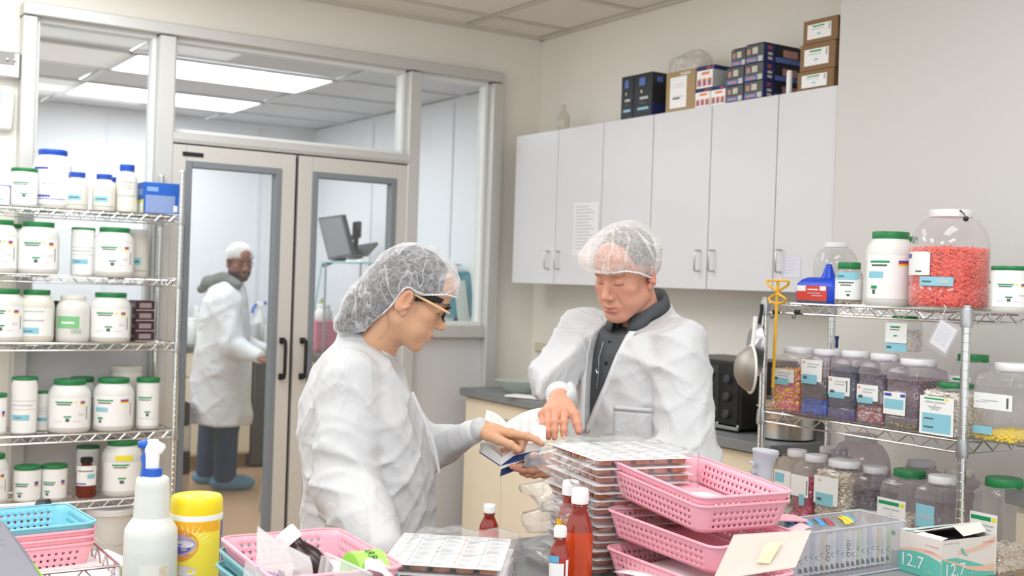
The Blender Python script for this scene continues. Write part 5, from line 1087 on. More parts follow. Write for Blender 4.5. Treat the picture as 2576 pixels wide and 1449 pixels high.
    for k in range(2): b.tube([hp(.056 + .012 * math.sin(u * 2.2) - .004 * k, -.045 + (.028 - .006 * k) * math.sin(u * 2.6), -.045 - u * .075) for u in np.linspace(0, 1, 12)], .00022, 4)
    kid(b, 'side_hair', M_hair)
    # glasses
    gl = MB(); gl.tube([hp(.083, -.002, .027), hp(.0815, .03, .0255), hp(.074, .085, .022), hp(.060, .103, .020)], [.0028, .0034, .0036, .0034], 6); g0 = kid(gl, 'glasses', mat('pale_wood', 'dcb68c', rough=.4))
    for sx in (1, -1):
        b = MB(); c = Vector((sx * .033, .104, .012)); ring = [hp(c.x + .026 * math.cos(a), c.y - .010 * abs(math.cos(a)), c.z + .020 * math.sin(a)) for a in np.linspace(0, 2 * PI, 25)[:-1]]
        b.tube(ring, .0024, 6, closed=True); rim = kid(b, 'rim', M_black, g0); b = MB(); b.add(ring, [tuple(range(24))]); kid(b, 'lens', clear('lens_glass', 'c8d0c4', op=.05, edge=.2), g0)
    b = MB(); b.tube([hp(.010, .106, .016), hp(0, .110, .018), hp(-.010, .106, .016)], .002, 6); b.tube([hp(-.083, -.002, .027), hp(-.074, .085, .022), hp(-.060, .103, .020)], .0032, 6); kid(b, 'bridge', M_black, g0)
    hipc = cs[1]; shoes_legs(p, [(hipc[0] - sd[0] * .08, hipc[1] - sd[1] * .08), (hipc[0] + sd[0] * .08, hipc[1] + sd[1] * .08)], [(hipc[0] - sd[0] * .09, hipc[1] - sd[1] * .09), (hipc[0] + sd[0] * .09, hipc[1] + sd[1] * .09)], .80, M_denim, mat('dark_shoe', '2a2a2c', rough=.5), fw)
woman()
# ================================================================== the man reading
MCY = [-.14, -.064, -.036, .013, .05, .085, .12]; MCZ = [-.047, -.038, -.016, .010, .034, .050, .048]
def man():
    p = thing('person', 'man in open white coat over dark grey shirt holding the open book', 'person', (2.12, 2.62, 0))
    M = mk((2.0765, 2.5937, 1.5275), -.3625, -.0554, 1.8826); W = lambda x, y, d: P(x, y, d)
    neck = W(1612, 800, 3.40)
    shl, shr = W(1706, 868, 3.26), W(1466, 815, 3.48)       # his left shoulder is right in the picture
    sv = Vector((shr.x - shl.x, shr.y - shl.y, 0)).normalized(); sd = np.array([sv.x, sv.y]); fw = np.array([-sv.y, sv.x])
    if fw @ np.array([-CF.x, -CF.y]) < 0: fw = -fw
    hV = head_mesh(M, 1.0, 0, neck, .062, ('cd947c', 'a9675f', .55, '7d6150', 'cf8473'))
    JR = {'index': [W(1421, 1036, 3.035), W(1419, 1062, 3.0), W(1418, 1082, 2.99), W(1418, 1099, 2.985)], 'middle': [W(1398, 1031, 3.042), W(1396, 1062, 3.0), W(1395, 1083, 2.99), W(1395, 1101, 2.985)],
          'ring': [W(1380, 1035, 3.05), W(1379, 1064, 3.015), W(1379, 1084, 3.0), W(1380, 1100, 2.995)], 'pinky': [W(1366, 1043, 3.06), W(1366, 1067, 3.03), W(1368, 1083, 3.02), W(1371, 1095, 3.015)],
          'thumb': [W(1428, 1018, 3.05), W(1445, 1043, 3.01), W(1452, 1066, 2.995), W(1456, 1085, 2.985)]}
    wr = W(1408, 1003, 3.09)
    JL = {'index': [W(1366, 1163, 2.975), W(1336, 1160, 2.95), W(1315, 1164, 2.94), W(1298, 1169, 2.935)], 'middle': [W(1368, 1172, 2.965), W(1334, 1171, 2.935), W(1310, 1173, 2.925), W(1288, 1174, 2.925)],
          'ring': [W(1369, 1181, 2.96), W(1340, 1183, 2.93), W(1318, 1182, 2.925), W(1298, 1180, 2.925)], 'pinky': [W(1370, 1190, 2.96), W(1345, 1195, 2.94), W(1327, 1194, 2.935), W(1312, 1190, 2.935)],
          'thumb': [W(1398, 1160, 2.985), W(1372, 1149, 2.95), W(1354, 1145, 2.925), W(1341, 1145, 2.90)]}
    wl = W(1428, 1172, 3.0)
    hr = hand_mesh(JR, [(wr, .026), (wr + (W(1392, 955, 3.28) - wr).normalized() * .05, .026)], 'd79c80', 'db8876', k=1.06); hl = hand_mesh(JL, [(wl, .025), (W(1490, 1180, 3.05), .030)], 'cf9478', 'd28270', k=1.04)
    tcx = W(1600, 1000, 3.40)
    bV, bQ = bake((tcx.x - .3, tcx.y - .3, .75), (tcx.x + .3, tcx.y + .3, 1.42), .012, lambda g: smin(cap(g, neck, (tcx.x, tcx.y, 1.1), .06, .12), cap(g, (tcx.x, tcx.y, 1.1), (tcx.x, tcx.y, .85), .12, .13), .05))
    sdf_obj('body', [hV, hr, hl, (bV, bQ, np.tile(lin('cf9176'), (len(bV), 1)))], M_skin, p)
    def kid(b, nm, m, par=p, sm=50):
        o = b.build(nm, m, None, smooth=sm); o.parent = par; o.matrix_parent_inverse = Matrix.Translation(-Vector(p.location)) if par == p else Matrix.Identity(4); return o
    rows = [(1700, 1590, .165, .225), (1300, 1592, .165, .22), (1150, 1594, .160, .215), (1050, 1596, .155, .212), (960, 1597, .148, .212), (890, 1597, .140, .205), (840, 1600, .122, .185), (805, 1606, .104, .140), (775, 1612, .085, .098), (750, 1618, .074, .080)]
    zs, cs, A, B = [], [], [], []
    for y, x, b, a in rows: c = W(x, y, 3.40); zs.append(c.z); cs.append((c.x, c.y)); A.append(a); B.append(b)
    zs[0] = .56; el = W(1732, 1165, 3.14); er = W(1392, 955, 3.28); wre = W(1409, 1000, 3.10)
    # opening: its centre line on the front of the chest, wide at the neck and closing at the belly
    cut_z = [.9, 1.06, 1.14, 1.22, 1.30, 1.38, 1.46]; cut_w = [-.02, -.002, .016, .036, .050, .062, .076]; cut_c = [.075, .066, .052, .034, .016, .004, 0]
    nk0 = np.array([neck.x, neck.y]); 
    def opening(g):
        cx_ = np.interp(g.Z, zs, [c[0] for c in cs]); cy_ = np.interp(g.Z, zs, [c[1] for c in cs]); u = (g.X - cx_) * sd[0] + (g.Y - cy_) * sd[1]; v = (g.X - cx_) * fw[0] + (g.Y - cy_) * fw[1]
        return np.abs(u - np.interp(g.Z, cut_z, cut_c)) - np.interp(g.Z, cut_z, cut_w), u, v
    # top opening follows the neckline: high at the nape, low at the front
    def neckcut(g, up=0):
        _, u, v = opening(g); return g.Z - (1.448 + up - .55 * np.clip(v + .06, 0, 1) + .12 * np.abs(u))
    def fn(g):
        body = loft(g, zs, cs, A, B, sd, fw, 2.25)
        d = smin(body, smin(cap(g, shl, el, .076, .082), cap(g, el, W(1500, 1192, 3.04), .078, .045), .02), .016)
        d = smin(d, smin(cap(g, shr, er, .070, .064), cap(g, er, wre, .062, .036), .02), .03)
        d = d + folds(g, .0105, 2.1, 1.6)
        q = np.sqrt((g.X - er.x) ** 2 + (g.Y - er.y) ** 2 + (g.Z - er.z) ** 2); d = d - .012 * ridge(42 * g.Z + 14 * g.X) * np.exp(-(q / .11) ** 2)
        q = np.sqrt((g.X - el.x) ** 2 + (g.Y - el.y) ** 2 + (g.Z - el.z) ** 2); d = d - .013 * ridge(30 * g.Z - 22 * g.X + 1) * np.exp(-(q / .17) ** 2)
        ax = W(1655, 900, 3.2); q = np.sqrt((g.X - ax.x) ** 2 + (g.Y - ax.y) ** 2 + (g.Z - ax.z) ** 2); d = d - .012 * ridge(36 * (g.Z * .8 + g.X * .6)) * np.exp(-(q / .12) ** 2)
        w_, u, v = opening(g); lap = np.exp(-((w_ - .020) / .014) ** 2) * (v > 0) * (g.Z > 1.02); d = d - .0045 * lap
        d = np.maximum(d, -np.maximum(w_, .02 - v)); return np.maximum(d, neckcut(g))
    lo, hi = bounds([shl, shr, el, er, wre, W(1500, 1192, 3.04)], .1); lo[2] = .54; hi[2] = 1.50
    cxy = np.array(cs[1]); lo[:2] = np.minimum(lo[:2], cxy - .25); hi[:2] = np.maximum(hi[:2], cxy + .25)
    V, Q = bake(lo, hi, .0070, fn); coat = sdf_obj('lab_coat', [(V, Q, None)], M_coat, p)
    # shirt
    def fs_(g):
        B2 = [b - .016 for b in B]; A2 = [a - .03 for a in A]; d = loft(g, zs, cs, A2, B2, sd, fw, 2.2); w_, u, v = opening(g)
        d = d + .4 * folds(g, .005, 1.0, 2.0) - .0025 * np.exp(-((u - .014) / .014) ** 2) * (v > 0)
        return np.maximum(d, neckcut(g, -.004 + .0))
    M_shirt = mat('charcoal_shirt', '4a4d52', rough=.8, bump=.15, bscale=600, var=.08, vscale=400)
    V, Q = bake((cxy[0] - .26, cxy[1] - .26, .95), (cxy[0] + .26, cxy[1] + .26, 1.47), .006, fs_); shirt = sdf_obj('shirt', [(V, Q, None)], M_shirt, p)
    # shirt collar: standing band plus two pointed flaps
    up = (M @ Vector((0, -.02, -.03)) - neck).normalized(); s3 = Vector((sd[0], sd[1], 0)); f3 = Vector((fw[0], fw[1], 0)); nc = neck + Vector((0, 0, .0)) + f3 * .008
    def ring(t, r, h): return nc + s3 * math.sin(t) * r + f3 * math.cos(t) * r * 1.02 + Vector((0, 0, h - .034 * math.cos(t) + .012))
    b = MB(); ts = np.linspace(.32, 2 * PI - .32, 41)
    rows_ = [(.073, -.012), (.070, .016), (.071, .040), (.076, .045), (.082, .036), (.090, .008)]
    vs = [ring(t, r, h - (0 if i < 4 else 0) - (.026 if i >= 4 and (k < 5 or k > 35) else 0)) + (f3 * .016 if i >= 4 and (k < 5 or k > 35) else Vector((0, 0, 0))) for i, (r, h) in enumerate(rows_) for k, t in enumerate(ts)]
    b.add(vs, [(i * 41 + k, i * 41 + k + 1, (i + 1) * 41 + k + 1, (i + 1) * 41 + k) for i in range(5) for k in range(40)]); o = kid(b, 'shirt_collar', M_shirt, shirt)
    md = o.modifiers.new('solid', 'SOLIDIFY'); md.thickness = .003
    def onfront(z, u, out=0): 
        cx_, cy_ = np.interp(z, zs, [c[0] for c in cs]), np.interp(z, zs, [c[1] for c in cs]); Bq = np.interp(z, zs, B) - .016; Aq = np.interp(z, zs, A) - .03
        v = Bq * (1 - abs(u / Aq) ** 2.2) ** (1 / 2.2) + out; return Vector((cx_ + sd[0] * u + fw[0] * v, cy_ + sd[1] * u + fw[1] * v, z))
    for z in (1.335, 1.275, 1.215, 1.155):
        b = MB(); c = onfront(z, .012, .004); b.lathe([(.0055, 0), (.0055, .002), (.004, .0028)], 12, M=basis(c, s3, Vector((0, 0, 1)))); kid(b, 'button', M_black, shirt)
    b = MB(); b.tube([onfront(1.335, .03, .008), onfront(1.29, .034, .010), onfront(1.25, .032, .010), onfront(1.20, .036, .010)], .0014, 5); b.tube([onfront(1.262, .030, .012), onfront(1.255, .040, .013), onfront(1.245, .034, .013)], .002, 5); kid(b, 'neck_cord', M_steel, shirt)
    # lapel bands lying along the opening
    for sg in (1, -1):
        b = MB(); n = 26; vs = []
        for k in range(n + 1):
            z = 1.075 + ((1.372 if sg < 0 else 1.34) - 1.075) * k / n; w_ = float(np.interp(z, cut_z, cut_w)); c_ = float(np.interp(z, cut_z, cut_c))
            for j, off in enumerate((-.002, .010, .022)):
                u = c_ + sg * (w_ + off); cx_, cy_ = np.interp(z, zs, [c[0] for c in cs]), np.interp(z, zs, [c[1] for c in cs]); Bq = float(np.interp(z, zs, B)); Aq = float(np.interp(z, zs, A)); v = Bq * (1 - min(.98, abs(u / Aq)) ** 2.25) ** (1 / 2.25) + (.006, .011, .008)[j]
                vs.append(Vector((cx_ + sd[0] * u + fw[0] * v, cy_ + sd[1] * u + fw[1] * v, z)))
        b.add(vs, [(k * 3 + j, k * 3 + j + 1, (k + 1) * 3 + j + 1, (k + 1) * 3 + j) for k in range(n) for j in range(2)]); o = kid(b, 'lapel', M_cuff, coat); md = o.modifiers.new('solid', 'SOLIDIFY'); md.thickness = .004
    # chest pocket on his left side
    b = MB(); 
    def pk(z, u, out): 
        cx_, cy_ = np.interp(z, zs, [c[0] for c in cs]), np.interp(z, zs, [c[1] for c in cs]); Bq = float(np.interp(z, zs, B)); Aq = float(np.interp(z, zs, A)); v = Bq * (1 - min(.98, abs(u / Aq)) ** 2.25) ** (1 / 2.25) + out
        return Vector((cx_ + sd[0] * u + fw[0] * v, cy_ + sd[1] * u + fw[1] * v, z))
    b.grid(lambda a, c: pk(1.02 + .135 * c, -.045 - .115 * a, .0165 + .003 * c), 10, 8); b.grid(lambda a, c: pk(1.15 + .012 * c, -.045 - .115 * a, .0220), 10, 1); o = kid(b, 'chest_pocket', M_coat, coat); md = o.modifiers.new('solid', 'SOLIDIFY'); md.thickness = .003
    b = MB(); ax = (wre - er).normalized(); b.tube([wre - ax * .035, wre - ax * .014, wre, wre + ax * .004], [.036, .036, .033, .029], 28); kid(b, 'cuff', M_cuff)
    # hair, net and ear covering
    def hp(x, y, z): return M @ Vector((x, y, z))
    Mi = np.array(M.inverted()); R = np.array(M)[:3, :3]
    def loc(g): return [Mi[i][0] * g.X + Mi[i][1] * g.Y + Mi[i][2] * g.Z + Mi[i][3] for i in range(3)]
    def hf(g):
        d = ell(g, hp(0, -.016, .052), (.080, .101, .088), R); x, y, z = loc(g); cut = np.interp(y, [-.12, -.06, -.02, .03, .06, .10], [-.055, -.03, .03, .04, .085, .095]); return smax(d, cut - z, .01)
    lo, hi = bounds([hp(0, 0, .05)], .17)
    V, Q = bake(lo, hi, .005, hf); sdf_obj('hair', [(V, Q, None)], mat('grey_hair', '6b6864', rough=.7, bump=.9, bscale=90, var=.3, vscale=60), p)
    def nf(g):
        x, y, z = loc(g); d = ell(g, hp(0, -.012, .054), (.098, .122, .104), R); d = smin(d, ell(g, hp(.02, .075, .075), (.07, .05, .05), R), .04)
        cut = np.interp(y, MCY, MCZ); d = smax(d, cut - z, .01)
        a = np.arctan2(x, y); return d - .004 * ridge(7 * a + 1.5 * np.sin(22 * z)) * np.clip(1.4 - z / .12, .2, 1) - .0025 * np.sin(46 * x + 2 * np.sin(40 * z)) * np.sin(44 * z + 2 * np.sin(38 * y))
    V, Q = bake(lo, hi, .0042, nf); sdf_obj('hairnet', [(V, Q, None)], netmat('bouffant_mesh', .34, 'f6f3f2', (.9, .9, .55), 9), p)
    b = MB(); pts = []
    for t in np.linspace(-1, 1, 81):
        y = .108 - abs(t) * .205; z = float(np.interp(y, MCY, MCZ)); wd = .100 * math.sqrt(max(.02, 1 - ((y + .012) / .124) ** 2 - ((z - .054) / .106) ** 2)); pts.append(hp((1 if t > 0 else -1) * wd, y, z))
    b.tube(pts, [.0020 + .0012 * (k % 2) for k in range(len(pts))], 6, closed=False); kid(b, 'elastic_band', mat('net_band', 'd9d9dc', rough=.7))
    h0 = cs[1]; shoes_legs(p, [(h0[0] - sd[0] * .09, h0[1] - sd[1] * .09), (h0[0] + sd[0] * .09, h0[1] + sd[1] * .09)], [(h0[0] - sd[0] * .12, h0[1] - sd[1] * .12), (h0[0] + sd[0] * .12, h0[1] + sd[1] * .12)], .85, mat('grey_trousers', '3c3e44', rough=.8), mat('dark_shoe', '2a2a2c', rough=.5), fw)
man()
# ================================================================== the man in the clean room
def bgman():
    W = lambda x, y, d=7.85: P(x, y, d)
    p = thing('person', 'man in white coat, dark jeans and blue shoe covers behind the glass door', 'person', (2.72, 7.75, 0))
    fw = H2(CR + CF * .25); sd = np.array([fw[1], -fw[0]]); look = H2(Vector((CR.x, CR.y, 0)) * .62 - Vector((CF.x, CF.y, 0)) * .78)
    rz = math.atan2(look[1], look[0]) - PI / 2; hc = W(603, 664); M = mk(hc, -.12, 0, rz); neck = W(583, 722)
    hV = head_mesh(M, .98, 0, neck, .058, ('8a5a45', '8a4a40', .6, '1c1512', '84503c'), h=.0042)
    V = hV[0]; L_ = (np.array(M.inverted())[:3, :3] @ V.T).T + np.array(M.inverted())[:3, 3]
    w = np.clip((-.035 - L_[:, 2]) / .015, 0, 1) * np.clip((L_[:, 1] + .02) / .02, 0, 1) * (1 - blob_w(L_, (0, .095, -.067), (.026, .02, .014))[:, 0]) * (L_[:, 2] > -.14); hV = (V, hV[1], hV[2] * (1 - .75 * w[:, None]) + lin('1f1814') * .75 * w[:, None])
    sh, elb, wr = W(566, 752, 7.72), W(585, 868, 7.66), W(652, 898, 7.55); dr = (wr - elb).normalized()
    lat = Vector((-dr.y, dr.x, 0)).normalized(); J = {}
    for nm, a, L in (('index', -.028, .075), ('middle', -.009, .08), ('ring', .01, .075), ('pinky', .028, .06)):
        q = wr + dr * .08 + lat * a; J[nm] = [q, q + dr * L * .4 - Vector((0, 0, .01)), q + dr * L * .7 - Vector((0, 0, .025)), q + dr * L * .9 - Vector((0, 0, .04))]
    q = wr + dr * .03 - lat * .03; J['thumb'] = [q, q + dr * .03 - lat * .015, q + dr * .05 - lat * .016, q + dr * .07 - lat * .01]
    hm = hand_mesh(J, [(wr, .024), (wr - dr * .08, .028)], '8a5a45', '9a6a55', h=.004)
    tc = W(560, 860); bV, bQ = bake((tc.x - .25, tc.y - .25, .85), (tc.x + .25, tc.y + .25, 1.5), .02, lambda g: cap(g, neck, (tc.x, tc.y, .95), .055, .11)); sdf_obj('body', [hV, hm, (bV, bQ, np.tile(lin('8a5a45'), (len(bV), 1)))], M_skin, p)
    rows = [(1062, 553, .205, .22), (960, 556, .195, .21), (860, 560, .175, .205), (800, 563, .165, .21), (755, 566, .15, .205), (725, 572, .12, .15), (703, 580, .08, .09)]
    zs, cs, A, B = [], [], [], []
    for y, x, b, a in rows: c = W(x, y); zs.append(c.z); cs.append((c.x, c.y)); A.append(a); B.append(b)
    def fn(g):
        d = loft(g, zs, cs, A, B, sd, fw, 2.2); d = smin(d, smin(cap(g, sh, elb, .082, .080), cap(g, elb, wr, .076, .042), .02), .03); shf = W(590, 752, 8.02); ef = W(612, 866, 8.02)
        d = smin(d, smin(cap(g, shf, ef, .07, .066), cap(g, ef, W(668, 880, 7.85), .062, .04), .02), .03); return d + folds(g, .011, 4.0, 1.2)
    lo, hi = bounds([(cs[0][0], cs[0][1], zs[0]), (cs[0][0], cs[0][1], 1.5), sh, elb, wr], .3); lo[2] = zs[0] - .02; hi[2] = 1.48
    V, Q = bake(lo, hi, .012, fn); sdf_obj('lab_coat', [(V, Q, None)], coatmat('bluish_coat_fabric', 'dcdee2'), p)
    hd = [W(592, 712, 7.8), W(560, 706, 7.8), W(525, 712, 7.8), W(505, 728, 7.8)]
    lo, hi = bounds(hd, .12)
    V, Q = bake(lo, hi, .009, lambda g: smin(smin(cap(g, W(600, 716, 7.74), hd[1], .030, .055), cap(g, hd[1], hd[2], .055, .040), .03), smin(cap(g, hd[2], hd[3], .040, .025), cap(g, W(575, 700, 7.95), hd[1], .035, .05), .02), .03) + folds(g, .008, 1, 2)); sdf_obj('hood', [(V, Q, None)], mat('grey_hood', '6d6f6c', rough=.9), p)
    R = np.array(M)[:3, :3]; hp = lambda x, y, z: M @ Vector((x, y, z))
    Mi = np.array(M.inverted())
    def nf(g, o=0):
        z = Mi[2][0] * g.X + Mi[2][1] * g.Y + Mi[2][2] * g.Z + Mi[2][3]; y = Mi[1][0] * g.X + Mi[1][1] * g.Y + Mi[1][2] * g.Z + Mi[1][3]; d = ell(g, hp(0, -.014, .052), (.078 + o, .100 + o, .086 + o), R); return smax(d, np.interp(y, [-.12, 0, .1], [-.0, .03, .052]) - z, .006) + folds(g, .002 if o else 0, 1, 4)
    lo, hi = bounds([hp(0, 0, .06)], .14); V, Q = bake(lo, hi, .007, nf); sdf_obj('hair', [(V, Q, None)], M_hair, p); V, Q = bake(lo, hi, .006, lambda g: nf(g, .010)); sdf_obj('hairnet', [(V, Q, None)], netmat('far_net', .62, sc=8), p)
    b = MB(); 
    for sx in (1, -1): b.tube([hp(sx * .033 + .022 * math.cos(a), .098, .012 + .016 * math.sin(a)) for a in np.linspace(0, 2 * PI, 17)[:-1]], .0018, 5, closed=True); b.tube([hp(sx * .082, 0, .02), hp(sx * .056, .096, .016)], .002, 5)
    o = b.build('glasses', M_black); o.parent = p; o.matrix_parent_inverse = Matrix.Translation(-Vector(p.location))
    f1 = on(520, 1205, 2, .03); f2 = on(565, 1220, 2, .03)
    shoes_legs(p, [(f1.x, f1.y), cs[0]], [(f1.x, f1.y), (f2.x, f2.y)], .86, mat('blue_jeans', '2a4666', rough=.85), mat('blue_shoe_cover', '5f93b4', rough=.6, bump=.5, bscale=60), fw, r=(.095, .085, .075), shoename='shoe_cover', sc=(.065, .155, .06))
bgman()
# ================================================================== foreground bench things
BT = .861
M_pink = mat('pink_plastic', 'fbb1c0', rough=.42, var=.01, sss=.0); M_sky = mat('sky_blue_plastic', '86cbdc', rough=.42, var=.01); M_teal = mat('dull_teal_plastic', '7fb8bf', rough=.42, var=.01)
BSK = {}
def basket_mesh(m, L=.33, Wd=.235, H=.058):
    key = m.name
    if key in BSK: return BSK[key]
    rad = .026; n = 5
    def per(inset):
        hw, hd = L / 2 - inset, Wd / 2 - inset; r = max(.008, rad - inset * .4); out = []
        return hw, hd, r
    NL, NS, NC = 18, 12, 4     # hole columns on long and short sides, segments per corner
    def ring(inset, z):
        hw, hd, r = per(inset); pts = []
        def side(a, b, N):
            for k in range(2 * N + 1):
                # gap, hole, gap ... : positions weighted so holes are about as wide as gaps
                t = (k // 2 + (.60 if k % 2 else 0)) / (N + .60); pts.append((Vector(a).lerp(Vector(b), t)))
        c = [((hw, -hd + r), (hw, hd - r), NS), ((hw - r, hd), (-hw + r, hd), NL), ((-hw, hd - r), (-hw, -hd + r), NS), ((-hw + r, -hd), (hw - r, -hd), NL)]
        cc = [(hw - r, hd - r, 0), (-hw + r, hd - r, PI / 2), (-hw + r, -hd + r, PI), (hw - r, -hd + r, 3 * PI / 2)]
        for (a, b, N), (qx, qy, a0) in zip(c, cc):
            side(a, b, N)
            for k in range(NC): an = a0 + PI / 2 * k / NC; pts.append(Vector((qx + r * math.cos(an), qy + r * math.sin(an))))
        return [Vector((p.x, p.y, z)) for p in pts]
    zs_ = [0, .0085, .0145, .0225, .0285, .0365, .0425, H]
    rings = [ring(.016 * (1 - z / H) + .001, z - H) for z in zs_]; q = len(rings[0]); vs = [p for r_ in rings for p in r_]; fs = []
    holes = set(); k = 0
    for N in (NS, NL, NS, NL):
        for i in range(2 * N + 1):
            if i % 2 == 1: holes.add(k + i)
        k += 2 * N + 1 + NC
    for j in range(len(rings) - 1):
        for i in range(q):
            if j in (1, 3, 5) and i in holes: continue
            fs.append((j * q + i, j * q + (i + 1) % q, (j + 1) * q + (i + 1) % q, (j + 1) * q + i))
    # perforated floor
    b = MB(); b.add(vs, fs); hw, hd, r = per(.017); nx, ny = 27, 19; fl = []
    gx = [-hw + r * .3 + (2 * hw - .6 * r) * i / nx for i in range(nx + 1)]; gy = [-hd + r * .3 + (2 * hd - .6 * r) * i / ny for i in range(ny + 1)]
    vs2 = [Vector((x, y, -H)) for y in gy for x in gx]; fs2 = [(j * (nx + 1) + i, j * (nx + 1) + i + 1, (j + 1) * (nx + 1) + i + 1, (j + 1) * (nx + 1) + i) for j in range(ny) for i in range(nx) ]
    b.add(vs2, fs2); wall = b.mesh('basket_wall', m, 50)
    b = MB(); b.rlathe(L, Wd, rad, [(.002, -.0045), (-.002, -.0045), (-.0035, -.0035), (-.0035, -.0005), (-.0022, .0008), (.0015, .0008), (.0022, -.001)], n=6, caps=(0, 0)); rim = b.mesh('rim', m, 60)
    b = MB()
    for sx in (-1, 1):
        for sy in (-1, 1):
            b.box((sx * (L / 2 - .034), sy * (Wd / 2 - .0005), -.012), (.0025, .003, .016)); b.box((sx * (L / 2 - .0005), sy * (Wd / 2 - .034), -.012), (.003, .0025, .016))
    ribs = b.mesh('corner_ribs', m, 0); BSK[key] = (wall, rim, ribs); return BSK[key]
def basket(label, loc, rot, m, group):
    t = thing('plastic_basket', label, 'basket', loc, rot=rot, group=group); w_, r_, k_ = basket_mesh(m); o = link('basket_wall', w_, t); md = o.modifiers.new('solid', 'SOLIDIFY'); md.thickness = .0019; md.offset = 1
    link('rim', r_, t); return t
g1 = 'pink baskets stacked at the right of the bench'
basket('topmost pink basket of the right stack, holding a white slip', (1.662, 1.805, 1.108), (-.002, .074, -1.668), M_pink, g1)
basket('second pink basket of the right stack, nested under the top one', (1.662, 1.807, 1.090), (-.002, .074, -1.668), M_pink, g1)
basket('third pink basket of the right stack, turned askew', (1.655, 1.795, 1.015), (.03, .055, -1.53), M_pink, g1)
basket('lowest pink basket of the right stack, holding papers', (1.637, 1.774, .940), (.007, .028, -1.557), M_pink, g1)
R1 = Euler((-.013, .060, -1.677)).to_matrix()
def paper(nm, label, c, w_, h_, M, m=None, lines=0, cat='paper', bend=0, th=.0008, group=None):
    t = thing(nm, label, cat, c, group=group); b = MB(); n = 10
    b.grid(lambda u, v: M @ Vector(((u - .5) * w_, (v - .5) * h_, bend * math.sin(PI * u) + bend * .5 * math.sin(PI * v))), n, n); o = b.build('sheet', m or M_paper, t, smooth=60); md = o.modifiers.new('solid', 'SOLIDIFY'); md.thickness = th
    if lines:
        b = MB()
        for k in range(lines):
            v = .4 - .8 * k / max(1, lines); b.add([M @ Vector((x * w_, y, bend * math.sin(PI * (x + .5)) + bend * .5 * math.sin(PI * (y / h_ + .5)) + .0015)) for x, y in ((-.3, v * h_), (.25, v * h_), (.25, v * h_ + .0016), (-.3, v * h_ + .0016))], [(0, 1, 2, 3)])
        b.build('writing', LBL[2], t, smooth=0)
    return t
paper('paper_slip', 'white paper slip lying in the topmost pink basket', Vector((1.662, 1.805, 1.108)) + R1 @ Vector((.03, .005, -.051)), .15, .12, R1 @ Euler((0, 0, .12)).to_matrix(), bend=.004, lines=1)
paper('paper_sheet', 'white folded papers lying in the lowest pink basket', Vector((1.63, 1.78, .905)), .20, .26, Euler((.03, .028, -1.557)).to_matrix(), bend=.012)
# --- left pink and teal basket pair
def corner_basket(label, pL, pB, z, m, group, rx=0):
    a = on(*pL, 2, z); k = on(*pB, 2, z); e = (k - a); e.z = 0; e = e.normalized(); out = Vector((e.y, -e.x, 0))
    # the short edge runs a -> k; the long edge runs towards the camera
    c = a + e * .1175 + out * .165; ang = math.atan2(out.y, out.x); return basket(label, c, (0, rx, ang), m, group)
bl_ = corner_basket('pink basket at the left of the bench with a dark bottle in it', (553, 1350), (842, 1327), 1.000, M_pink, 'nested baskets at the left of the bench')
bc = bl_.location.copy(); brz = bl_.rotation_euler.z
basket('dull teal basket under the pink one at the left of the bench', (bc.x - .004, bc.y - .002, bc.z - .020), (0, 0, brz), M_teal, 'nested baskets at the left of the bench')
basket('lower dull teal basket resting on the bench at the left', (bc.x - .006, bc.y - .004, bc.z - .045), (0, 0, brz + .04), M_teal, 'nested baskets at the left of the bench')
tb = MB(); tb.box((0, 0, .009), (.26, .18, .018), bev=.002); t = tb.build('cardboard_tray', mat('brown_card', '8a6c4c'), loc=(bc.x, bc.y, BT), rot=(0, 0, brz)); tag(t, 'flat brown cardboard pack under the left baskets', 'cardboard')
# --- wire cart with the blue over pink baskets
t = thing('wire_cart', 'chrome wire cart with raised rim carrying the blue and pink baskets', 'cart', (.22, 2.70, 0)); CZT = .845
for x in (-.40, .415):
    for y in (-.27, .27): MB().lathe([(.0115, .02), (.0115, .878), (.009, .884)], 12, c=(x, y, 0)).build('post', M_chrome, t)
for z in (CZT, .30):
    b = MB(); cs_ = [(-.40, -.27), (.415, -.27), (.415, .27), (-.40, .27)]
    for dz in (0, .040): b.tube([(x, y, z + dz) for x, y in cs_], .0035, 6, closed=True)
    for i in range(4):
        a, c = Vector(cs_[i] + (0,)), Vector(cs_[(i + 1) % 4] + (0,)); n = int((c - a).length / .035); b.tube([(a.lerp(c, k / n).x, a.lerp(c, k / n).y, z + (.04 if k % 2 else 0)) for k in range(n + 1)], .0026, 5)
    rm = b.build('rim', mat('rosy_chrome', 'cdbcc0', rough=.25, metal=1), t); b = MB()
    for k in range(1, 40): x = -.40 + .815 * k / 40; b.tube([(x, -.27, z), (x, .27, z)], .0018, 4)
    b.build('deck_wires', M_chrome, rm)
R_ = on(247, 1313, 2, .947); K_ = on(172, 1269, 2, .947); e = (K_ - R_); e.z = 0; e = e.normalized(); lft = Vector((-e.y, e.x, 0)); c0 = R_ + e * .1175 + lft * .165; ang = math.atan2(lft.y, lft.x)
gB = 'baskets nested on the wire cart'
for k, (lb, mm) in enumerate((('light blue basket on top of three pink ones on the wire cart', M_sky), ('pink basket directly under the light blue one', M_pink), ('middle pink basket of the stack on the wire cart', M_pink), ('lowest pink basket of the stack on the wire cart', M_pink))):
    basket(lb, (c0.x, c0.y, .948 - .0145 * k), (0, 0, ang), mm, gB)
q = on(215, 1440, 2, CZT + .006); paper('tray_paper', 'white sheet lying on the wire cart under the baskets', Vector((q.x - .04, q.y + .04, CZT + .008)), .30, .24, Euler((0, 0, .15)).to_matrix(), bend=.002)
q = P(0, 1274, 2.72); q2 = P(92, 1268, 2.70); q3 = P(122, 1266, 2.69)
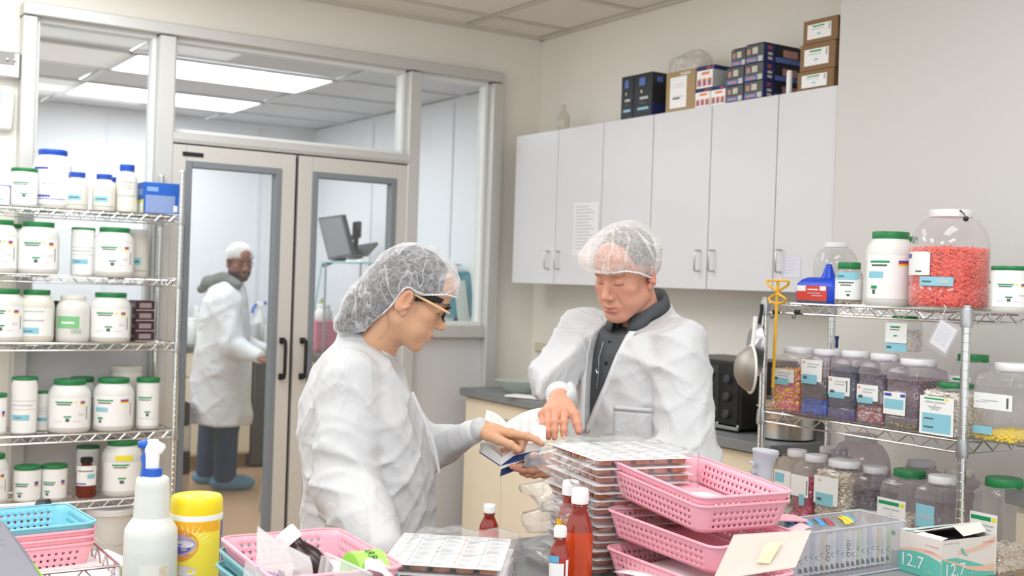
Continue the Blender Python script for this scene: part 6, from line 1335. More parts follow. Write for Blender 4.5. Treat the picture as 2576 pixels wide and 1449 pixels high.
t = thing('roller_handle', 'white tube with a dark chrome end behind the blue basket', 'handle', (q + q2) / 2); o_ = (q + q2) / 2; d_ = (q2 - q)
MB().tube([q - d_ * 1.0 - o_, q2 - o_], .0052, 12).build('tube', M_white, t); b = MB(); b.tube([q2 - o_, q2 + (q3 - q2) * .3 - o_, q3 - o_], [.0055, .012, .011], 12); b.build('tube_end', mat('dark_chrome', '5a6068', rough=.25, metal=.9), t)
sp = MB(); sp.box((0, 0, 0), (.012, .012, o_.z - .885), bev=.002); sp.build('stand', M_steel, t, loc=(0.0, 0, -(o_.z - .885) / 2))
# grey folder in the corner
t = thing('grey_folder', 'grey plastic folder with a green edge in the lower left corner', 'folder', P(20, 1420, 2.0)); o_ = t.location.copy()
pl = [P(-60, 1262, 2.06), P(8, 1318, 2.05), P(62, 1388, 2.03), P(108, 1460, 2.0), P(-60, 1475, 1.97)]; b = MB(); n = len(pl); bk = CF * .006
vs = [p - o_ for p in pl] + [p - o_ + bk for p in pl]; b.add(vs, [tuple(range(n)), tuple(range(2 * n - 1, n - 1, -1))] + [(k, (k + 1) % n, n + (k + 1) % n, n + k) for k in range(n)]); b.build('cover', mat('silver_grey_plastic', '83828c', rough=.35), t, smooth=0)
MB().tube([pl[2].lerp(pl[3], .4) - o_ + CF * .004, pl[3] - o_ + CF * .004], [.0015, .003], 6).build('green_edge', mat('lime_edge', '8fc24a'), t); b = MB()
for yy in (1359, 1371): b.add([P(x, y, 2.005) - o_ for x, y in ((-5, yy + 1), (16 - (1371 - yy) * .4, yy - 2), (16 - (1371 - yy) * .4, yy - 1.2), (-5, yy + 1.8))], [(0, 1, 2, 3)])
b.build('printed_lines', LBL[2], t, smooth=0)
MB().box((0, 0, -.03), (.10, .02, .02)).build('foot', M_black, t)
# --- spray bottle
q = P(378, 1400, 2.28); z1 = on(378, 1103, 2, 0)
t = thing('spray_bottle', 'translucent white spray bottle with blue trigger', 'bottle', (q.x, q.y, BT), rzcam(q)); k_ = 2.28 / 2894
zz = lambda y: 1.5 - (y - 679) * k_ - BT
pr = [(.046, 0), (.051, .005), (.0515, .02), (.0515, zz(1345)), (.050, zz(1328)), (.044, zz(1315)), (.0355, zz(1300))]
for j in range(8): y = 1296 - j * 9; pr += [(.0345 - .0003 * j, zz(y)), (.0355 - .0003 * j, zz(y - 4))]
pr += [(.0318, zz(1212)), (.0315, zz(1202)), (.027, zz(1198)), (.017, zz(1196))]
M_milk = mat('milky_plastic', 'dfe2dc', rough=.38, var=.01, trans=.0, sss=.2)
MB().lathe(pr, 36, caps=(1, 1)).build('body', M_milk, t, smooth=60)
b = MB(); b.lathe([(.0518, .0), (.0519, .002), (.0519, zz(1380)), (.0516, zz(1379))], 36, caps=(0, 0)); b.build('liquid_tint', mat('liquid_tint', 'cfd3cb', rough=.4), t)
b = MB(); rr = .0165
for k in range(24):
    a = 2 * PI * k / 24; b.box((rr * math.cos(a), rr * math.sin(a), zz(1189)), (.0022, .003, .017), rot=(0, 0, a))
b.lathe([(.0165, zz(1201)), (.0170, zz(1199)), (.0170, zz(1180)), (.015, zz(1176))], 28); M_bplastic = mat('blue_trigger_plastic', '2b62c4', rough=.35); b.build('collar', M_bplastic, t)
b = MB(); b.rlathe(.030, .022, .008, [(.002, zz(1178)), (.001, zz(1150)), (.0, zz(1128)), (.0, zz(1118)), (.004, zz(1106)), (.008, zz(1104))], n=4, c=(-.002, 0, 0))
b.box((.010, 0, zz(1126)), (.022, .018, .022), rot=(0, .5, 0), bev=.004); b.build('spray_head', M_white, t)
b = MB(); b.lathe([(.0085, -.010), (.0095, -.008), (.0095, .004), (.007, .007), (.006, .012)], 16, M=Matrix.Translation((-.018, 0, zz(1117))) @ Matrix.Rotation(-PI / 2, 4, 'Y')); b.build('nozzle', M_bplastic, t)
b = MB(); pts = [(-.010, 0, zz(1128)), (-.017, 0, zz(1150)), (-.014, 0, zz(1170)), (-.018, 0, zz(1195)), (-.024, 0, zz(1215)), (-.025, 0, zz(1230))]; b.tube(pts, [.006, .0075, .0065, .006, .0055, .004], 10); b.build('trigger', M_bplastic, t)
b = MB(); b.arc(.0524, zz(1440), zz(1407), D(-22), D(42), 0); b.arc(.0527, zz(1437), zz(1411), D(20), D(38), 1); b.build('worn_label', [mat('worn_label', 'e4e2da', rough=.7), mat('stained_label', 'd9cdb4', rough=.7, var=.2, vscale=90)], t)
# --- wipes canister
q = P(491, 1400, 2.36); rc = 65 * 2.36 / 2894; hc_ = 1.5 - (1243 - 683) * 2.36 / 2894 - BT
t = thing('wipes_canister', 'yellow wipes canister with yellow flip lid and white band', 'canister', (q.x, q.y, BT), rzcam(q))
M_yc = mat('canister_yellow', 'ffec4e', rough=.3, var=0); M_or = mat('canister_orange', 'f7b52c', rough=.3, var=0); M_wh = mat('gloss_white', 'f4f4f4', rough=.25); M_ly = mat('lid_yellow', 'fbdf2a', rough=.25)
MB().lathe([(rc * .95, 0), (rc * .985, .004), (rc * .985, hc_ - .045)], 48).build('body', M_yc, t)
MB().lathe([(rc * .97, hc_ - .047), (rc, hc_ - .046), (rc, hc_ - .036), (rc * .99, hc_ - .0355)], 48).build('white_band', M_wh, t)
MB().lathe([(rc * .975, hc_ - .0365), (rc * .985, hc_ - .034), (rc * .985, hc_ - .013), (rc * .965, hc_ - .006), (rc * .91, hc_ - .0015), (rc * .84, hc_ - .001), (rc * .80, hc_ - .0025), (rc * .3, hc_ - .003), (rc * .26, hc_ - .0015), (rc * .1, hc_ - .0012)], 56).build('lid', M_ly, t, smooth=35)
b = MB(); r = rc * .99
b.arc(r, hc_ - .068, hc_ - .048, D(-80), D(60), 1); b.arc(r, hc_ - .085, hc_ - .068, D(-80), D(-25), 1); b.arc(r + .0002, 0.005, hc_ - .05, D(66), D(90), 4); b.arc(r + .0004, .03, .10, D(70), D(74), 0)
def spot(cx_, cz_, ra, rb, mi, off, n=22, wob=0):
    vs = [((r + off) * math.cos(D(cx_)), (r + off) * math.sin(D(cx_)), cz_)]
    for k in range(n): a = 2 * PI * k / n; w_ = 1 + wob * math.sin(3 * a + 1) ; aa = D(cx_ + ra * w_ * math.cos(a)); vs.append(((r + off) * math.cos(aa), (r + off) * math.sin(aa), cz_ + rb * w_ * math.sin(a)))
    b.add(vs, [(0, 1 + k, 1 + (k + 1) % n) for k in range(n)], mi)
for k in range(9):
    a = math.radians(10 + k * 17); c_ = (-14, hc_ - .095)
    vs = []; 
    for dd, ww in ((.026, .0012), (.046, .0004)): 
        for s_ in (-1, 1): x_ = math.cos(a) * dd - s_ * ww * math.sin(a); z_ = math.sin(a) * dd + s_ * ww * math.cos(a); aa = D(c_[0] + math.degrees(x_ / r)); vs.append(((r + .0005) * math.cos(aa), (r + .0005) * math.sin(aa), min(hc_ - .052, c_[1] + z_)))
    b.add(vs, [(0, 1, 3, 2)], 5)
spot(-32, hc_ - .094, 37, .032, 2, .0006, wob=.05); spot(-30, hc_ - .093, 30, .021, 3, .0010, wob=.08); spot(-36, hc_ - .101, 24, .010, 4, .0013, wob=.1); spot(-24, hc_ - .091, 22, .007, 6, .0016)
spot(-26, hc_ - .145, 30, .010, 6, .0008); b.build('label', [M_wh, M_or, mat('label_rust', 'e59a48', rough=.4), mat('label_lilac', 'b8a6c4', rough=.4), mat('label_purple', '6a66b4', rough=.4), mat('sun_ray', 'fdf3a8', rough=.4), mat('label_pale', 'ddd6e6', rough=.4)], t)
# --- dark bottle in the left basket
ct = P(712, 1338, 2.08); axd = Vector((CR.x, CR.y, 0)).normalized() * .62 + Vector((-CF.x, -CF.y, 0)) * .10 + Vector((0, 0, -.62)); axd.normalize(); Mx = basis(ct, axd.orthogonal(), axd.cross(axd.orthogonal())); 
if (Mx.to_3x3() @ Vector((0, 0, 1))).dot(axd) < 0: Mx = Mx @ Matrix.Rotation(PI, 4, 'X')
t = thing('dark_bottle', 'dark brown bottle with big white cap tilted in the left pink basket', 'bottle', ct); Mz = Matrix.Translation(-ct) @ Mx
b = MB(); b.lathe([(.0205, 0.0), (.0225, .002), (.0225, .026), (.0215, .028)], 36, M=Mz); b.lathe([(.0, -.0001), (.013, -.0001), (.013, .0)], 24, M=Mz, caps=(0, 0)); b.build('cap', M_wh, t)
b = MB(); b.lathe([(.0188, -.0008), (.0196, -.0008)], 40, M=Mz, caps=(0, 0)); b.lathe([(.0145, -.0009), (.0152, -.0009)], 40, M=Mz, caps=(0, 0))
for k in range(34):
    if k % 17 in (7, 8): continue
    a = 2 * PI * k / 34; b.add([Mz @ Vector((rr_ * math.cos(a + da), rr_ * math.sin(a + da), -.001)) for rr_, da in ((.0158, 0), (.0182, 0), (.0182, .09), (.0158, .09))], [(0, 1, 2, 3)])
b.build('cap_print', mat('pink_print', 'e58aa0'), t, smooth=0)
MB().lathe([(.0165, .026), (.0165, .036), (.019, .042), (.0255, .060), (.027, .068), (.027, .105), (.025, .11)], 32, M=Mz).build('body', mat('dark_amber_glass', '2a1512', rough=.3), t, smooth=60)
# papers and foil strips in the basket
paper('leaflet', 'white and blue printed leaflet under the dark bottle', Vector((bc.x + .02, bc.y - .03, bc.z - .040)), .12, .16, Euler((0, .1, brz + .6)).to_matrix(), bend=.006, lines=6, m=mat('leaflet_paper', 'dfe0ea'))
# translucent plastic bins in front
M_frost = clear('frosted_bin', 'eef0ee', op=.50, edge=.65, rough=.2, gl=.7); M_frost2 = clear('frosted_bin_clear', 'f0f2f0', op=.28, edge=.6, rough=.15, gl=.9)
def plate(nm, label, pts, th, m, cat='divider', group=None, extra=None):
    o_ = sum((Vector(p) for p in pts), Vector()) / len(pts); t = thing(nm, label, cat, o_, group=group); b = MB(); n = len(pts); nn = (Vector(pts[1]) - Vector(pts[0])).cross(Vector(pts[2]) - Vector(pts[0])).normalized() * th
    vs = [Vector(p) - o_ for p in pts] + [Vector(p) - o_ + nn for p in pts]; b.add(vs, [tuple(range(n)), tuple(range(2 * n - 1, n - 1, -1))] + [(k, (k + 1) % n, n + (k + 1) % n, n + k) for k in range(n)]); b.build('panel', m, t, smooth=0)
    if extra: extra(t, o_)
    return t
def bin_extra(t, o_):
    b = MB()
    for x in (700, 738):
        b.add([P(xx, y, 1.949) - o_ for xx, y in ((x, 1432), (x + 16, 1440), (x + 14, 1475), (x - 4, 1475))], [(0, 1, 2, 3)], 1)
    put_text(b, 'Rx only', .012, lambda X, Y: P(672 + X * 1500, 1440 + X * 400 - Y * 1500, 1.948) - o_, 0)
    b.build('faded_print', [LBL[6], LBL[7]], t, smooth=0)
plate('plastic_bin_panel', 'tall translucent plastic panel with a sharp corner in front of the left basket', [P(648, 1325, 1.98), P(662, 1336, 1.977), P(702, 1365, 1.97), P(745, 1385, 1.965), P(778, 1402, 1.96), P(784, 1420, 1.955), P(790, 1475, 1.95), P(643, 1475, 1.95), P(646, 1345, 1.978)], .0022, M_frost, 'plastic panel', extra=bin_extra)
plate('plastic_bin_panel', 'small translucent panel at the foot of the left basket with pale blue print', [P(617, 1411, 1.93), P(630, 1416, 1.93), P(690, 1460, 1.92), P(690, 1475, 1.92), P(608, 1475, 1.92)], .0022, M_frost2, 'plastic panel')
t = thing('clear_bin', 'clear plastic bin standing in front of the label roll', 'bin', P(860, 1450, 1.95)); o_ = t.location.copy()
b = MB(); A_, B2_, C_, D__ = P(814, 1394, 1.97), P(925, 1446, 1.86), P(1000, 1475, 1.9), P(800, 1475, 1.95); 
for a1, a2 in ((P(820, 1393, 1.975), P(935, 1445, 1.87)), (P(812, 1398, 1.97), P(798, 1475, 1.95)), (P(826, 1404, 1.96), P(816, 1475, 1.94))): b.tube([a1 - o_, (a1 + a2) / 2 - o_, a2 - o_], .003, 8)
b.add([p - o_ for p in (P(816, 1396, 1.972), P(930, 1448, 1.87), P(940, 1475, 1.86), P(800, 1475, 1.95))], [(0, 1, 2, 3)]); b.build('bin_wall', M_frost2, t, smooth=50)
b = MB(); b.add([p - o_ for p in (P(845, 1425, 2.02), P(872, 1436, 2.0), P(872, 1475, 2.0), P(843, 1475, 2.02))], [(0, 1, 2, 3)]); b.build('bin_back', M_frost2, t, smooth=0)
# green label roll: the axis lies level, a little turned
rcn = P(918, 1450, 2.03); t = thing('label_roll', 'bright green roll of labels printed ARRIVAL', 'label roll', rcn)
ax = Vector((CR.x, CR.y, 0)).normalized() * .80 + Vector((CF.x, CF.y, 0)) * .55; ax.normalize(); Mr = basis((0, 0, 0), Vector((0, 0, 1)).cross(ax), Vector((0, 0, 1)))
Mr = Matrix.Rotation(0, 4, 'Z') @ Mr; M_lime = mat('lime_label', 'a4ee62', rough=.5, var=0)
R0 = .045; b = MB(); b.lathe([(R0 * .35, -.028), (R0, -.028), (R0, .028), (R0 * .35, .028)], 48, M=Mr, caps=(0, 0)); b.build('roll', M_lime, t, smooth=40)
b = MB()
for k in range(5): rr_ = R0 * (.45 + .11 * k); b.lathe([(rr_, -.0285), (rr_ + .0006, -.0285)], 36, M=Mr, caps=(0, 0)); b.lathe([(rr_, .0285), (rr_ + .0006, .0285)], 36, M=Mr, caps=(0, 0))
b.build('wound_edges', mat('lime_dark', '86cf4c'), t, smooth=0)['kind'] = 'stuff'  # darker green rings mark the wound layers
b = MB()
def rollmap(X, Y):   # text runs around the roll, letters' tops toward +axis
    a = math.radians(66) - X / R0; return Mr @ Vector(((R0 + .0012) * math.cos(a), (R0 + .0012) * math.sin(a), Y))
_x = Mr.to_3x3() @ Vector((1, 0, 0)); tocam = (-1 if _x.dot(Vector((CF.x, CF.y, 0))) > 0 else 1)
put_text(b, 'ARRIVAL', .021, lambda X, Y: Mr @ Vector(((R0 + .0012) * tocam * math.sin(X / R0 + .75), (R0 + .0012) * math.cos(X / R0 + .75), Y * 1.15 + .002)), 0); b.build('lettering', M_black, t, smooth=0)
# white liner sheet curling over the roll
t = thing('liner_sheet', 'pale curled backing sheet over the green roll', 'sheet', P(975, 1440, 1.99)); o_ = t.location.copy(); b = MB()
def crv(u, v): x0 = [(880, 1436), (893, 1404), (925, 1386), (958, 1394), (985, 1420), (1012, 1475)]; i = min(4, int(u * 5)); f = u * 5 - i; x = x0[i][0] * (1 - f) + x0[i + 1][0] * f; y = x0[i][1] * (1 - f) + x0[i + 1][1] * f; return P(x + 0 * v, y + 46 * v, 2.06 - .14 * v) - o_
b.grid(lambda u, v: crv(.35 + .65 * u, v), 20, 6); o = b.build('sheet', clear('liner_film', 'eef6ee', op=.72, edge=.85, rough=.3, gl=.5), t, smooth=60)
md = o.modifiers.new('solid', 'SOLIDIFY'); md.thickness = .0006
# --- amber bottles
M_orange = mat('amber_orange', 'c9481c', rough=.14, coat=.6, var=.02); M_amber_up = mat('amber_empty', '8e2a16', rough=.10, coat=.8, var=.02); M_redam = mat('amber_red', 'b02a1e', rough=.14, coat=.6)
def med(label, px, ytop, d, wpx, zbase=BT, liq=M_orange, labels=None, rz=0, lv=.66):
    q = P(px, ytop, d); h = q.z - zbase; w = wpx * d / F; t = thing('medicine_bottle', label, 'bottle', (q.x, q.y, zbase), rzcam(q) + rz, group='amber medicine bottles with white caps'); dp = w * .72; cr = w * .30
    def prof(z0, z1, P_):
        o = []
        for ins, z in P_:
            if z0 <= z <= z1: o.append((ins, z))
        return o
    full = [(.004, 0), (.0005, .004), (0, .010), (0, .50 * h), (.0005 * 1, .58 * h), (w * .045, .645 * h), (w * .13, .71 * h), (w * .20, .76 * h), (w * .235, .785 * h), (w * .245, .86 * h)]
    rr = lambda ins, z: (ins, z, max(.002, min(dp / 2 - ins * .74, w * .36)))
    lo_ = [p for p in full if p[1] <= lv * h]; up = [lo_[-1]] + [p for p in full if p[1] > lv * h]
    def sect(P_, m, nm, caps):
        b = MB(); vs = []; n = 36
        for ins, z in P_:
            a_ = w / 2 - ins; bb = max(dp / 2 - ins * (dp / w) * .9, a_ * .72 if z > .7 * h else 0); bb = min(bb, a_)
            if z > .77 * h: bb = a_
            for k in range(n): a = 2 * PI * k / n; c_, s_ = math.cos(a), math.sin(a); pw = .8; vs.append(Vector((a_ * math.copysign(abs(c_) ** pw, c_), bb * math.copysign(abs(s_) ** pw, s_), z)))
        fs = [(i * n + k, i * n + (k + 1) % n, (i + 1) * n + (k + 1) % n, (i + 1) * n + k) for i in range(len(P_) - 1) for k in range(n)]
        if caps[0]: fs.append(tuple(range(n))[::-1])
        if caps[1]: fs.append(tuple((len(P_) - 1) * n + k for k in range(n)))
        b.add(vs, fs); b.build(nm, m, t, smooth=60)
    sect(lo_, liq, 'filled_body', (1, 0)); sect(up, M_amber_up, 'shoulder', (0, 1))
    b = MB(); b.tube([((w * .275) * math.cos(a), (w * .275) * math.sin(a), .835 * h) for a in np.linspace(0, 2 * PI, 25)[:-1]], .0014, 6, closed=True); b.build('neck_ring', M_amber_up, t)
    b = MB(); n = 40; b.lathe([(cr, .855 * h), (cr * 1.02, .865 * h), (cr * 1.0, .97 * h), (cr * .95, .993 * h), (cr * .8, h), (cr * .6, h - .0005)], n)
    for k in range(n): a = 2 * PI * k / n; b.box((cr * 1.015 * math.cos(a), cr * 1.015 * math.sin(a), .92 * h), (.0007, .0012, .09 * h), rot=(0, 0, a))
    b.build('cap', M_wh, t, smooth=40)
    if labels:
        b = MB()
        for i, (u0, u1, v0, v1, mi, tx) in enumerate(labels):
            f_ = lambda u, i=i: Vector((u * w / 2, -(dp / 2) * (1 - abs(u) ** 2.5) ** (1 / 2.5) - .0008 - .0003 * i, 0)); nseg = 8
            for s_ in range(nseg):
                a, c = u0 + (u1 - u0) * s_ / nseg, u0 + (u1 - u0) * (s_ + 1) / nseg; pa, pc = f_(a), f_(c); b.quad(pa + Vector((0, 0, v0 * h)), pc + Vector((0, 0, v0 * h)), pc + Vector((0, 0, v1 * h)), pa + Vector((0, 0, v1 * h)), mi)
            if tx: put_text(b, tx[0], tx[1], lambda X, Y, u=(u0 + u1) / 2, v=(v0 + v1) / 2: f_(max(-.97, min(.97, u + X / (w / 2)))) + Vector((0, -.0006, v * h + Y)), 2)
        b.build('label', [LBL[0], mat('warning_yellow', 'f3c613', rough=.5), LBL[2], mat('sticker_blue', '5fb0d8', rough=.5), LBL[9]], t, smooth=0)
    return t
med('small amber bottle standing alone behind the bagged cards', 1232, 1268, 2.62, 50, lv=.62)
med('amber bottle with yellow and blue warning labels, rearmost of the bottle trio', 1437, 1208, 2.50, 72, labels=[(-.93, .3, .53, .62, 1, None), (-.9, .3, .45, .53, 3, None), (-.6, .25, .55, .59, 4, None)], lv=.6)
med('tallest amber bottle in front, orange liquid, no front label', 1460, 1228, 2.40, 72, labels=[(-.98, -.70, .1, .36, 0, None)], lv=.60)
med('small red amber bottle with blue sticker and white label, nearest of the trio', 1410, 1323, 2.33, 53, liq=M_redam, labels=[(-.95, .45, .02, .51, 0, None), (-.98, -.05, .52, .61, 3, None), (.62, .85, .05, .56, 0, None), (-.6, .2, .30, .31, 2, None), (-.6, .1, .24, .25, 2, None)], lv=.60)
# --- blister cards
M_card = mat('card_white', 'f1f2f3', rough=.55, var=.01); M_blis = mat('amber_blister', 'a85a2a', rough=.18, coat=.5, var=.25, vscale=40); M_perf = mat('perforation', '9a9ea0', rough=.7); M_perfo = mat('perforation_orange', 'd9946a', rough=.7)
CW, CH = .235, .27
def card_meshes():
    b = MB().rlathe(CW, CH, .006, [(0, 0), (0, .0011)], n=3); sheet = b.mesh('card_sheet', M_card, 30)
    b = MB(); nx, ny = 5, 7
    for i in range(nx):
        for j in range(ny):
            b.rlathe(.036, .029, .004, [(.003, -.0125), (.001, -.0115), (0, -.001), (0, 0)], n=2, c=(-CW / 2 + .026 + i * (CW - .052) / (nx - 1), -CH / 2 + .026 + j * (CH - .052) / (ny - 1), 0), caps=(1, 0))
    bl = b.mesh('blisters', M_blis, 40)
    b = MB(); rnd = random.Random(2)
    for i in range(1, nx):
        x = -CW / 2 + CW * i / nx; mi = 1 if i != 3 else 2; b.box((x, 0, .0013), (.0011, CH * .96, .0003), mi=mi)
        for j in range(1, ny): b.box((x, -CH / 2 + CH * j / ny, .0014), (.009, .0012, .0004), mi=mi)
    for i in range(nx):
        for j in range(ny):
            x0 = -CW / 2 + CW * (i + .12) / nx; y0 = -CH / 2 + CH * (j + .9) / ny
            for k in range(8):
                y = y0 - k * .0038; w_ = CW / nx * rnd.uniform(.35, .74); b.quad((x0, y, .0013), (x0 + w_, y, .0013), (x0 + w_, y + .0011, .0013), (x0, y + .0011, .0013), 0)
    pr = b.mesh('card_print', [LBL[7], M_perf, M_perfo], 0); return sheet, bl, pr
SH, BLM, PRM = card_meshes()
ordn = ['topmost', 'second', 'third', 'fourth', 'fifth', 'sixth', 'seventh', 'eighth', 'ninth', 'tenth', 'eleventh', 'twelfth', 'thirteenth', 'fourteenth']
def cards(n, c, zt, rz, step, wherelab, group, jit=.004, seed=1, tilt=(0, 0)):
    rnd = random.Random(seed); proto = None
    for k in range(n):
        lb = 'amber blister card %s, %s' % (wherelab, ordn[k] + ('' if k == 0 else ' from the top'))
        t = thing('blister_card', lb, 'blister card', (c[0] + rnd.uniform(-jit, jit), c[1] + rnd.uniform(-jit, jit), zt - step * k), group=group, rot=(tilt[0] + rnd.uniform(-.008, .008), tilt[1] + rnd.uniform(-.01, .01), rz + rnd.uniform(-.03, .03)))
        link('card_sheet', SH, t); link('blisters', BLM, t)
        if k == 0: link('card_print', PRM, t)
N_ = on(1503, 1157, 2, 1.125); R_ = on(1757, 1150, 2, 1.125); e = (R_ - N_).normalized(); bkv = Vector((-e.y, e.x, 0)); cst = N_ + e * CW / 2 + bkv * CH / 2; rzs = math.atan2(e.y, e.x)
cards(14, (cst.x, cst.y), 1.122, rzs, .0178, 'in the tall bagged stack behind the pink baskets', 'blister cards in the tall stack', jit=.005, seed=3)
a_ = on(1020, 1340, 2, .945); b_ = on(1243, 1352, 2, .945); e2_ = (b_ - a_).normalized(); bk2 = Vector((-e2_.y, e2_.x, 0)); c2_ = a_ + e2_ * (CW / 2 + .0) - bk2 * CH / 2
cards(4, (c2_.x, c2_.y), .942, math.atan2(e2_.y, e2_.x), .0195, 'in the bag at the front of the bench', 'blister cards in the front bag', seed=5)
M_bag = clear('bag_plastic', 'fdfdfd', op=.0, edge=.22, rough=.07, gl=1.0, noise=.14, nscale=18, nsharp=.16)
def bagmesh(nm, label, c, rz, w_, h_, z0, z1, flap=None, seed=1, amp=.006, puff=.0):
    t = thing(nm, label, 'plastic bag', (c[0], c[1], z0), rz, group='clear plastic bags around the blister cards'); rnd = random.Random(seed); ph = [rnd.uniform(0, 6) for _ in range(8)]; b = MB(); H_ = z1 - z0
    bm = bmesh.new(); bmesh.ops.create_cube(bm, size=1); bmesh.ops.subdivide_edges(bm, edges=bm.edges, cuts=22, use_grid_fill=True)
    for v in bm.verts:
        x, y, z = v.co; X, Y, Z = x * w_, y * h_, z * H_
        n1 = math.sin(34 * X + 20 * Z + ph[0]) * math.sin(27 * Y + ph[1]); n2 = abs(math.sin(46 * (X + .6 * Y) + ph[2] + 3 * math.sin(20 * Y))); n3 = abs(math.sin(38 * (Y - .5 * X) + 25 * Z + ph[3])); k = amp * (n1 + .8 * n2 - n3 * .8)
        nx_, ny_, nz_ = (abs(x) > .499), (abs(y) > .499), (abs(z) > .499)
        X += math.copysign(k, x) if nx_ else 0; Y += math.copysign(k, y) if ny_ else 0; Z += math.copysign(k * .8, z) if nz_ and z > 0 else 0
        if flap:
            sx, ln, dz = flap
            if sx * x > .30: f = (sx * x - .30) / .2; X += sx * ln * f * (1 + .35 * math.sin(22 * Y + ph[4])); Z *= (1 - .72 * f); Z += dz * f + .012 * f * math.sin(30 * Y + ph[5])
        v.co = (X, Y, Z + H_ / 2)
    me = bpy.data.meshes.new(nm); bm.to_mesh(me); bm.free(); me.materials.append(M_bag); me.polygons.foreach_set('use_smooth', [True] * len(me.polygons)); link('bag_film', me, t); return t
for k, (z0, z1, lb) in enumerate(((1.045, 1.135, 'clear bag around the uppermost cards of the tall stack'), (.985, 1.045, 'clear bag second from the top of the tall stack'), (.925, .985, 'clear bag third from the top of the tall stack'), (.862, .925, 'clear bag at the foot of the tall stack'))):
    bagmesh('plastic_bag', lb, (cst.x, cst.y), rzs, CW + .016, CH + .016, z0, z1, flap=(-1, (.035, .055, .045, .06)[k], (-.012, -.012, -.008, -.01)[k]), seed=10 + k, amp=.0045)
bagmesh('plastic_bag', 'clear crinkled bag around the blister cards at the front of the bench', (c2_.x, c2_.y), math.atan2(e2_.y, e2_.x), CW + .03, CH + .03, .864, .956, seed=21, amp=.006, flap=(-1, .02, -.03))
# --- open book held by the two people
t = thing('book', 'thick open book with dark blue cover held over the bench', 'book', P(1290, 1120, 3.0)); o_ = t.location.copy()
Hn, Ln, Rn = P(1259, 1171, 2.93), P(1206, 1136, 2.99), P(1372, 1128, 2.90); far = (P(1222, 1050, 3.24) - Ln)
M_page = mat('book_page', 'eceae6', rough=.75); M_pagee = mat('page_edges', 'dcd8d0', rough=.8, bump=.6, bscale=500); M_cov = mat('navy_cover', '1c3478', rough=.45)
def slab(nm, m, A, B, off0, off1, par, curve=0, n=8):
    b = MB(); vs = []
    for off in (off0, off1):
        for v_ in (0, 1):
            for u in range(n + 1):
                f = u / n; p_ = A.lerp(B, f) + far * v_ + off + Vector((0, 0, curve * math.sin(PI * f) * (1 if off == off1 else .0))); vs.append(p_ - o_)
    m_ = n + 1; fs = []
    for u in range(n): fs += [(u, u + 1, m_ + u + 1, m_ + u)[::-1], (2 * m_ + u, 2 * m_ + u + 1, 3 * m_ + u + 1, 3 * m_ + u), (u, u + 1, 2 * m_ + u + 1, 2 * m_ + u), (m_ + u, m_ + u + 1, 3 * m_ + u + 1, 3 * m_ + u)[::-1]]
    fs += [(0, m_, 3 * m_, 2 * m_)[::-1], (n, m_ + n, 3 * m_ + n, 2 * m_ + n)]; b.add(vs, fs); return b.build(nm, m, par, smooth=30)
up_ = Vector((0, 0, 1)); thk = .030
cvL = slab('front_cover', M_cov, Ln, Hn, up_ * -.003, up_ * 0, t); cvR = slab('back_cover', M_cov, Hn + (Rn - Hn) * .0, Hn + (Rn - Hn) * .92, up_ * -.028, up_ * -.025, t)
slab('left_pages', M_page, Ln.lerp(Hn, .03), Hn, up_ * 0.0, up_ * .022, t, .006); slab('right_pages', M_page, Hn, Rn, up_ * -.010, up_ * .018, t, .010)
b = MB(); b.add([Hn - o_ - CF * .002 + up_ * .0, Hn.lerp(Rn, .80) - o_ - CF * .004 + up_ * -.012, Hn.lerp(Rn, .90) - o_ - CF * .001 + up_ * .004 - up_ * .002, Hn.lerp(Rn, .30) - o_ + up_ * .012 - CF * .003], [(0, 1, 2, 3)]); o = b.build('spine', M_cov, t, smooth=0); md = o.modifiers.new('s', 'SOLIDIFY'); md.thickness = .003
b = MB(); cE = Hn.lerp(Rn, .52) - o_ - CF * .0075 + up_ * -.002; gx = (Rn - Hn).normalized(); b.tube([cE + gx * .016 * math.cos(a) + up_ * .008 * math.sin(a) for a in np.linspace(0, 2 * PI, 20)[:-1]], .0005, 4, closed=True); b.tube([cE + gx * -.005, cE + up_ * .005, cE + gx * .005], .0006, 4); b.build('gold_emblem', mat('gold_foil', '8f7a4a', rough=.4, metal=.5), t)
b = MB(); rnd = random.Random(3)
for v_ in range(44):
    f = .05 + .9 * v_ / 44
    for (A, B, u0, u1) in ((Ln, Hn, .1, .88), (Hn, Rn, .12, .90)):
        off = .023 + .006 if A is Ln else .019 + .010; p0 = A.lerp(B, u0) + far * f + up_ * (off - .001); p1 = A.lerp(B, u0 + (u1 - u0) * rnd.uniform(.6, 1)) + far * f + up_ * (off - .001); b.add([p0 - o_, p1 - o_, p1 - o_ + far * .005, p0 - o_ + far * .005], [(0, 1, 2, 3)])
b.build('printed_lines', LBL[7], t, smooth=0)
# --- cream envelope leaning in the lowest basket
def env_extra(t, o_):
    b = MB(); b.add([p - o_ - CF * .0022 for p in (P(1902, 1414, 1.982), P(1935, 1417, 1.982), P(1969, 1361, 2.0), P(1926, 1364, 2.0))], [(0, 1, 2, 3)]); b.build('tape_patch', mat('old_tape', 'e3d2ac', rough=.4), t, smooth=0)
plate('envelope', 'cream paper envelope with yellowed tape leaning against the lower pink basket', [P(1792, 1462, 1.97), P(2001, 1428, 1.975), P(2006, 1418, 1.98), P(2041, 1334, 2.02), P(1846, 1346, 2.02)], .0012, mat('cream_paper', 'cabfb6', rough=.7), 'envelope', extra=env_extra)
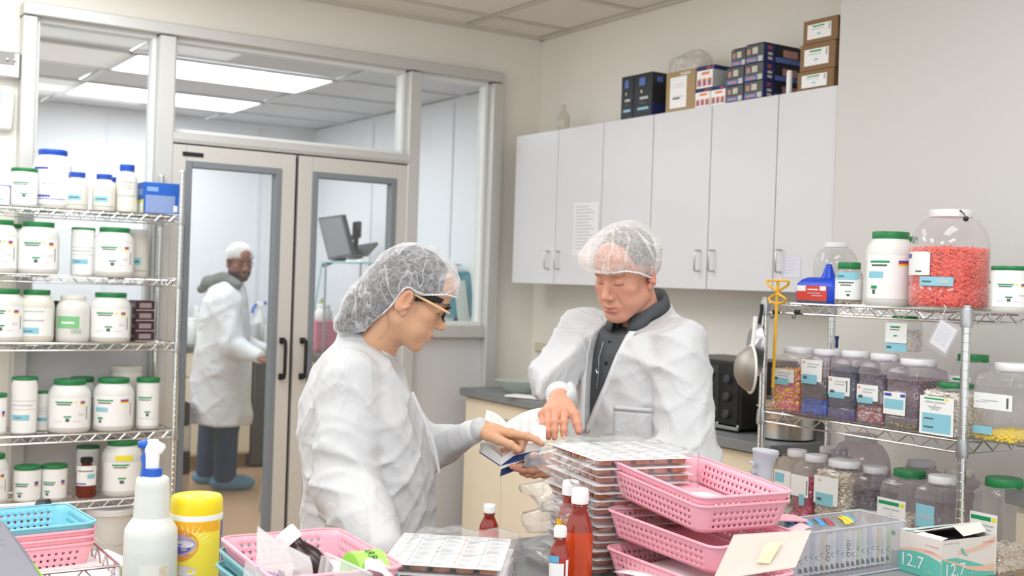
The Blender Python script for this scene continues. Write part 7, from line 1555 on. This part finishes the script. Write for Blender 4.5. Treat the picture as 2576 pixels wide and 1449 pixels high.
# grey pistol grip sticking up behind the baskets
q = P(1918, 1215, 2.62); t = thing('label_gun', 'light grey plastic grip sticking up behind the pink baskets', 'tool', (q.x, q.y, BT)); b = MB(); pts = []; rs = []
M_grip = mat('grip_grey', 'b9bcc4', rough=.45)
for y, x, hw in ((1500, 1880, 24), (1300, 1895, 24), (1230, 1908, 26), (1205, 1914, 27), (1188, 1917, 26), (1172, 1919, 25), (1160, 1921, 26.5), (1150, 1923, 29), (1141, 1925, 32.5), (1136, 1926, 34), (1131, 1926.5, 32)):
    pts.append(P(x, y, 2.62) - Vector((q.x, q.y, BT))); rs.append(hw * 2.62 / 2894)
pts = [p for p in pts if p.z > .0]; rs = rs[-len(pts):]; b.tube(pts, rs, 20); b.build('grip', M_grip, t, smooth=60)
b = MB()
for y in (1165, 1185, 1207): c_ = P(1893, y, 2.60) - Vector((q.x, q.y, BT)); b.tube([c_ + CF * .012, c_, c_ - CF * .012], .004, 8)
b.build('finger_ridge', M_grip, t)
# --- clear organizer with packets
zt = .972; A_ = on(2277, 1311, 2, zt); B_p = on(2010, 1345, 2, zt); C_ = on(2166, 1284, 2, zt)
ex = (A_ - B_p).normalized(); ey = Vector((-ex.y, ex.x, 0)); Lx = (A_ - B_p).length + .03; Ly = max(.10, abs((C_ - A_).dot(ey))); cor = A_
M_acr = clear('acrylic', 'f8f8fb', op=.02, edge=.25, rough=.06, gl=1.2); Hh = zt - BT
t = thing('organizer_box', 'long clear acrylic organizer full of upright packets', 'organizer', (A_ - ex * Lx / 2 + ey * Ly / 2).xy.to_3d() + Vector((0, 0, BT)), math.atan2(ex.y, ex.x))
b = MB(); b.box((0, -Ly / 2, Hh / 2), (Lx, .003, Hh)); b.box((0, Ly / 2, Hh / 2), (Lx, .003, Hh)); b.box((Lx / 2, 0, Hh / 2), (.003, Ly, Hh)); b.box((-Lx / 2, 0, Hh / 2), (.003, Ly, Hh)); b.box((0, 0, .002), (Lx, Ly, .003)); b.box((0, 0, Hh), (Lx, Ly, .003)); b.build('box_walls', M_acr, t, smooth=0)
b = MB()
for yy in (-Ly / 2, Ly / 2):
    for z_ in (0.002, Hh): b.tube([(-Lx / 2, yy, z_), (Lx / 2, yy, z_)], .0028, 8)
    for xx in (-Lx / 2, Lx / 2): b.tube([(xx, yy, 0), (xx, yy, Hh)], .0028, 8)
for xx in (-Lx / 2, Lx / 2): b.tube([(xx, -Ly / 2, Hh), (xx, Ly / 2, Hh)], .0028, 8)
b.build('edge_frame', clear('acrylic_edge', 'c4c4da', op=.35, edge=.75, rough=.08, gl=1.4), t)
npk = 18; Mt = t.matrix_basis if False else (Matrix.Translation(t.location) @ Matrix.Rotation(t.rotation_euler.z, 4, 'Z')); pkm = [mat('packet_white', 'ecebe8', rough=.6), mat('packet_cream', 'e6d8c0', rough=.6), mat('packet_grey', 'd2d4da', rough=.6), mat('packet_green', 'd6e4c4', rough=.6)]
rnd = random.Random(9)
for k in range(npk):
    x = -Lx / 2 + .045 + (Lx - .09) * k / (npk - 1); hgt = Hh * rnd.uniform(.78, .93); tl = rnd.uniform(.05, .22); wy = Ly * .86
    tt = thing('sachet', 'white printed packet standing upright in the clear organizer', 'packet', Mt @ Vector((x, 0, .0045)), rot=(0, 0, t.rotation_euler.z), group='packets in the clear organizer')
    b = MB(); Rk = Matrix.Rotation(.85, 3, 'Z') @ Matrix.Rotation(tl * .5, 3, 'Y'); b.box(Rk @ Vector((0, 0, hgt / 2)), (.0025, wy * .9, hgt * .96), rot=Rk); b.box(Rk @ Vector((.004, .002, hgt * .42)), (.0018, wy * .88, hgt * .8), rot=Rk); b.build('packet_sheet', pkm[(0, 0, 2, 0, 1, 0, 0, 2, 0, 0, 0, 3, 0, 2, 0, 1, 0, 3)[k]], tt, smooth=0)
    b = MB(); f_ = lambda X, Z: Rk @ Vector((-.0016, -wy * .45 + X, Z)) 
    yv = -wy * .45 - .0004
    g_ = lambda X, Z: Rk @ Vector((X, yv, Z))
    b.add([g_(-.0012, hgt * .3), g_(.0012, hgt * .3), g_(.0012, hgt * .34), g_(-.0012, hgt * .34)], [(0, 1, 2, 3)]); b.add([g_(-.0012, hgt * .55), g_(-.0004, hgt * .55), g_(-.0004, hgt * .9), g_(-.0012, hgt * .9)], [(0, 1, 2, 3)])
    zc = hgt * rnd.uniform(.34, .46); b.add([f_(.004, zc + .006), f_(.013, zc), f_(.004, zc - .006), f_(.004, zc - .0045), f_(.0105, zc), f_(.004, zc + .0045)], [(0, 1, 4, 5), (1, 2, 3, 4)]); b.add([f_(.0135, hgt * .1), f_(.0141, hgt * .1), f_(.0141, hgt * .86), f_(.0135, hgt * .86)], [(0, 1, 2, 3)]); b.add([f_(.003, hgt * .08), f_(.013, hgt * .08), f_(.011, hgt * .2), f_(.005, hgt * .18)], [(0, 1, 2, 3)])
    if k in (5, 9): put_text(b, 'DAD'[:3] if k == 5 else '10AD', .017, lambda X, Y: f_(.007 - Y * .8, hgt * .5 - X * 1.0), 0)
    b.build('packet_print', LBL[2], tt, smooth=0)
# coloured strips lying on the organizer lid under film
for k, (u, c_) in enumerate(((-.30, '4a9ad0'), (-.22, '5aa8dc'), (-.13, '6db0d8'), (-.05, '4aa0d8'), (.0, 'b04a58'), (.13, 'f0cf3c'), (.18, 'f2d64a'), (.23, '6aa8cc'))):
    b = MB(); b.grid(lambda a, v: Vector(((a - .5) * .014 + .02 * (v - .5) * abs(v - .3), (v - .5) * Ly * .62, .004 * math.sin(PI * v))), 2, 6); lab = ['blue', 'lighter blue', 'pale blue', 'bright blue', 'dark red', 'yellow', 'second yellow', 'grey blue'][k]
    o = b.build('label_strip', mat('strip_%d' % k, c_, rough=.4), None, loc=Mt @ Vector((u * Lx, .006 + .01 * math.sin(k), Hh + .0022)), rot=(0, 0, t.rotation_euler.z - .5)); md = o.modifiers.new('s', 'SOLIDIFY'); md.thickness = .0005; tag(o, '%s label strip lying on the clear organizer lid' % lab, 'strip', group='coloured strips on the organizer lid')
b = MB(); b.grid(lambda a, v: Vector(((a - .5) * .10, (v - .5) * .03, .004 + .004 * math.sin(9 * a) + .004 * v)), 12, 3); o = b.build('pink_ribbon', mat('pale_pink', 'f6c3cc', rough=.4), None, loc=Mt @ Vector((-.42 * Lx, -Ly * .36, Hh + .004)), rot=(0, 0, t.rotation_euler.z)); md = o.modifiers.new('s', 'SOLIDIFY'); md.thickness = .001; tag(o, 'pale pink ribbon of plastic on the left end of the organizer', 'ribbon')
b = MB(); b.rlathe(.12, .07, .01, [(0, 0), (0, .003)], n=4); o = b.build('pink_lid', M_pink, None, loc=on(2022, 1302, 2, 1.0) , rot=(.0, .06, -.3)); o.name = 'pink_tray'; tag(o, 'flat pink plastic tray between the pink baskets and the organizer', 'tray')
o.location = Mt @ Vector((-.34 * Lx, Ly * .2, Hh + .016))
# --- syringe carton
zt = .953; A_ = on(2370, 1361, 2, zt); L_ = on(2279, 1331, 2, zt); Rr = on(2504, 1346, 2, zt); ex = (Rr - A_); wx = ex.length; ex = ex.normalized(); ey = Vector((-ex.y, ex.x, 0)); wy = abs((L_ - A_).dot(ey)); wy = max(wy, .09); Hc = zt - BT
t = thing('syringe_carton', 'white and teal open carton printed 12.7 mm at the right of the bench', 'box', (A_ + ex * wx / 2 + ey * wy / 2).xy.to_3d() + Vector((0, 0, BT)), math.atan2(ex.y, ex.x))
M_cb = mat('carton_white', 'e4ddd6', rough=.4); x2, y2 = wx / 2, wy / 2
b = MB(); b.box((0, -y2, Hc / 2), (wx, .001, Hc)); b.box((0, y2, Hc / 2), (wx, .001, Hc)); b.box((-x2, 0, Hc / 2), (.001, wy, Hc)); b.box((x2, 0, Hc / 2), (.001, wy, Hc)); b.box((0, 0, .001), (wx, wy, .001)); b.build('carton_body', M_cb, t, smooth=0)
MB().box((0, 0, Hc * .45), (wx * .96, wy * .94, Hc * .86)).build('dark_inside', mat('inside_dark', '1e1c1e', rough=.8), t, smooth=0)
b = MB(); b.add([(-x2, y2, Hc), (x2, y2, Hc), (x2, -y2 * .30, Hc + .022), (-x2 * .02, -y2 * .30, Hc + .016), (-x2, y2 * .2, Hc + .004)], [(0, 1, 2, 3, 4)]); b.add([(x2, -y2 * .30, Hc + .022), (-x2 * .0, -y2 * .30, Hc + .016), (x2 * .12, -y2 * .62, Hc - .002), (x2 * .98, -y2 * .62, Hc + .004)], [(0, 1, 2, 3)], 0)
o = b.build('lid_flap', M_cb, t, smooth=0); md = o.modifiers.new('s', 'SOLIDIFY'); md.thickness = .0009
b = MB(); b.add([(-x2, y2, Hc + .0012), (x2, y2, Hc + .0012), (x2, y2 * .2, Hc + .0135), (-x2, y2 * .5, Hc + .0045)], [(0, 1, 2, 3)]); b.build('lid_teal_print', mat('pale_teal', 'bfe0d8', rough=.4), t, smooth=0)
b = MB(); b.add([(-x2, -y2, Hc), (-x2, y2, Hc), (-x2 - .012 + .03, y2, Hc + .004), (-x2 - .012 + .03, -y2, Hc + .004)], [(0, 1, 2, 3)]); o = b.build('side_flap', M_wh, t, smooth=0); md = o.modifiers.new('s', 'SOLIDIFY'); md.thickness = .0009
b = MB(); Mte, Mps = 1, 2
def band(face, top, bot, mi, off):
    n = 16; vs = []
    for k in range(n + 1):
        u = k / n
        for f in (bot, top): z_ = max(.001, min(.999, f(u))) * Hc; vs.append((-x2 + u * wx, -y2 - off, z_) if face == 'r' else (-x2 - off, y2 - u * wy, z_))
    b.add(vs, [(2 * k, 2 * k + 2, 2 * k + 3, 2 * k + 1) for k in range(n)], mi)
band('r', lambda u: .53 - .42 * max(0, u - .25) ** 1.0 * 1.15 + .03 * math.sin(PI * u), lambda u: 0.0, Mte, .0009)
band('r', lambda u: .56 - .50 * u + .62 * max(0, u - .45) ** 1.6, lambda u: .54 - .62 * u + .55 * max(0, u - .5) ** 1.5, Mps, .0012); band('r', lambda u: .80 - .45 * u + .62 * u * u if u > .3 else .0, lambda u: .74 - .50 * u + .62 * u * u if u > .3 else 0, Mps, .0013)
band('l', lambda u: .50 + .12 * math.sin(PI * u * .9) - .08 * u, lambda u: 0.0, Mte, .0009); band('l', lambda u: .56 + .12 * math.sin(PI * u * .8), lambda u: .48 + .12 * math.sin(PI * u * .8), Mps, .0007)
put_text(b, '12.7', .041, lambda X, Y: Vector((-x2 + .042 + X, -y2 - .0018, .022 + Y)), 3); put_text(b, 'mm', .018, lambda X, Y: Vector((-x2 + .100 + X, -y2 - .0018, .011 + Y)), 4); put_text(b, '1 mL', .008, lambda X, Y: Vector((-x2 + .098 + X, -y2 - .0018, .029 + Y)), 4)
put_text(b, '12.7', .041, lambda X, Y: Vector((-x2 - .0018, y2 - .040 - X, .028 + Y)), 3); put_text(b, 'mm', .016, lambda X, Y: Vector((-x2 - .0018, y2 - .088 - X, .014 + Y)), 4)
put_text(b, 'For U-100 insulin', .0055, lambda X, Y: Vector((x2 - .024 + X, -y2 - .0018, Hc * .86 + Y)), 5); put_text(b, 'For U-100 insulin', .0055, lambda X, Y: Vector((-x2 - .0018, -y2 + .026 - X, Hc * .80 + Y)), 5); put_text(b, 'For U-100 ins.', .005, lambda X, Y: Vector((-x2 - .0018, -y2 + .032 - X, Hc * .66 + Y)), 5); put_text(b, 'SELF-CONTAINED 1 mL SYRINGE', .0034, lambda X, Y: Vector((-x2 + .03 + X, -y2 - .0018, Hc * .91 + Y)), 6)
b.add([(-x2 + .060, -y2 - .002, Hc * .76), (-x2 + .066, -y2 - .002, Hc * .78), (-x2 + .076, -y2 - .002, Hc * .62), (-x2 + .085, -y2 - .002, Hc * .56), (-x2 + .078, -y2 - .002, Hc * .57), (-x2 + .064, -y2 - .002, Hc * .66)], [(0, 1, 2, 3, 4, 5)], 1)
b.build('carton_print', [M_cb, mat('print_teal', '69c2b2', rough=.4), mat('print_peach', 'ecc0ac', rough=.4), mat('print_white', 'eef2f0', rough=.4), mat('print_pale_teal', 'a4dcd0', rough=.4), LBL[5], LBL[2]], t, smooth=0)
# ================================================================== clean room furniture and goods
M_dtop = mat('dark_grey_top', '6b6763', rough=.4)
def base_run(nm, label, x0, x1, y0, y1, front, doors, group=None, h=.90, openings=()):
    """front: '-y' or '-x'"""
    cx_, cy_ = (x0 + x1) / 2, (y0 + y1) / 2; t = thing(nm, label, 'cabinet', (cx_, cy_, 0), group=group); fx, fy = x1 - x0, y1 - y0
    MB().box((0, 0, .11 + (h - .11) / 2), (fx, fy, h - .11)).build('cabinet_body', M_beige, t, smooth=0)
    MB().box((.03 if front == '-x' else 0, .03 if front == '-y' else 0, .055), (fx - (.06 if front == '-x' else 0), fy - (.06 if front == '-y' else 0), .11)).build('toe_kick', mat('tan_kick', 'a98c68', rough=.7), t, smooth=0)
    n = doors; L_ = fx if front == '-y' else fy
    for k in range(n):
        u = -L_ / 2 + L_ * (k + .5) / n; wd = L_ / n - .006
        for z, hh in ((.80, .17), (.41, .56)):
            b = MB(); b.box((u, -fy / 2 - .008, z) if front == '-y' else (-fx / 2 - .008, u, z), (wd, .016, hh) if front == '-y' else (.016, wd, hh), bev=.002); p_ = b.build('drawer' if z > .7 else 'cabinet_door', M_beige, t, smooth=30)
            b = MB(); hz = z if z > .7 else .64; b.tube([(u - .05, -fy / 2 - .016, hz), (u - .05, -fy / 2 - .04, hz), (u + .05, -fy / 2 - .04, hz), (u + .05, -fy / 2 - .016, hz)] if front == '-y' else [(-fx / 2 - .016, u - .05, hz), (-fx / 2 - .04, u - .05, hz), (-fx / 2 - .04, u + .05, hz), (-fx / 2 - .016, u + .05, hz)], .005, 6); b.build('handle', M_steel, p_)
    return t
FY = 8.52
base_run('clean_room_cabinet', 'beige cabinets with dark top along the clean room back wall, left section', .6, 2.0, FY, 9.12, '-y', 3, 'clean room base cabinets')
base_run('clean_room_cabinet', 'beige cabinets behind the man with blue shoe covers', 2.0, 3.18, FY, 9.12, '-y', 2, 'clean room base cabinets')
base_run('clean_room_cabinet', 'beige cabinets along the clean room right wall seen past the door stile', 3.32, 3.88, 6.3, 8.05, '-x', 4, 'clean room base cabinets')
b = MB(); b.box((.08, 0, .02), (2.62, .64, .04), bev=.004); tag(b.build('worktop', M_dtop, loc=(1.81, 8.81, .90)), 'dark countertop along the clean room back wall', 'countertop')
b = MB(); b.box((0, 0, .02), (.60, 1.80, .04), bev=.004); tag(b.build('worktop', M_dtop, loc=(3.585, 7.175, .90)), 'dark countertop along the clean room right wall', 'countertop')
q = on(650, 960, 1, 8.4); t = thing('small_fridge', 'dark mini refrigerator between clean room counters behind the man', 'fridge', (3.33, 8.80, 0)); MB().box((0, 0, .44), (.28, .56, .85), bev=.01).build('fridge_body', mat('fridge_dark', '55504c', rough=.4), t); MB().box((0, -.29, .44), (.27, .02, .83), bev=.004).build('fridge_door', mat('fridge_dark', '55504c'), t)
# tubs on the back counter at the left
CT = .942
for i, (px, w_, ytop, Y, lb) in enumerate(((462, 26, 790, 8.75, 'white tub at the left end of the clean room back counter'), (485, 30, 800, 8.7, 'white tub beside the man on the clean room back counter'), (470, 22, 765, 8.95, 'white bottle behind the tubs on the clean room back counter'), (497, 24, 770, 8.95, 'white canister right behind the man on the back counter'), (440, 30, 800, 8.72, 'white tub seen through the shelf post on the back counter'))):
    q = on(px, ytop, 1, Y); d = (q - CAM).dot(CF); r = w_ / 2 * d / F; t = thing('white_tub', lb, 'tub', (q.x, Y, CT), group='white tubs on the clean room back counter'); h = max(.08, q.z - CT); MB().lathe([(r * .9, 0), (r, .01), (r, h * .8), (r * .85, h * .86)], 24).build('body', M_hdpe, t); MB().lathe([(r * .88, h * .86), (r * .9, h * .98), (r * .84, h)], 24).build('lid', M_whitelid, t)
for i, (px, w_, ytop, m_, lb) in enumerate(((612, 28, 790, M_hdpe, 'tall white canister beside the background man'), (640, 30, 812, mat('grey_can', 'c4c4c2'), 'grey canister on the back counter right of the background man'), (672, 22, 820, M_hdpe, 'white jar by the door stile on the back counter'))):
    q = on(px, ytop, 1, 8.75); d = (q - CAM).dot(CF); r = w_ / 2 * d / F; t = thing('canister', lb, 'canister', (q.x, 8.75, CT)); h = q.z - CT; MB().lathe([(r * .95, 0), (r, .01), (r, h * .93), (r * .97, h)], 24).build('body', m_, t); MB().lathe([(r * 1.02, h * .93), (r * 1.02, h * 1.02), (r * .9, h * 1.03)], 24).build('lid', M_whitelid, t)
q = on(655, 756, 1, 8.9); t = thing('spray_bottle', 'white spray bottle with blue trigger on the clean room counter', 'bottle', (q.x, 8.9, CT)); h = q.z - CT
MB().lathe([(.045, 0), (.048, .01), (.048, h * .55), (.02, h * .72), (.017, h * .8)], 20).build('body', M_hdpe, t); b = MB(); b.box((0, 0, h * .9), (.06, .03, h * .14), bev=.006); b.build('spray_head', M_white, t); b = MB(); b.tube([(-.03, 0, h * .92), (-.06, -.01, h * .82), (-.07, -.01, h * .7)], .012, 8); b.tube([(.03, 0, h * .94), (.05, 0, h * .94)], .014, 8); b.build('trigger', M_bplastic, t)
# pink tub stack, tubs on the right counter
q = on(811, 870, 0, 3.5); 
for k in range(7):
    t = thing('pink_basket', 'small pink basket in the clean room stack, %s from the bottom' % ['first', 'second', 'third', 'fourth', 'fifth', 'sixth', 'seventh'][k], 'basket', (3.5, q.y, CT + .031 * k), group='pink baskets stacked in the clean room')
    MB().rlathe(.20, .17, .02, [(.012, 0), (.004, .028), (-.003, .029), (-.003, .034), (.002, .034)], n=3, c=(0, 0, 0), caps=(1, 0)).build('basket_wall', M_pink, t)
q2 = on(772, 870, 0, 3.55)
for k in range(2):
    t = thing('pink_basket', ['lower', 'upper'][k] + ' of two pink baskets left of the tall pink stack', 'basket', (3.5, q.y + .26, CT + .034 * k), group='pink baskets stacked in the clean room'); MB().rlathe(.20, .17, .02, [(.012, 0), (.004, .028), (-.003, .029), (-.003, .034), (.002, .034)], n=3, caps=(1, 0)).build('basket_wall', M_pink, t)
t = thing('white_tub', 'white jar standing on the pink basket stack in the clean room', 'tub', (3.5, q.y, CT + .031 * 7 + .004)); MB().lathe([(.06, 0), (.065, .01), (.065, .07), (.05, .09)], 24).build('body', M_hdpe, t); MB().lathe([(.05, .09), (.052, .12), (.048, .125)], 24).build('lid', M_whitelid, t)
q = on(788, 800, 0, 3.62); blob('plant', 'small green leafy bundle behind the pink baskets in the clean room', 'plant', (3.72, q.y + .12, CT + .16), .06, .07, .16, mat('olive_leaf', '9aa878', rough=.8, var=.4, vscale=20), 5, .6, 3)
# glass-topped bench hood and monitor
HX0, HX1, HY0, HY1, HZ = 3.40, 3.86, 6.55, 7.75, 1.60
t = thing('bench_hood', 'white bench enclosure with green-edged glass shelf on the right clean room counter', 'bench enclosure', ((HX0 + HX1) / 2, (HY0 + HY1) / 2, CT))
b = MB(); b.box((.2, 0, .32), (.02, HY1 - HY0, .64)); b.box((.0, -(HY1 - HY0) / 2 + .01, .30), (.42, .02, .60)); b.build('white_panel', mat('hood_white', 'e8ebee', rough=.4), t, smooth=0)
b = MB(); b.box((0, 0, HZ - CT), (.46, HY1 - HY0, .01)); b.build('glass_shelf', clear('shelf_glass', 'dff0ec', op=.12, edge=.4), t, smooth=0)
b = MB(); te = mat('glass_edge_teal', '8fc4bd', rough=.2)
for p0, p1 in (((-.23, -.6, HZ - CT), (-.23, .6, HZ - CT)), ((-.23, .6, HZ - CT), (.23, .6, HZ - CT)), ((-.23, -.6, HZ - CT), (.23, -.6, HZ - CT)), ((-.23, .6, HZ - CT), (-.30, .6, .18))): b.tube([p0, p1], .006, 6)
b.build('glass_edge', te, t); b = MB()
for yy in (-.58, .0, .58): b.tube([(-.21, yy, 0), (-.21, yy, HZ - CT)], .008, 6)
b.build('support_rod', M_steel, t)
# monitor on an arm above the glass
X = 3.5; pts = [on(800, 548, 0, X), on(860, 540, 0, X - .05), on(886, 642, 0, X - .05), on(826, 654, 0, X)]
t = thing('monitor', 'black computer monitor on an arm above the glass shelf', 'monitor', sum(pts, Vector()) / 4); o_ = t.location.copy(); b = MB(); nn = (pts[1] - pts[0]).cross(pts[3] - pts[0]).normalized() * .03
vs = [p - o_ for p in pts] + [p - o_ + nn for p in pts]; b.add(vs, [(0, 1, 2, 3), (7, 6, 5, 4), (0, 4, 5, 1), (1, 5, 6, 2), (2, 6, 7, 3), (3, 7, 4, 0)]); b.build('casing', mat('monitor_black', '3a3a3e', rough=.4), t, smooth=0)
ctr = nn * 1.0; b = MB()
sc_ = [(p - o_) * .9 - nn * .05 for p in pts]; b.add(sc_, [(0, 1, 2, 3)]); b.build('screen', mat('screen_grey', '6a6a6e', rough=.3), t, smooth=0)
b = MB(); p1 = on(885, 600, 0, 3.55) - o_; p2 = on(898, 578, 0, 3.6) - o_; p3 = on(896, 650, 0, 3.62) - o_; b.tube([ctr, p1, p2], .016, 8); b.tube([p2, p1 * .3 + p3 * .7, p3], .02, 8); b.box(p2, (.03, .1, .12), bev=.006); p4 = on(815, 668, 0, 3.5) - o_; b.tube([p3, on(845, 655, 0, 3.5) - o_, p4], .014, 8); b.build('monitor_arm', M_black, t)
t = thing('keyboard', 'dark keyboard tray and white sheet beside the monitor', 'keyboard', on(925, 640, 0, 3.6)); o_ = t.location.copy(); b = MB(); b.add([p - o_ for p in (on(893, 648, 0, 3.5), on(905, 622, 0, 3.7), on(952, 615, 0, 3.7), on(925, 645, 0, 3.5), )], [(0, 1, 2, 3)]); o = b.build('tray', M_black, t, smooth=0); md = o.modifiers.new('s', 'SOLIDIFY'); md.thickness = .02
b = MB(); b.add([p - o_ for p in (on(868, 660, 0, 3.45), on(880, 640, 0, 3.6), on(918, 640, 0, 3.6), on(905, 662, 0, 3.45))], [(0, 1, 2, 3)]); o = b.build('sheet', M_paper, t, smooth=0); md = o.modifiers.new('s', 'SOLIDIFY'); md.thickness = .004
# black crates near the left door edge
for k, (py, lb) in enumerate(((1068, 'black crate hanging on the cabinet front beside the wire shelf, upper'), (1190, 'black crate standing below the upper one beside the wire shelf'))):
    q = on(424, py, 1, 7.6); b = MB(); b.rlathe(.26, .22, .01, [(.01, 0), (0, .01), (0, .15), (.006, .15), (.008, .02)], n=2, caps=(1, 1)); tt = b.build('black_crate', M_black, loc=(q.x - .02, 7.6, max(.0, q.z))); tag(tt, lb, 'crate', group='black crates in the clean room')
cr = MB()
q = on(424, 1190, 1, 7.6)
for sx in (-.13, .13): cr.box((sx, .0, .30), (.012, .20, .60))
cr.box((0, .0, .305), (.25, .20, .01)); tag(cr.build('crate_stand', M_steel, loc=(q.x - .02, 7.62, 0)), 'small steel stand carrying the black crates', 'stand')
# stool
q = on(672, 1250, 2, 0); t = thing('lab_stool', 'lab stool with curved chrome legs mostly hidden by the door stile', 'stool', (2.80, 6.75, 0)); 
MB().lathe([(.17, .60), (.18, .61), (.18, .65), (.16, .66)], 28).build('seat', M_black, t)
for k in range(4):
    a = PI / 4 + k * PI / 2; MB().tube([(.03 * math.cos(a), .03 * math.sin(a), .6), (.12 * math.cos(a), .12 * math.sin(a), .52), (.17 * math.cos(a), .17 * math.sin(a), .25), (.21 * math.cos(a), .21 * math.sin(a), .01)], .011, 8).build('leg', M_steel, t)
# light blue baskets with a white card standing on the right window ledge
q = on(1158, 812, 1, 5.66); zt_ = 1.253
for k, (dx, dy, tl, m_) in enumerate(((-.03, .0, -.10, M_sky), (.035, .05, -.16, M_sky))):
    t = thing('blue_basket', ['front light blue basket standing on its side in the right window', 'rear light blue basket standing on its side in the right window'][k], 'basket', (q.x + dx, 5.70 + dy, zt_ + .165), rot=(PI / 2 + tl, .06 - .1 * k, .05), group='blue baskets in the right window')
    w__, r__, k__ = basket_mesh(m_); tm_ = Matrix.Rotation(PI / 2, 4, 'Z'); o = link('basket_wall', w__, t); o.matrix_local = Matrix.Rotation(PI / 2, 4, 'Z') @ Matrix.Scale(.8, 4); o = link('rim', r__, t); o.matrix_local = Matrix.Rotation(PI / 2, 4, 'Z') @ Matrix.Scale(.8, 4)
b = MB(); b.box((0, 0, .12), (.075, .002, .25), rot=(-.1, -.12, 0)); tag(b.build('white_card', M_paper, loc=(q.x - .01, 5.635, zt_)), 'tall white card leaning on the blue baskets in the right window', 'card')
b = MB(); b.box((0, 0, -.012), (.46, .22, .022), bev=.002); o = b.build('window_ledge', M_alu, loc=(3.145, 5.69, zt_)); struct(o)
# --- devices on the wall left of the glass
q = on(12, 166, 1, WY); t = thing('door_closer_box', 'chrome metal box with screws high on the left wall', 'metal box', (q.x, WY - .03, q.z)); b = MB(); b.box((-.03, 0, .0), (.17, .055, .115), bev=.006); b.build('housing', M_chrome, t)
b = MB(); b.box((-.035, -.03, .027), (.13, .004, .055)); b.build('dark_face', mat('grey_face', '8d8a88', rough=.5), t)
for sx in (-.06, 0, .03): 
    b = MB(); b.lathe([(.007, 0), (.007, .003), (.004, .005)], 12, M=Matrix.Translation((sx, -.033, .02)) @ Matrix.Rotation(PI / 2, 4, 'X')); b.build('screw', M_steel, t)
q = on(5, 275, 1, WY); t = thing('thermostat', 'white wall thermostat with a green display left of the glass', 'thermostat', (q.x, WY - .02, q.z)); b = MB(); b.box((-.03, 0, 0), (.145, .04, .19), bev=.012); b.build('housing', M_white, t)
b = MB(); b.box((-.05, -.021, .052), (.08, .002, .06)); b.build('display', mat('green_display', 'a9d8b6', rough=.3), t); b = MB(); b.lathe([(.003, 0), (.003, .002)], 10, M=Matrix.Translation((.03, -.021, .0)) @ Matrix.Rotation(PI / 2, 4, 'X')); b.build('screw', M_steel, t)
